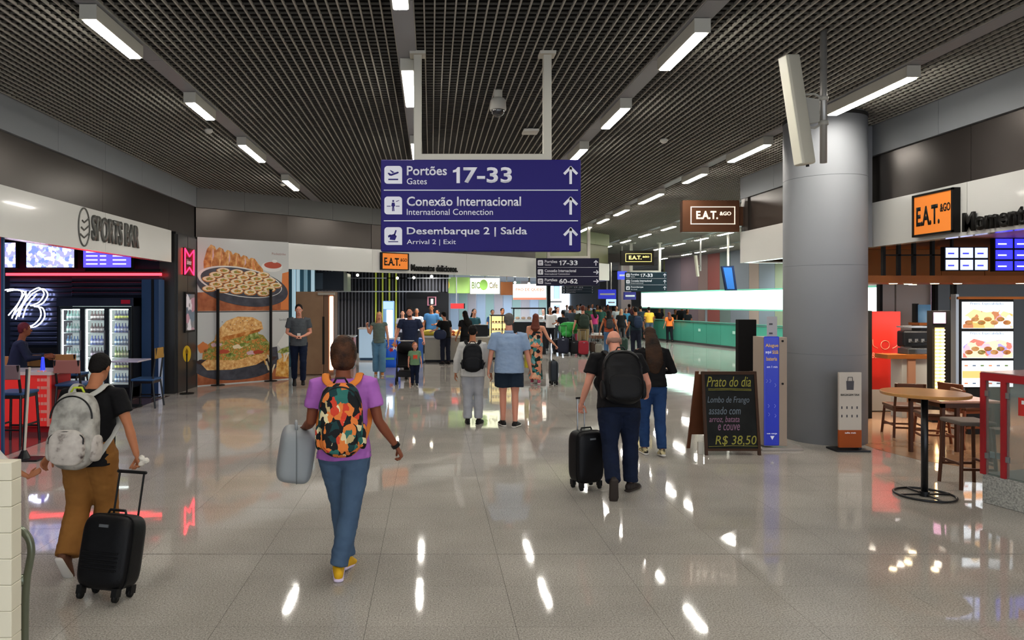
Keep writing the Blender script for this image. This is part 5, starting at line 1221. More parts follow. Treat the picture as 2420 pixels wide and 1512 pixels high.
def bulb_column(label, a, c, yt, yb, Y):
    R = thing('bulb_column', label, 'lamp', 'bulb columns in the shop'); x0, x1 = PX(a, Y), PX(c, Y)
    part('casing', boxm(x0-.02, x1+.1, Y, Y+.12, .0, PZ(yt-4, Y)), BLK, R); part('header_screen', boxm(x0, x1, Y-.01, Y, PZ(yt+26, Y), PZ(yt, Y)), mat('header_pink', 'd8a0c8', .4, emit=.9), R)
    GL_ = mat('bulb_glow', 'fff0c8', .4, emit=8, ecol='ffe2ae'); z = .42; k = 0
    part('lit_strip', boxm(x0+.02, x1-.02, Y-.006, Y, .35, PZ(yt+36, Y)), mat('strip_amber', 'b98a5a', .5, emit=.9), R)
    while z < PZ(yt+38, Y):
        for s in (.28, .72):
            b = B(); sell(b, (x0+(x1-x0)*s, Y-.02, z), ((x1-x0)*.2, .02, .018), nu=8, nv=6); part('bulb', b, GL_, R, True)
        z += .058
    return fin(R)
bulb_column('column of small glowing bulbs between the red panels', 2206, 2234, 738, 905, 11.2)
bulb_column('column of small glowing bulbs half hidden by the round column', 2034, 2047, 738, 890, 11.6)
# menu screens
R = thing('menu_board', 'tall black frame with three lit food menu screens', 'screen'); Y = 10.2
part('casing', boxm(PX(2268, Y), PX(2397, Y), Y, Y+.1, PZ(917, Y), PZ(707, Y), .01, 1), BLK, R)
part('wooden_top', boxm(PX(2262, Y), PX(2420, Y), Y-.02, Y+.15, PZ(707, Y), PZ(701, Y)), WOODB, R); part('steel_edge', boxm(PX(2259, Y), PX(2266, Y), Y, Y+.1, 0.0, PZ(695, Y)), MATS['steel'], R)
part('casing_foot', boxm(PX(2290, Y), PX(2390, Y), Y+.02, Y+.08, 0, PZ(917, Y)), BLK, R)
MSC = mat('menu_white', 'dfeaf4', .3, emit=1.15); FOODY = ramp_mat('menu_food', 'voronoi', 7, [(0, 'e6c48a'), (.3, 'c89a5a'), (.5, 'b88a98'), (.7, 'e8d8c8'), (.85, 'a06a4a')], .4, emit=.8); FOODP = ramp_mat('menu_food2', 'voronoi', 7, [(0, 'd8a0b0'), (.3, '8a84c4'), (.5, 'e8c0a0'), (.75, 'b06a60')], .4, emit=.8)
for k, (ya, yb, f) in enumerate(((713, 776, FOODY), (783, 846, FOODP), (852, 914, None))):
    d_ = part('display', boxm(PX(2273, Y), PX(2393, Y), Y-.01, Y, PZ(yb, Y), PZ(ya, Y)), MSC, R)
    if f:
        b = B(); pts = [(2274, yb-1), (2392, yb-1), (2392, yb-34), (2362, yb-44), (2330, yb-38), (2300, yb-46), (2275, yb-28)]
        slab(b, [Vector((PX(x, Y), Y-.013, PZ(y, Y))) for x, y in pts], (0, .003, 0)); bmesh.ops.recalc_face_normals(b, faces=b.faces); part('food_picture', b, f, d_)
        for j in range(7):
            b = B(); sell(b, (PX(2288+j*15, Y), Y-.014, PZ(yb-14-(j % 2)*8, Y)), (.06, .004, .035), nu=10, nv=6); part('food_picture', b, (MATS['print_bread'], MATS['print_crumb'], MATS['print_filling'])[j % 3], d_)
        text('Pratos  Especialidades', (PX(2292, Y), Y-.012, PZ(ya+9, Y)), (1, 0, 0), (0, 0, 1), w=PX(2370, Y)-PX(2292, Y), mt=mat('print_blue', '6f86a8', .5), parent=d_)
    else:
        part('menu_strip', boxm(PX(2273, Y), PX(2393, Y), Y-.013, Y-.01, PZ(893, Y), PZ(876, Y)), mat('menu_orange', 'f0a868', .4, emit=.8), d_)
        for j in range(12): part('menu_mark', boxm(PX(2278+(j % 6)*19, Y), PX(2286+(j % 6)*19, Y), Y-.012, Y-.01, PZ(862+(j//6)*42, Y)-.02, PZ(862+(j//6)*42, Y)), (ORT, MATS['print_blue'], GRT)[j % 3], d_)
fin(R)
# small counter with coffee machine
R = thing('coffee_counter', 'wooden service counter with grey front behind the tall table', 'counter'); Y = 11.62
part('worktop', boxm(PX(2098, Y), PX(2202, Y), Y, Y+.34, PZ(848, Y), PZ(838, Y)), WOODB, R); part('front_panel', boxm(PX(2136, Y), PX(2200, Y), Y+.05, Y+.33, 0, PZ(848, Y)), MATS['shop_panel_grey'], R); part('leg_panel', boxm(PX(2148, Y), PX(2166, Y), Y+.02, Y+.05, 0, PZ(848, Y)), mat('leg_wood', 'a57a62', .5), R); fin(R)
R = thing('coffee_machine', 'dark espresso machine with steel arms on the wooden counter', 'machine'); zt = PZ(838, 11.62)+.001; x0, x1 = PX(2132, 11.8), PX(2192, 11.8)
part('housing', boxm(x0, x1, 11.76, 11.95, zt+.12, zt+.40, .03), BARK, R); part('drip_tray', boxm(x0+.02, x1-.02, 11.68, 11.95, zt, zt+.1, .01), mat('steel_dark', '55585a', .3, .7), R); part('top_rail', boxm(x0, x1, 11.76, 11.95, zt+.45, zt+.48), MATS['steel'], R)
for s in (.25, .5, .75):
    part('group_head', cyl(B(), (x0+(x1-x0)*s, 11.77, zt+.2), .03, .06, 12), MATS['steel'], R); b = B(); tube(b, [(x0+(x1-x0)*s, 11.77, zt+.22), (x0+(x1-x0)*s, 11.64, zt+.2)], .009); part('filter_handle', b, BLK, R)
fin(R)
R = thing('water_dispenser', 'blue water bottle dispenser with a lit wooden shelf behind the coffee counter', 'dispenser'); Y = 13.0; x0 = PX(2183, Y); zz = PZ(762, Y)
part('bottle', cyl(B(), (x0, Y, zz), .11, .34, 20), mat('bottle_skyblue', '6f9fc4', .2, emit=.15), R, True); part('tower', boxm(PX(2164, Y), PX(2171, Y), Y, Y+.1, zz, zz+.36), BLK, R); part('tray', boxm(PX(2164, Y), PX(2201, Y), Y-.1, Y+.2, zz-.05, zz), WOODB, R); part('stand', boxm(PX(2172, Y), PX(2194, Y), Y-.05, Y+.2, 0, zz-.05), BARK, R); fin(R)

# ---------------------------------------------------------------- tables, chairs and stools
TOPM = mat('table_oak', 'b8854a', .3, var=(6, 'a06f3a')); WDB = mat('chair_walnut', '4d2e1e', .4); BLM = mat('metal_black', '16171a', .35, .4); SEATG = mat('seat_grey', '6a6058', .6)
R = thing('bar_table', 'tall round oak-topped table on a black pole with ring foot', 'table'); Y = 7.0; x = PX(2185, Y); z = PZ(926, Y)
b = B(); loft(b, [ring(Vector((x, Y, zz)), Vector((1, 0, 0)), Vector((0, 1, 0)), r, r, 56) for zz, r in ((z-.035, .375), (z-.03, .385), (z-.006, .39), (z, .384))]); part('table_top', b, TOPM, R, False)
part('pole', cyl(B(), (x, Y, .02), .031, z-.055, 20), BLM, R, True); part('top_plate', cyl(B(), (x, Y, z-.05), .14, .015, 24), BLM, R)
b = B(); pts = [Vector((x+.265*math.cos(a), Y+.265*math.sin(a), .016)) for a in np.linspace(0, 2*PI, 49)]; tube(b, pts, .012, 8); part('foot_ring', b, BLM, R, True)
for a in (0, PI/2, PI, 3*PI/2): b = B(); tube(b, [(x, Y, .02), (x+.265*math.cos(a), Y+.265*math.sin(a), .016)], .01, 6); part('foot_spoke', b, BLM, R)
part('collar', cyl(B(), (x, Y, .0), .045, .05, 20), BLM, R); fin(R)
def chair(label, X, Y, rz, seat_h=.46, back_h=.82, group='wooden chairs in the shop', wood=WDB, seatm=WDB, backm=None, w=.42, stool=False, name='dining_chair'):
    R = thing(name, label, 'stool' if stool else 'chair', group); push(TR(X, Y, 0, rz)); h = w/2
    part('seat', boxm(-h, h, -h, h, seat_h-.045, seat_h, .015), seatm, R)
    for sx in (-1, 1):
        b = B(); tube(b, [(sx*(h-.03), -h+.03, seat_h-.04), (sx*(h+.0), -h+.0, 0)], .018, 8); part('leg', b, wood, R)
        b = B(); 
        if stool: tube(b, [(sx*(h-.03), h-.03, seat_h-.04), (sx*h, h, 0)], .018, 8)
        else: tube(b, [(sx*(h-.03), h+.05, back_h), (sx*(h-.03), h-.02, seat_h-.02), (sx*h, h+.04, 0)], .018, 8)
        part('leg', b, wood, R)
        part('stretcher', boxm(sx*(h-.02)-.01, sx*(h-.02)+.01, -h+.02, h-.02, seat_h*.35, seat_h*.35+.025), wood, R)
    part('stretcher', boxm(-h+.02, h-.02, -h+.005, -h+.03, seat_h*.28, seat_h*.28+.025), wood, R); part('stretcher', boxm(-h+.02, h-.02, h-.03, h-.005, seat_h*.28, seat_h*.28+.025), wood, R)
    if not stool: part('backrest', boxm(-h+.01, h-.01, h+.02, h+.05, back_h-.2, back_h, .01), backm or wood, R); part('apron', boxm(-h+.02, h-.02, -h+.01, h-.01, seat_h-.09, seat_h-.045), wood, R)
    pop(); return fin(R)
chair('dark wooden stool beside the red-framed glass case', PX(2292, 7.35), 7.38, -.1, .72, group='stools in the shop', seatm=SEATG, w=.36, stool=True, name='bar_stool')
chair('wooden chair seen under the tall oak table top', PX(2140, 10.1), 10.15, PI*.92, .47, .8)
chair('wooden chair between the tall table pole and the stool', PX(2215, 9.4), 9.42, -PI*.6, .47, .8, wood=mat('chair_redwood', '6d3a22', .4))
chair('reddish wooden chair behind the low square table', PX(2280, 10.0), 10.0, PI*.55, .47, .8, wood=MATS['chair_redwood'])
R = thing('dining_table', 'low oak-topped table partly hidden by the red-framed case', 'table'); Y = 8.4; x0, x1 = PX(2224, Y), PX(2224, Y)+.75; z = PZ(948, Y)
part('table_top', boxm(x0, x1, Y, Y+.7, z-.03, z, .008), mat('table_rose', 'a8785e', .25), R); part('apron', boxm(x0+.05, x1-.05, Y+.05, Y+.65, z-.09, z-.03), WDB, R)
for u in (x0+.05, x1-.09):
    for v in (Y+.05, Y+.61): part('leg', boxm(u, u+.04, v, v+.04, 0, z-.03), WDB, R)
fin(R)
# chairs in the bar
BRN2 = mat('chair_tan', 'a87848', .5); NVS = mat('seat_navy', '2a4a70', .5)
R = thing('bar_counter', 'red-fronted bar table with a white top and pale lettering', 'counter'); Y = 10.35; x0, x1 = PX(-40, Y), PX(118, Y); zt = PZ(878, Y)
part('front_panel', boxm(x0, x1, Y, Y+.04, .1, zt-.05), mat('counter_red', 'c32a26', .35, emit=.25), R); part('carcass', boxm(x0, x1, Y+.04, Y+.6, 0, zt-.05), mat('counter_red_dark', '8d1c22', .4), R); part('worktop', boxm(x0-.03, x1+.04, Y-.04, Y+.62, zt-.05, zt), WHT, R)
for k in range(7):
    for q_ in range(3): part('pale_mark', boxm(PX(88+q_*8, Y), PX(94+q_*8+(k*q_) % 3, Y), Y-.003, Y, 1.0-.12*k-.1, 1.0-.12*k-.055), mat('letter_salmon', 'e8a090', .5), R)
part('edge_post', boxm(x1-.04, x1, Y-.012, Y, .1, zt-.05), MATS['letter_salmon'], R); fin(R)
def bchair(label, px, Y, sh_, bh, rz=0, back=None, g='tall chairs at the bar', seat=None): chair(label, PX(px, Y), Y, rz, sh_, bh, g, BLM, seat or NVS, back or mat('back_grey', '7a7072', .5), .42, name='bar_chair')
bchair('tall black bar chair with grey back before the red counter', 38, 9.6, .74, 1.12, PI)
bchair('tall black bar chair with reddish back beside the red counter', 178, 10.6, .74, 1.1, PI, mat('back_rose', '9a6a62', .5), mat('seat_red', 'a02030', .4))
bchair('tan-backed bar chair under the seated figure', 20, 11.6, .7, 1.08, PI, BRN2)
bchair('tan-backed bar chair beside the blue bottle', 96, 11.9, .7, 1.08, PI, BRN2)
bchair('tan-backed bar chair before the first fridge door', 170, 12.4, .7, 1.05, PI, BRN2)
bchair('black chair with yellow-brown back facing the bar table', 346, 12.9, .55, 1.12, -PI/2, mat('back_mustard', '9a7434', .5))
R = thing('pub_table', 'white-topped tall table before the drinks fridge', 'table'); Y = 12.6; x0, x1 = PX(256, Y), PX(326, Y); z = PZ(853, Y)
part('table_top', boxm(x0, x1, Y, Y+.6, z-.03, z, .008), mat('top_lilac', 'b6b0c0', .3), R); part('pole', cyl(B(), ((x0+x1)/2, Y+.3, .02), .03, z-.05, 16), BLM, R); part('base', cyl(B(), ((x0+x1)/2, Y+.3, 0), .22, .02, 24), BLM, R); fin(R)
single('condiment_bottle', cyl(B(), (PX(88, 10.45), 10.6, PZ(878, 10.35)), .035, .2, 16, .02), mat('bottle_vivid_blue', '2438e8', .3, emit=.6), 'vivid blue bottle on the bar counter', 'bottle')
# red pillar frame and barrier stand at the left edge
Yb_ = 8.9
prr = struct('pillar_bar', boxm(-5.72, PX(2, Yb_), Yb_, Yb_+.06, 0, 2.82), mat('pillar_bar_red', 'a01c2c', .4, emit=.15))
part('edge_panel', boxm(PX(2, Yb_), PX(8, Yb_), Yb_, Yb_+.03, 0, 2.82), mat('pillar_bar_blue', '2f4f74', .4), prr)
R = thing('mop_stand', 'black barrier stand with a white pole and flat foot before the bar', 'stand'); Y = 8.6
b = B(); tube(b, [(PX(58, Y), Y, .06), (PX(70, Y), Y, PZ(868, Y))], .014, 8); part('white_pole', b, mat('pole_white', 'c9c4b4', .4), R); b = B(); tube(b, [(PX(54, Y), Y+.02, .06), (PX(63, Y), Y+.02, PZ(872, Y))], .022, 8); part('black_pole', b, BLM, R)
part('foot', boxm(PX(30, Y), PX(100, Y), Y-.12, Y+.12, 0, .022, .006), BLM, R); part('foot_cone', cyl(B(), (PX(57, Y), Y, .02), .075, .1, 16, .03), BLM, R); fin(R)
# red-framed glass case on granite at the right edge
push(TR(5.48, 6.79, 0, math.atan2(-.36, .10)))
R = thing('glass_case', 'red-framed glass display case on a grey granite base', 'display case'); Lc, Dc, zg, zt = 2.2, -1.2, .285, 1.30
RF = mat('frame_red', '9c1c24', .35); GRB = ramp_mat('granite_base', 'noise', 60, [(.35, '7f807c'), (.5, '9a9a95'), (.65, 'b0afa8')], .2); SMG = mat('smoked_glass', '8a9690', .05, alpha=.35)
part('granite_base', boxm(0, Lc, 0, 1.1, 0, zg, .006, 1), GRB, R)
part('top_panel', boxm(-.01, Lc, -.01, 1.1, zt-.012, zt, .004, 1), mat('case_top', 'b48a8a', .15, .2), R); part('top_rail', boxm(-.01, Lc, -.015, .05, zt-.085, zt-.012), RF, R); part('top_rail', boxm(-.01, .05, 0, 1.1, zt-.085, zt-.012), RF, R)
for a in (0, .19, .80, 1.4): part('frame_post', boxm(a-.012, a+.035, -.012, .04, zg, zt-.08), RF, R)
part('frame_post', boxm(-.01, .04, 1.05, 1.1, zg, zt-.08), RF, R)
for a, c in ((.035, .18), (.225, .79), (.835, 1.39)):
    g_ = part('glass_door', boxm(a, c, .005, .012, zg, zt-.085), SMG, R)
    for zz in (zg+.16, zt-.24): part('hinge', boxm(a-.005, a+.03, -.012, .005, zz, zz+.055), MATS['steel'], g_)
    part('glass_shelf', boxm(a, c, .05, 1.0, zg+.45, zg+.46), GLASS, R)
part('inner_back', boxm(.02, Lc, 1.06, 1.08, zg, zt-.085), mat('case_inner', '4c5452', .5), R); part('case_floor', boxm(.02, Lc, .03, 1.06, zg, zg+.012), MATS['case_inner'], R)
st = part('red_sticker', boxm(.33, .62, -.002, .004, zg+.63, zg+.80), mat('sticker_red', 'b8332e', .4), R)
for zz, (u0, u1) in ((zg+.74, (.36, .58)), (zg+.67, (.40, .55))): part('print_line', boxm(u0, u1, -.005, -.002, zz, zz+.035), MATS['mark_white'], st)
for a in (.06, .12): part('price_card', boxm(a, a+.04, .02, .03, zg+.17, zg+.23), mat('card_blueish', 'a9bcc4', .4), R)
pop(); fin(R)

# ---------------------------------------------------------------- boards and totems by the column
Y = 8.85
R = thing('chalkboard', 'wooden A-frame chalkboard handwritten with the dish of the day', 'board')
x0, x1 = PX(1668, Y), PX(1797, Y); zt = PZ(880, Y); back = .32; lean_ = .13
CHK = ramp_mat('chalkboard_black', 'noise', 5, [(.3, '111212'), (.7, '1c1e1d')], .75); DWD = mat('board_wood', '3a2517', .5)
def lp(u, z, off=0): return Vector((x0+(x1-x0)*u, Y+lean_*z/zt-off, z))
b = B(); slab(b, [lp(.03, .07), lp(.97, .07), lp(.97, zt-.02), lp(.03, zt-.02)], (0, .012, 0)); bmesh.ops.recalc_face_normals(b, faces=b.faces); part('black_panel', b, CHK, R)
def bar(P, Q, w, m=DWD, nm='frame_rail', dep=.03):
    P, Q = Vector(P), Vector(Q); d = (Q-P).normalized(); s = d.cross(Vector((0, 1, 0))).normalized()*w/2; b = B(); slab(b, [P-s, P+s, Q+s, Q-s], (0, dep, 0)); bmesh.ops.recalc_face_normals(b, faces=b.faces); return part(nm, b, m, R)
bar(lp(.015, 0, .01), lp(.015, zt, .01), .035); bar(lp(.985, 0, .01), lp(.985, zt, .01), .035); bar(lp(0, zt-.02, .01), lp(1, zt-.02, .01), .04); bar(lp(0, .07, .01), lp(1, .07, .01), .03)
for u in (-.09, .93):
    bar((x0+(x1-x0)*u, Y+.42, 0), (x0+(x1-x0)*(u+.02), Y+lean_+.02, zt), .04, mat('board_wood_red', '5a3420', .5))
b = B(); slab(b, [Vector((x0-.07, Y+.36, .2)), Vector((x1-.05, Y+.36, .2)), Vector((x1-.04, Y+lean_+.03, zt-.04)), Vector((x0-.05, Y+lean_+.03, zt-.04))], (0, .015, 0)); bmesh.ops.recalc_face_normals(b, faces=b.faces); part('rear_panel', b, MATS['board_wood_red'], R)
part('white_foot', boxm(x0-.075, x0-.01, Y+.05, Y+.09, .0, .16), mat('paper_white', 'b9b4a8', .6), R)
CY = mat('chalk_yellow', '8f8a3c', .7); CP = mat('chalk_pale', '66707a', .7); CPK = mat('chalk_pink', '86637a', .7)
bu = Vector((0, lean_, zt)).normalized()
def chalk(s, a, c, ya, yb, m, sh=.25):
    z = PZ(yb, Y); text(s, lp((PX(a, Y)-x0)/(x1-x0), z, .0), (1, 0, 0), bu, w=PX(c, Y)-PX(a, Y), h=PZ(ya, Y)-z, mt=m, parent=R, shear=sh, ext=.001, name='chalk_writing')
chalk('Prato do dia', 1678, 1784, 892, 916, CY, .35); chalk('Lombo de Frango', 1678, 1778, 939, 958, CP); chalk('assado com', 1680, 1756, 963, 981, CP); chalk('arroz, batata', 1680, 1752, 985, 1001, CPK); chalk('e couve', 1700, 1752, 1004, 1018, CPK); chalk('R$ 38,50', 1692, 1790, 1030, 1054, CY, .2)
for zz in (921, 924): 
    b = B(); q0, q1 = lp(.1, PZ(zz, Y), .003), lp(.9, PZ(zz+1, Y), .003); tube(b, [q0, q0.lerp(q1, .5)+Vector((0, 0, .006)), q1], .003, 4); part('chalk_writing', b, CY, R)
b = B(); tube(b, [lp(.06, .11, .003), lp(.5, .12, .003), lp(.97, .115, .003)], .0025, 4); part('chalk_writing', b, CY, R); fin(R)
R = thing('black_totem', 'tall plain black panel standing behind the chalkboard', 'panel'); Y = 10.3
part('panel', boxm(PX(1745, Y), PX(1788, Y), Y, Y+.1, .02, PZ(755, Y), .006, 1), mat('totem_black', '0b0807', .75), R); part('base', boxm(PX(1738, Y), PX(1795, Y), Y-.1, Y+.2, 0, .02), BLK, R); fin(R)
R = thing('charging_totem', 'blue charging totem with a beige side and yellow and white lettering', 'totem'); Y = 9.15
TB = mat('totem_blue', '2436b8', .3, emit=.06); TS = mat('totem_side', '9c8c7e', .4); x0, x1, x2 = PX(1806, Y), PX(1842, Y), PX(1864, Y+.3)
part('front_panel', boxm(x0, x1, Y, Y+.02, .06, PZ(795, Y), .012, 2), TB, R); part('side_body', boxm(x0+.01, x1+.0, Y+.02, Y+.34, .05, PZ(797, Y)), TS, R)
part('front_side', boxm(x1-.002, PX(1862, Y), Y+.02, Y+.16, .05, PZ(797, Y), .004, 1), TS, R)
part('base_plate', boxm(PX(1797, Y), PX(1895, Y), Y-.05, Y+.45, 0, .035, .006), mat('totem_base', 'a8a09a', .3, .3), R)
for zz in (806, 907): b = B(); cylx(b, (PX(1851, Y), Y+.015, PZ(zz, Y)), (0, 1, 0), .014, .01, 12); part('lock', b, BLK, R)
TY_ = mat('letter_yellow', 'e2b84a', .5, emit=.1); TW = mat('letter_white', 'e6e8f2', .5, emit=.1)
for s, a, c, ya, yb, m in (('Alugue', 1809, 1839, 812, 822, TY_), ('aqui', 1809, 1822, 828, 837, TW), ('sua', 1825, 1839, 828, 836, TY_), ('bateria', 1811, 1836, 843, 852, TY_), ('em 1 min', 1812, 1837, 864, 869, TW), ('sua carga', 1812, 1836, 1023, 1027, TW)):
    text(s, (PX(a, Y), Y-.001, PZ(yb, Y)), (1, 0, 0), (0, 0, 1), w=PX(c, Y)-PX(a, Y), h=PZ(ya, Y)-PZ(yb, Y), mt=m, parent=R)
for (a, y_) in ((1811, 896), (1819, 896), (1831, 906), (1815, 955), (1830, 955), (1816, 975), (1831, 978)):
    b = B(); tube(b, [(PX(a, Y), Y-.002, PZ(y_, Y)), (PX(a+3, Y), Y-.002, PZ(y_+4, Y)), (PX(a, Y), Y-.002, PZ(y_+8, Y))], .004, 4); part('icon', b, mat('icon_lilac', '8f9ae8', .5), R)
b = B(); slab(b, [(PX(1820, Y), Y-.003, PZ(1030, Y)), (PX(1830, Y), Y-.003, PZ(1030, Y)), (PX(1825, Y), Y-.003, PZ(1039, Y))], (0, .003, 0)); part('icon', b, TW, R)
cardp = part('paper_card', boxm(PX(1817, Y), PX(1841, Y), Y+.05, Y+.056, PZ(795, Y)-.01, PZ(748, Y)), mat('card_grey', 'a9a7ac', .4), R)
for y_ in (764, 786): part('card_mark', boxm(PX(1822, Y), PX(1830, Y), Y+.046, Y+.05, PZ(y_+4, Y), PZ(y_, Y)), mat('mark_dark', '4a4a50', .5), cardp)
fin(R)
R = thing('white_totem', 'white standing panel with a bag icon and orange lower part', 'totem'); Y = 9.08; x0, x1 = PX(1983, Y), PX(2036, Y)
part('panel', boxm(x0, x1, Y, Y+.03, PZ(1016, Y), PZ(880, Y)), mat('totem_cream', 'b9b2a8', .35), R); part('orange_panel', boxm(x0, x1, Y-.003, Y+.03, .05, PZ(1016, Y)), mat('totem_orange', '9a4a1e', .4), R)
part('rear_strut', boxm(x1-.02, x1+.02, Y+.03, Y+.2, .02, PZ(900, Y)), BLM, R); part('base', boxm(PX(1972, Y), PX(2052, Y), Y-.06, Y+.2, 0, .025, .005), BLM, R)
b = B(); slab(b, [(PX(2001, Y), Y-.003, PZ(921, Y)), (PX(2017, Y), Y-.003, PZ(921, Y)), (PX(2018, Y), Y-.003, PZ(900, Y)), (PX(2000, Y), Y-.003, PZ(900, Y))], (0, .003, 0)); part('bag_icon', b, mat('mark_dark', '4a4a50', .5), R)
b = B(); tube(b, [(PX(2003, Y), Y-.003, PZ(900, Y)), (PX(2004, Y), Y-.003, PZ(891, Y)), (PX(2014, Y), Y-.003, PZ(891, Y)), (PX(2015, Y), Y-.003, PZ(900, Y))], .004, 4); part('bag_icon', b, BLK, R)
text('BAGAGEM TAX', (PX(1987, Y), Y-.001, PZ(935, Y)), (1, 0, 0), (0, 0, 1), w=PX(2031, Y)-PX(1987, Y), h=.026, mt=BLK, parent=R); text('saiba mais', (PX(1996, Y), Y-.004, PZ(1024, Y)), (1, 0, 0), (0, 0, 1), w=PX(2022, Y)-PX(1996, Y), h=.02, mt=TW, parent=R)
for j in range(8): part('icon', boxm(PX(1988+(j % 4)*12, Y), PX(1991+(j % 4)*12, Y), Y-.002, Y, PZ(966+(j//4)*20, Y), PZ(960+(j//4)*20, Y)), MATS['mark_dark'], R)
fin(R)
# white ribbed crate and trolley handle at the left edge
R = thing('ribbed_screen', 'white ribbed plastic panel cut by the picture edge, nearest the viewer', 'panel'); Y = 2.4
x1 = PX(27, Y); zt = PZ(1093, Y); WR = mat('ribbed_white', 'cfc9b4', .4)
part('panel', boxm(x1-.9, x1-.006, Y+.01, Y+.05, .06, zt-.01), WR, R)
z = .08
while z < zt-.02: part('rib', boxm(x1-.9, x1, Y, Y+.06, z, min(z+.0912, zt), .003, 2), WR, R); z += .092
for x in (x1-.8, x1-.08): part('foot', boxm(x-.03, x+.03, Y-.04, Y+.1, 0, .06), BLM, R)
fin(R)
R = thing('luggage_trolley', 'grey-green bent tube handle of a luggage trolley beside the white ribbed panel', 'trolley'); Y = 2.75
OLT = mat('tube_olive', '6a7060', .3, .5); P_ = lambda a, y_, yy=Y: Vector((PX(a, yy), yy, PZ(y_, yy)))
b = B(); tube(b, smooth([P_(-60, 1243), P_(20, 1243), P_(48, 1250), P_(68, 1272), P_(74, 1300), P_(70, 1330), P_(62, 1380), P_(59, 1480), P_(60, 1700), P_(60, 1870)], 5), .0145, 12); part('handle_tube', b, OLT, R, True)
b = B(); limb(b, [P_(-50, 1372), P_(30, 1373), P_(60, 1370)], [(.012, .02), (.012, .02), (.016, .026)], 10, False); part('brake_lever', b, OLT, R, True)
part('platform', boxm(PX(60, Y)-.65, PX(60, Y)+.02, Y-.2, Y+.5, .12, .16, .01), OLT, R)
for xx, yy in ((PX(60, Y)-.58, Y-.12), (PX(60, Y)-.04, Y-.12), (PX(60, Y)-.3, Y+.4)): b = B(); cylx(b, (xx, yy, .06), (1, 0, 0), .06, .03, 20); part('wheel', b, BLM, R, True)
fin(R)
# ---------------------------------------------------------------- people, nearest first
def fab(n, c, c2=None, r=.85, **k): return mat('fabric_'+n, c, r, var=(7, c2 or c, .3), **k)
HB = mat('hair_black', '0e0a08', .75, bump=(90, .6)); HD = mat('hair_dark_brown', '1e1009', .6, var=(16, '4f301c', .2), bump=(90, .6)); HG = mat('hair_grey', '5a5652', .6, bump=(90, .5)); HBL = mat('hair_blond', 'b08a54', .5, bump=(90, .5)); HR = mat('hair_reddish', '5a2a1c', .5, bump=(90, .5))
DEN = fab('denim_blue', '4a6078', '3c5068'); DEND = fab('denim_dark', '121c34', '0d1526'); DENM = fab('denim_mid', '24406a', '1b3055'); BLKF = fab('black', '0b0a0c', '111012'); SHB = mat('shoe_black', '1a1818', .5); SOLEW = mat('sole_white', 'c9c5be', .5); SOLEB = mat('sole_black', '141414', .6)
ZIPB = mat('zip_black', '161616', .4)
# man with grey backpack at the left
man1, K1 = person('man in black T-shirt and tan trousers with a grey backpack, pulling the black suitcase', PX(212, 5.15), 5.15, yaw=3, H=1.575, q=.0095, skin='tan', lean=6, fat=1.12, sh=1.12,
    aL=((-95, 15), (-85, 22)), aR=((104, 24), (112, 22)), handL=dict(curl=.55, dir=(-.5, -.05, -.8), side=(.5, 1, 0), palm=(1, -.3, 0)), handR=dict(curl=1.05, dir=(.25, -.15, -.9), side=(-.6, .6, 0), palm=(-.5, -.9, -.1)),
    lL=((150, 4), (172, 32)), lR=((0, 13), (180, 3)), footL=(58, 5), footR=(0, 8), head=(26, 6),
    shirt=('short', 'tshirt', BLKF, -.10, 1.3), pants=('long', 'trousers', fab('tan', '8a5e2c', '7a5024'), 2.4), hair=('short', HB), shoes=(mat('shoe_brown', '5a3a2a', .5), SOLEW))
backpack('light grey patterned backpack worn by the man in tan trousers', K1, ramp_mat('pack_grey', 'noise', 9, [(.35, '7d7a74'), (.5, 'a5a29a'), (.62, 'b5b1a8'), (.7, '6f6863')], .8), ZIPB, w=.33, h=.56, d=.18,
    pocket=ramp_mat('pack_marble', 'noise', 12, [(.3, '4a3f3c'), (.42, 'b0a8a0'), (.7, 'c9c3ba')], .8), strap=fab('strap_grey', 'a9a8a2'), loopm=mat('loop_lime', 'b3c23a', .6), top=.0)
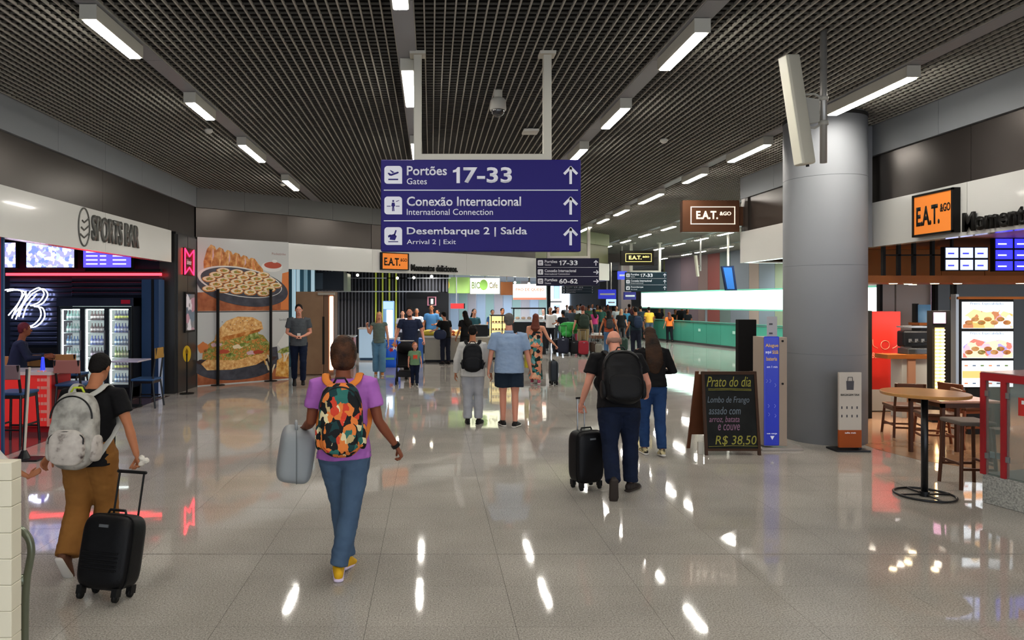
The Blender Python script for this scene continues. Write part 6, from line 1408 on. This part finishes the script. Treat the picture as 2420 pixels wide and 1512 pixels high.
# suitcase builder
def suitcase(label, X, Y, rz, w, d, h, m, tilt=0, handle=.45, ribs=5, wheels=4, soft=True, trimm=None, group=None, hw=.5, name='suitcase', hm=None):
    R = thing(name, label, 'suitcase', group); push(TR(X, Y, 0, rz)); wr = .028
    push(Matrix.Translation((0, 0, wr*1.6)) @ Matrix.Rotation(tilt, 4, 'X'))
    b = B(); sell(b, (0, 0, h/2+.03), (w/2, d/2, h/2), (5, 5.5), 40, 26)
    part('shell', remesh(b, .012, 3), m, R, True)
    for k in range(ribs):
        z = .03+h*(.26+.035*k*1.6); part('rib', boxm(-w*.36, w*.36, -d/2-.004, -d/2+.01, z, z+.012, .003, 1), m, R)
    b = B(); pts = [Vector((0, w, 0))]; pts = []
    n = 40
    for i in range(n+1):
        a = 2*PI*i/n; ca, sa = math.cos(a), math.sin(a); pts.append(Vector((math.copysign(abs(ca)**.36, ca)*w*.502, -d*.22, h/2+.03+math.copysign(abs(sa)**.36, sa)*h*.502)))
    tube(b, pts, .005, 5); part('zip', b, trimm or ZIPB, R)
    b = B(); tube(b, [(-.07, 0, h+.03), (-.06, 0, h+.055), (.06, 0, h+.055), (.07, 0, h+.03)], .009); part('carry_handle', b, ZIPB, R)
    part('logo_plate', boxm(-.035, .035, -d/2-.004, -d/2+.01, h*.9, h*.9+.018), MATS['steel'], R)
    if handle:
        hx = w*hw/2
        for s in (-1, 1): b = B(); tube(b, [(s*hx, d*.38, h-.02), (s*hx, d*.38, h+handle)], .0075, 8); part('telescopic_tube', b, hm or ZIPB, R)
        b = B(); limb(b, [(-hx-.012, d*.38, h+handle), (hx+.012, d*.38, h+handle)], [.012, .012], 10); part('grip', b, ZIPB, R)
    for sx in (-1, 1):
        for sy in ((-1, 1) if wheels == 4 else (1,)):
            part('wheel_housing', boxm(sx*(w/2-.055)-.02, sx*(w/2-.055)+.02, sy*(d/2-.045)-.025, sy*(d/2-.045)+.025, -.005, .05), ZIPB, R)
    pop()
    Rt = Matrix.Rotation(tilt, 3, 'X')
    for sx in (-1, 1):
        for sy in ((-1, 1) if wheels == 4 else (-1,)):
            b = B(); c = Rt @ Vector((sx*(w/2-.055), sy*(d/2-.045), -.012))+Vector((0, 0, wr*1.6)); c.z = max(wr, c.z) if wheels == 4 else wr
            cylx(b, c, (1, 0, 0), wr, .022, 16); part('wheel', b, SOLEB, R, True)
    if wheels != 4:
        for sx in (-1, 1): part('front_foot', boxm(sx*(w/2-.08)-.02, sx*(w/2-.08)+.02, 0, 0.03, .0, .02), ZIPB, R) if False else None
    pop(); return fin(R)
BKC = mat('case_black', '0c0c0e', .45, bump=(200, .2))
suitcase('black soft suitcase rolling behind the man in tan trousers', PX(250, 4.58), 4.58, math.radians(-14), .38, .24, .475, BKC, tilt=math.radians(-13), handle=.31, ribs=5, hw=.52)
b = B(); hp_ = K1['M'] @ K1['hands'][1]
for k in range(5): sell(b, hp_+Vector((.045+.022*math.cos(k*2.1), -.02, .03+.024*math.sin(k*2.1))), (.024, .02, .022), nu=10, nv=8)
single('paper_ball', remesh(b, .006, 1, (60, .006)), mat('paper_napkin', 'd2ccc0', .7), 'crumpled pale napkin held in the right hand of the man in tan trousers', 'napkin', smooth=True)
# second traveller mostly outside the frame, holding his hand
h1 = K1['M'] @ K1['hands'][0]
mate, KM = person('child outside the frame reaching a bare arm to the man in tan trousers', PX(52, 5.05)-.30, 5.0, yaw=2, H=1.05, q=.0095, skin='tan', lean=3, aL=((-90, 8), (-10, 14)), aR=((92, 50), (90, 66)), handR=dict(curl=.3, dir=(.8, .05, .5), side=(0, .2, 1), palm=(0, 1, 0)),
    lL=((0, 10), (180, 6)), lR=((180, 8), (180, 20)), footR=(30, 0), hs=1.2, shirt=('elbow', 'blouse', fab('white_shirt', 'c9c5bd'), -.03), pants=('long', 'trousers', BLKF), hair=('long', HD, .3), shoes=(SHB, SOLEW))
# purple T-shirt
man2, K2 = person('person in purple T-shirt and blue jeans with an orange-strapped floral backpack', PX(813, 5.04), 5.04, yaw=-2, H=1.715, q=.0095, skin='brown', lean=4, side=-1, fat=1.02, sh=1.08, hips=1.06,
    aL=((-110, 9), (-20, 72)), aR=((95, 13), (62, 36)), hs=1.1, handL=dict(curl=1.1, side=(1, 0, 0), palm=(0, 0, -1)), handR=dict(curl=.85, dir=(.45, .1, -.8), side=(0, 1, .2), palm=(-1, 0, -.3)),
    lL=((35, 14), (100, 7)), lR=((215, 10), (235, 14)), footL=(12, 14), footR=(0, -6), head=(10, -2),
    shirt=('short', 'tshirt', fab('purple', 'a867b4', '9a5aa8'), -.06, 1.3), pants=('long', 'jeans', DEN, 1.1), hair=('bob', HD), shoes=(mat('shoe_yellow', 'd0a01e', .6), mat('sole_lilac', 'cdbfd6', .5)))
backpack('leaf-patterned black, orange and green backpack with orange straps', K2, ramp_mat('pack_floral', 'voronoi', 24, [(0, '191a1c'), (.26, 'd87a3a'), (.42, '2f6a62'), (.54, 'd8cba0'), (.66, '191a1c'), (.74, 'c8412c'), (.84, 'b9a070'), (.92, '1c3a3c')], .8, stretch=(1, 1, .7)), ZIPB, w=.31, h=.53, d=.17, strap=fab('strap_orange', 'd07a34'), loopm=ZIPB)
b = B()
hL = K2['M'] @ K2['hands'][0]
R = thing('hard_case', 'light grey hard carrying case hanging at the purple-shirted walker\'s left side', 'case')
push(TR(PX(697, 5.2), 5.25, 0, math.radians(12)))
CGR = mat('case_grey', '8c9194', .5); zc = (PZ(1014, 5.2)+PZ(1135, 5.2))/2
b = B(); M_ = Matrix.Rotation(math.radians(9), 3, 'Y'); sell(b, (0, 0, zc), (.135, .24, .195), (4.5, 5), 36, 24, M_); part('shell', remesh(b, .01, 3), CGR, R, True)
b = B()
for i in range(41):
    pass
pts = [Vector((.0, math.copysign(abs(math.cos(a))**.4, math.cos(a))*.242, zc+math.copysign(abs(math.sin(a))**.4, math.sin(a))*.197)) for a in np.linspace(0, 2*PI, 41)]
tube(b, pts, .005, 5); part('seam', b, mat('seam_grey', '6f7477', .5), R)
b = B(); tube(b, [(.0, -.09, zc+.19), (.0, -.08, zc+.235), (.0, .08, zc+.235), (.0, .09, zc+.19)], .011, 8); part('handle', b, CGR, R, True)
pop(); fin(R)
b = B(); w_ = K2['M'] @ K2['AR'][2]; cylx(b, w_, (K2['AR'][2]-K2['AR'][1]), .034, .025, 20); single('wristwatch', b, ZIPB, 'black watch on the right wrist of the purple-shirted walker', 'watch')
# bald man with black backpack
man3, K3 = person('bald man in black T-shirt and dark jeans wearing a large black backpack', PX(1462, 7.15), 7.15, yaw=4, H=1.73, q=.0095, skin='pink', lean=15, fat=1.22, sh=1.16, hips=1.0,
    aL=((-118, 22), (-25, 28)), aR=((115, 24), (12, 62)), handL=dict(curl=1.0, side=(1, .3, 0), palm=(.3, -1, 0)), handR=dict(curl=.7),
    lL=((190, 6), (184, 40)), lR=((30, 12), (180, 2)), footL=(74, 0), footR=(0, 38), head=(30, 4),
    shirt=('short', 'tshirt', BLKF, -.05, 1.3), pants=('long', 'jeans', DEND, 1.5), hair=('bald', mat('hair_stubble', '8a6a5c', .6)), shoes=(mat('shoe_dark_brown', '2a2422', .5), mat('sole_dark', '332c28', .6)))
backpack('large black backpack on the bald man', K3, BKC, ZIPB, w=.40, h=.56, d=.22, pocket=mat('pack_black', '101012', .6), strap=BLKF, top=.02)
suitcase('black upright spinner suitcase beside the bald man', PX(1385, 7.28), 7.28, math.radians(24), .34, .24, .55, BKC, tilt=0, handle=.36, ribs=0, hw=.26, hm=MATS['steel'])
# woman in black sweater
w1, K4 = person('woman with long dark hair in black sweater and blue jeans', PX(1541, 8.9), 8.9, yaw=2, H=1.64, q=.0095, skin='light', lean=3, fat=1.0, sh=.98, hips=1.04,
    aL=((-120, 18), (40, 80)), aR=((110, 22), (-30, 84)), handL=dict(curl=.7), handR=dict(curl=.7), lL=((0, 6), (180, 2)), lR=((180, 5), (180, 14)), footL=(0, -4), footR=(10, 6), head=(20, 0),
    shirt=('long', 'sweater', BLKF, .01, 1.6), pants=('long', 'jeans', DENM, .9), hair=('long', mat('hair_brown_long', '150e0a', .6, var=(5, '3a2414', .15), bump=(60, .5)), .34), shoes=(mat('shoe_cream', 'c2b48a', .6, var=(25, '1d1a18', .06)), SOLEW))
# polo man
m4, K5 = person('grey-haired man in light blue polo shirt and navy shorts', PX(1203, 10.9), 10.9, yaw=3, H=1.77, q=.012, skin='pink', lean=2, fat=1.22, sh=1.14, aL=((-95, 14), (-60, 10)), aR=((95, 15), (60, 14)),
    lL=((0, 6), (180, 3)), lR=((180, 4), (180, 6)), footL=(0, -14), footR=(0, 26), shirt=('elbow', 'polo_shirt', fab('light_blue', '7d93b2', '8ea2bc'), -.09, 1.7), pants=('short', 'shorts', fab('navy', '1c2836'), 1.4), hair=('short', HG), shoes=(SHB, SOLEW))
b = B(); limb(b, [K5['neck']-K5['sd']*.02, K5['neck']+K5['sd']*.03], [(.078, .07), (.07, .064)], 20, False); push(K5['M']); part('collar', b, MATS['fabric_light_blue'], m4, True); pop()
# white top, black backpack
m5, K6 = person('dark-haired person in white top and pale grey trousers with a black backpack', PX(1117, 11.1), 11.1, yaw=4, H=1.58, q=.012, skin='tan', lean=3, fat=1.15, sh=1.0, hips=.95, aL=((-95, 18), (-40, 12)), aR=((95, 20), (60, 12)),
    lL=((0, 5), (180, 1)), lR=((20, 7), (180, 3)), footL=(0, -6), footR=(0, 22), head=(12, 5), shirt=('long', 'sweatshirt', fab('white', 'c6c4c0', 'b3b2ae'), -.08, 2.2), pants=('long', 'joggers', fab('pale_grey', 'a9abb0', '9a9ca2'), 1.5), hair=('short', HB), shoes=(SHB, SOLEB))
backpack('plain black backpack on the person in the white top', K6, mat('pack_black_plain', '0d0e12', .6), ZIPB, w=.31, h=.46, d=.15, strap=BLKF)
# floral dress
FLO = ramp_mat('floral_dress', 'voronoi', 12, [(0, 'd8876a'), (.28, '3f7f80'), (.44, '1f2224'), (.56, 'd9a98a'), (.72, '6fa0a8'), (.84, '1f3a34'), (.92, 'c9c0a0')], .8)
w2, K7 = person('woman in bare-backed floral dress holding a tall pull handle', PX(1266, 16.6), 16.6, yaw=14, H=1.66, q=.013, skin='light', lean=1, aL=((-95, 8), (-30, 20)), aR=((88, 26), (80, 44)), handR=dict(curl=1.0),
    lL=((0, 8), (180, 4)), lR=((180, 6), (180, 10)), shirt=('strap', 'dress_top', FLO, .0), pants=None, skirt=('dress_skirt', FLO, .12, .92), hair=('long', HR, .14), shoes=(mat('shoe_pink', 'b0506a', .5), SOLEW))
single('yellow_bag', boxm(PX(1243, 16.4), PX(1251, 16.4), 16.45, 16.7, PZ(870, 16.4), PZ(826, 16.4), .02), mat('bag_yellow', 'b5a52a', .5), 'yellow bag at the left hip of the woman in the floral dress', 'bag')
suitcase('slim grey suitcase with tall handle beside the floral dress', PX(1308, 16.3), 16.3, PI/2, .36, .2, .5, mat('case_dark_blue', '2a3038', .4), handle=.46, ribs=0, hm=MATS['steel'])
# walking man by the poster
m6, K8 = person('man in grey T-shirt and dark jeans walking past the food poster', PX(706, 15.9), 15.9, yaw=168, H=1.86, q=.012, skin='pink', lean=2, fat=1.0, sh=1.05, aL=((-110, 12), (52, 72)), aR=((110, 12), (-52, 72)), handL=dict(curl=.5, dir=(.8, .5, .1)), handR=dict(curl=.6, dir=(-.8, .5, .1)),
    lL=((0, 14), (180, 8)), lR=((180, 6), (180, 24)), footR=(40, 0), head=(18, 0), shirt=('short', 'tshirt', fab('grey', '4b4f53', '42464a'), -.07, 1.3), pants=('long', 'jeans', DEND, .8), hair=('short', HB), shoes=(SHB, SOLEB))
b = B(); ph = K8['M'] @ ((K8['hands'][0]+K8['hands'][1])/2); box(b, ph.x-.04, ph.x+.04, ph.y-.012, ph.y, ph.z-.01, ph.z+.07, .004, 1); single('phone', b, mat('phone_pale', 'b9b4ac', .3), 'phone in the hands of the man walking past the poster', 'phone')
# blond woman
w3, K9 = person('blond woman in grey top and pale jeans before the blue fridge', PX(896, 18.4), 18.4, yaw=176, H=1.68, q=.013, skin='light', lean=0, aL=((-95, 10), (-40, 8)), aR=((110, 18), (30, 150)), handR=dict(curl=.8),
    lL=((0, 9), (180, 4)), lR=((180, 5), (180, 10)), shirt=('none', 'top', fab('grey_green', '5d6a62', '4f5c58'), -.03), pants=('long', 'flared_jeans', fab('denim_pale', '5f8aa8', '4f7a9a'), 2.2), hair=('long', HBL, .28), shoes=(mat('shoe_tan', 'a9703a', .5), SOLEW))
# man with stroller, toddler
m7, K10 = person('bearded man in navy T-shirt pushing a stroller', PX(969, 17.5), 17.5, yaw=183, H=1.82, q=.013, skin='pink', lean=4, fat=1.1, sh=1.1, aL=((-100, 20), (-20, 38)), aR=((100, 20), (20, 38)), handL=dict(curl=1.0), handR=dict(curl=1.0),
    lL=((0, 8), (180, 3)), lR=((180, 6), (180, 10)), head=(14, 0), shirt=('short', 'tshirt', fab('navy_dark', '232b44', '1d2438'), -.05, 1.4), pants=('long', 'trousers', BLKF), hair=('short', HB), shoes=(SHB, SOLEB))
push(K10['M']); b = B(); sell(b, K10['hp'](0, .045, -.075), (.052, .05, .04)); part('beard', b, mat('beard_brown', '4a2a1c', .7), m7, True); pop()
ch, K11 = person('toddler in green T-shirt with red print and jeans', PX(980, 16.1), 16.1, yaw=170, H=.98, q=.011, skin='pink', lean=2, hs=1.45, fat=1.15, aL=((-90, 14), (-20, 16)), aR=((90, 14), (20, 16)), lL=((0, 6), (180, 2)), lR=((180, 4), (180, 4)),
    shirt=('short', 'tshirt', fab('green', '5d7a5c', '6a8868'), -.05, 1.6), pants=('long', 'jeans', DEND, 1.2), hair=('short', mat('hair_ginger', '8a5634', .5)), shoes=(SHB, SOLEW))
push(K11['M']); b = B(); c_ = K11['chest']+K11['fw']*.085; box(b, c_.x-.05, c_.x+.05, c_.y-.01, c_.y+.006, c_.z-.1, c_.z+.0, .003, 1); part('shirt_print', b, mat('print_tomato', 'c8452e', .6), ch); pop()
R = thing('stroller', 'dark folding stroller pushed by the bearded man', 'stroller'); X_, Y_ = PX(957, 16.6), 16.6
FR = MATS['metal_black']
for s in (-.2, .2):
    b = B(); tube(b, [(X_+s, Y_+.5, 1.0), (X_+s, Y_+.1, .55), (X_+s, Y_-.35, .09)], .013, 8); part('frame_tube', b, FR, R)
    b = B(); tube(b, [(X_+s, Y_-.05, .6), (X_+s, Y_+.35, .09)], .013, 8); part('frame_tube', b, FR, R)
    for yy in (-.35, .35): b = B(); cylx(b, (X_+s, Y_+yy, .085), (1, 0, 0), .085, .035, 24); part('wheel', b, SOLEB, R, True)
b = B(); limb(b, [(X_-.2, Y_+.5, 1.0), (X_+.2, Y_+.5, 1.0)], [.016, .016], 10); part('push_bar', b, mat('bar_pale', 'b4b0a8', .5), R)
b = B(); slab(b, [(X_-.18, Y_+.2, .85), (X_+.18, Y_+.2, .85), (X_+.18, Y_-.02, .42), (X_-.18, Y_-.02, .42)], (0, .03, .0)); bmesh.ops.recalc_face_normals(b, faces=b.faces); part('seat_back', b, BLKF, R)
part('seat', boxm(X_-.18, X_+.18, Y_-.25, Y_+.02, .40, .44, .01), BLKF, R); part('basket', boxm(X_-.17, X_+.17, Y_-.15, Y_+.28, .16, .3, .03), mat('basket_grey', '2b2b2e', .7), R)
b = B(); sell(b, (X_, Y_+.12, .86), (.2, .22, .14)); part('canopy', b, BLKF, R, True); fin(R)
# woman in black at the counter, with shoulder bag
w4, K12 = person('woman in black with a navy shoulder bag ordering at the beige counter', PX(1052, 21.9), 21.6, yaw=-30, H=1.64, q=.014, skin='light', lean=5, aL=((-60, 24), (-10, 80)), aR=((90, 12), (30, 40)), lL=((0, 5), (180, 2)), lR=((180, 3), (180, 4)), head=(10, -20),
    shirt=('short', 'tshirt', BLKF, -.05), pants=('long', 'trousers', fab('navy_black', '171a28')), hair=('short', HB), shoes=(SHB, SOLEB))
b = B(); sell(b, (PX(1040, 21.4), 21.35, PZ(790, 21.5)), (.2, .1, .16), (3, 2.5)); single('shoulder_bag', b, mat('bag_navy', '1f2740', .5), 'navy shoulder bag hanging from the woman at the beige counter', 'bag', smooth=True)
# ---------------------------------------------------------------- the crowd further down the hall
wO, KO = person('woman in orange-red top and jeans with a small grey backpack in the queue', PX(1439, 24.8), 24.8, yaw=5, H=1.62, q=.018, skin='tan', aL=((-95, 22), (-60, 16)), aR=((95, 22), (60, 20)), lL=((0, 8), (180, 4)), lR=((180, 6), (180, 10)),
    shirt=('none', 'top', fab('rust', '9a4a2e')), pants=('long', 'jeans', fab('denim_q', '3f5e80'), 1.6), hair=('long', HB, .2), shoes=(SHB, SOLEW))
backpack('small dark grey backpack of the woman in the orange-red top', KO, mat('pack_slate', '2e3032', .6), ZIPB, w=.24, h=.36, d=.13, extra=False, strap=BLKF)
mN, KN_ = person('man in dark navy shirt with a navy backpack in the hall beyond the bald man', PX(1503, 24.6), 24.6, yaw=-6, H=1.76, q=.018, skin='tan', sh=1.08, fat=1.1, aL=((-100, 12), (-30, 26)), aR=((95, 14), (60, 20)), lL=((0, 8), (180, 4)), lR=((180, 6), (180, 10)),
    shirt=('short', 'tshirt', fab('navy_teal', '182630')), pants=('long', 'trousers', fab('navy_black', '171a28')), hair=('short', HB), shoes=(SHB, SOLEB))
backpack('navy backpack with pale marks on the man in dark navy', KN_, mat('pack_navy', '1d2c44', .6), ZIPB, w=.30, h=.44, d=.16, extra=False, strap=BLKF)
mG, KG = person('man in olive shirt with a large green-black backpack holding the red suitcase', PX(1378, 25.2), 25.2, yaw=2, H=1.8, q=.018, skin='pink', sh=1.1, fat=1.15, aL=((-95, 16), (-60, 16)), aR=((95, 18), (40, 24)), lL=((0, 6), (180, 2)), lR=((180, 5), (180, 6)),
    shirt=('short', 'tshirt', fab('olive', '2c3426')), pants=('long', 'trousers', fab('khaki', '8a7a58')), hair=('short', HR), shoes=(SHB, SOLEB))
backpack('large green-black backpack before the red suitcase', KG, mat('pack_green', '26332a', .6), ZIPB, w=.36, h=.5, d=.2, extra=False, strap=BLKF)
# copies: four people built once, each copy dressed differently
protos = []
base = dict(q=.021, wrinkle=0)
protos.append(person('man in grey shirt walking in the far crowd', 0, 0, H=1.74, aL=((-95, 12), (-30, 20)), aR=((95, 12), (-150, 20)), lL=((0, 12), (180, 6)), lR=((180, 10), (180, 22)), shirt=('short', 'shirt', fab('grey', '4b4f53')), pants=('long', 'trousers', BLKF), hair=('short', HB), shoes=(SHB, SOLEB), **base)[0])
protos.append(person('man with bent arms in the far crowd', 0, 0, H=1.76, fat=1.12, aL=((-100, 16), (30, 80)), aR=((95, 14), (20, 30)), lL=((-90, 5), (180, 2)), lR=((90, 5), (180, 3)), shirt=('short', 'shirt', fab('grey', '4b4f53')), pants=('long', 'trousers', BLKF), hair=('short', HB), shoes=(SHB, SOLEB), **base)[0])
protos.append(person('woman with long hair in the far crowd', 0, 0, H=1.64, hips=1.05, sh=.95, aL=((-95, 12), (-30, 24)), aR=((95, 12), (30, 20)), lL=((0, 9), (180, 4)), lR=((180, 8), (180, 18)), shirt=('short', 'shirt', fab('grey', '4b4f53')), pants=('long', 'trousers', BLKF), hair=('long', HB, .22), shoes=(SHB, SOLEB), **base)[0])
protos.append(person('woman with tied hair in the far crowd', 0, 0, H=1.62, sh=.95, aL=((-100, 14), (20, 90)), aR=((95, 10), (10, 85)), lL=((-90, 4), (180, 2)), lR=((90, 4), (180, 4)), shirt=('short', 'shirt', fab('grey', '4b4f53')), pants=('long', 'trousers', BLKF), hair=('pony', HB), shoes=(SHB, SOLEB), **base)[0])
for r in protos: fin(r)
bz = [r.location.z for r in protos]
def C_(c): return mat('fabric_c_'+c, c, .85)
CR = [  # px, Y, proto, rotation, scale, shirt, trousers, hair, skin, label
 (1582, 33.0, 2, 0, .88, 'e8702e', '14161c', HR, 'light', 'woman with red-brown hair in orange top standing alone before the teal desk'),
 (1533, 34.5, 1, 10, .95, 'd8a83a', '4a5568', HB, 'tan', 'person in yellow shirt beyond the long-haired woman in black'),
 (1468, 31.5, 2, 170, .98, '17181a', '141416', HBL, 'light', 'blond woman in black facing the viewer between the queue backpacks'),
 (1405, 33.5, 2, 20, .97, 'b83a72', '3a4a50', HB, 'tan', 'woman in magenta top with dark hair in the queue'),
 (1420, 34.5, 1, -10, .98, '24483f', '20242a', HB, 'tan', 'man in dark teal shirt beside the magenta top'),
 (1300, 27.5, 1, 175, .98, 'dcdcdc', '1e1e24', HG, 'tan', 'man in white shirt under the navy hanging sign'),
 (1286, 29.0, 0, 160, .95, 'cfd2d4', '2a2e38', HG, 'light', 'person in off-white shirt just right of the floral dress'),
 (1330, 27.0, 3, 10, 1.0, '1c1f26', '171a20', HB, 'tan', 'dark-haired person in black before the luggage heap'),
 (1318, 31.0, 0, 185, .98, 'e6e6e6', '303438', HD, 'light', 'person in bright white shirt behind the black-clad one'),
 (1347, 29.5, 0, 0, 1.02, '1a1e22', '22252a', HB, 'brown', 'tall dark-haired man in charcoal behind the green bag'),
 (1357, 33.0, 2, 180, .97, 'c9c2c4', '8a3040', HD, 'light', 'woman in pale top with red trousers in the crowd'),
 (1365, 37.0, 1, 180, 1.0, 'dfe0e2', '2a2a30', HB, 'tan', 'man in white behind the green backpack'),
 (1392, 38.5, 0, 0, 1.0, '3b5a48', '24282c', HD, 'tan', 'man in moss green shirt left of the magenta top'),
 (1385, 44.0, 2, 180, .98, '7a8a9a', '3a3f4a', HD, 'light', 'woman in blue-grey deep in the crowd'),
 (1412, 42.0, 0, 180, 1.0, 'c2a23e', '34343c', HB, 'tan', 'man in mustard shirt deep in the crowd'),
 (1428, 45.0, 3, 180, 1.0, 'd8cfc0', '4a4a55', HB, 'light', 'person in cream deep in the crowd'),
 (1436, 40.0, 1, 180, 1.0, '5a3a34', '22242c', HB, 'brown', 'man in maroon above the orange-red top'),
 (1449, 43.0, 2, 0, 1.0, '8a5a6a', '2c3040', HB, 'tan', 'woman in dusty pink deep in the crowd'),
 (1457, 38.0, 0, 175, .98, 'b8bcc0', '3a4a60', HD, 'light', 'man in light grey left of the blond woman'),
 (1480, 36.5, 3, 180, .98, '3f7fa0', '2a3444', HB, 'light', 'person in bright blue behind the navy backpack man'),
 (1487, 40.0, 1, 0, 1.02, '4a2c30', '1c1c22', HB, 'brown', 'man in wine red behind the navy backpack man'),
 (1496, 43.0, 2, 180, 1.0, 'c8b8a8', '3a3038', HR, 'light', 'woman in beige near the far pillar'),
 (1514, 35.5, 0, 5, 1.0, '1f2a34', '1c2028', HB, 'tan', 'man in dark slate shirt left of the glowing band'),
 (1400, 48.0, 1, 180, 1.0, '9aa4b0', '30343c', HB, 'tan', 'far man in pale blue-grey under the blue sign'),
 (1340, 42.0, 0, 180, 1.0, 'd0d4da', '3c4450', HD, 'light', 'far man in white before the bright windows'),
 (1312, 46.0, 3, 180, 1.0, '2c3038', '22262c', HB, 'tan', 'far dark-clad person before the bright windows'),
 (1352, 50.0, 2, 0, 1.0, 'a0a8b4', '3a3e48', HD, 'light', 'far woman in grey before the bright windows'),
 (1372, 52.0, 1, 0, 1.0, '30343c', '24282e', HB, 'tan', 'farthest dark-shirted man before the bright windows'),
 (1558, 37.2, 1, 180, .93, '16181c', '16181c', HB, 'tan', 'dark-clad person behind the teal desk, alone near its far end'),
 (1596, 35.55, 3, 180, .95, '1a2622', '16181c', HB, 'tan', 'person in dark green behind the teal desk above the orange top'),
 (1612, 34.9, 1, 180, 1.02, '141518', '16181c', HB, 'brown', 'tall person in black in the group behind the teal desk'),
 (1625, 34.4, 3, 180, .97, '1c2226', '16181c', HB, 'tan', 'person in slate at the right of the group behind the teal desk'),
 (986, 25.2, 0, 180, .98, 'c4cad2', '2a2c34', HG, 'tan', 'person in white shirt behind the bearded man'),
 (1018, 24.5, 1, 170, 1.04, '3f6f9c', '2c3444', HD, 'tan', 'man in blue shirt behind the beige counter'),
 (1031, 25.5, 3, 150, 1.02, '4a7a8a', '2c3444', HB, 'tan', 'person in teal-blue behind the man in blue shirt'),
 (952, 24.6, 2, 180, 1.0, 'b8b4bc', '34343c', HB, 'light', 'person in pale top behind the bearded man\'s shoulder'),
 (1119, 23.6, 2, 200, 1.04, '2f5a66', '24282c', HB, 'light', 'woman in teal shirt behind the counter, head bowed'),
 (1101, 21.3, 2, 30, 1.02, '111113', '111113', HB, 'tan', 'long-haired person in black standing at the beige counter'),
 (1186, 26.0, 0, 200, .98, '6a7480', '22242a', HB, 'tan', 'staff member in grey-blue beyond the pastry case'),
 (1163, 27.4, 3, 180, 1.0, '3a5a8a', '22242a', HB, 'light', 'staff member in blue beneath the glowing cream sign'),
]
SKM = {k: v for k, v in SKIN.items()}
firsts = set()
for (px, Y, pi, rot, sc, sc_, tc_, hr, sk, lab) in CR:
    pr = protos[pi]; m = {'shirt': C_(sc_), 'trousers': C_(tc_), 'hair': hr, 'body': SKM[sk]}
    if pi not in firsts:
        firsts.add(pi); r = pr; r.location = (PX(px, Y), Y, bz[pi]); r.rotation_euler = (0, 0, math.radians(rot)); r.scale = (sc,)*3; r['label'] = lab
        proto_keep = r
        for c in KID[r.name]:
            k = c.name.split('.')[0]
            if k in m: c.material_slots[0].link = 'OBJECT'; c.material_slots[0].material = m[k]
    else: r = dup(pr, (PX(px, Y), Y, bz[pi]), math.radians(rot), lab, m, scale=sc)
    r['group'] = 'people in the crowd and behind the counters'
# seated guest in the bar
sit, KS = person('person in dark navy with a red cap seated at the bar counter', PX(38, 11.35), 11.35, yaw=60, H=1.72, q=.018, skin='brown', lean=8, z0=.28, aL=((-30, 30), (10, 95)), aR=((40, 30), (0, 95)), lL=((0, 86), (0, 8)), lR=((0, 84), (0, 4)),
    shirt=('long', 'jacket', fab('bar_navy', '1a2136')), pants=('long', 'trousers', BLKF), hair=('short', mat('cap_dark_red', '5a1f28', .6)), shoes=(SHB, SOLEB))
# luggage among the crowd
sp = suitcase('red suitcase standing before the man with the green-black backpack', PX(1378, 24.6), 24.55, 0, .36, .22, .5, mat('case_red', '8a2430', .4), handle=.4, ribs=0, hm=MATS['steel'], group='suitcases in the crowd')
spz = sp.location.z
for (px, Y, rz, c, lab, k) in ((1318, 25.6, .2, '15161c', 'black suitcase leftmost in the luggage heap', 1.0), (1331, 25.0, -.2, '1a1d2c', 'dark blue suitcase in the luggage heap', 1.15), (1345, 25.6, .1, '121214', 'black suitcase under the green bag', 1.2), (1358, 25.0, -.4, '17181b', 'black suitcase rightmost in the luggage heap', .95), (1402, 26.0, .3, '3a2a22', 'brown suitcase beside the small trolley', .8), (1415, 25.4, 0, '8a8478', 'pale suitcase left of the jeans in the queue', .7), (1472, 26.5, .1, '24342c', 'dark green suitcase between the two queue backpacks', 1.0)):
    dup(sp, (PX(px, Y), Y, spz*k), rz, lab, {'shell': mat('case_'+c, c, .45)}, scale=k)
b = B(); sell(b, (PX(1346, 25.6), 25.6, .98), (.42, .22, .24), (2.6, 2.2)); sell(b, (PX(1338, 25.6), 25.5, .76), (.2, .2, .12)); single('duffel_bag', remesh(b, .03, 2, (6, .02)), mat('bag_green', '2f8a3c', .6), 'large bright green bag heaped on the luggage in the queue', 'bag', smooth=True)
R = thing('baggage_cart', 'small steel and brown baggage cart with white boxes in the queue', 'cart'); x, Y = PX(1410, 27.4), 27.4
part('deck', boxm(x-.25, x+.25, Y-.3, Y+.3, .5, .62, .01), mat('cart_brown', '5a3a28', .6), R)
for sx in (-.22, .22):
    for sy in (-.25, .25): b = B(); tube(b, [(x+sx, Y+sy, .5), (x+sx*1.1, Y+sy, .04)], .016, 6); part('leg', b, MATS['steel'], R); 
for k in range(3): part('white_box', boxm(x-.2+.14*k, x-.08+.14*k, Y-.1, Y+.1, .62, .72, .01), WHT, R)
fin(R)
# everything built straight in place gets its Empty moved to its base
for o in list(COL.objects):
    if o.type == 'EMPTY' and o.parent is None and o.get('category') == 'person' and o.location.length < 1e-6: fin(o)
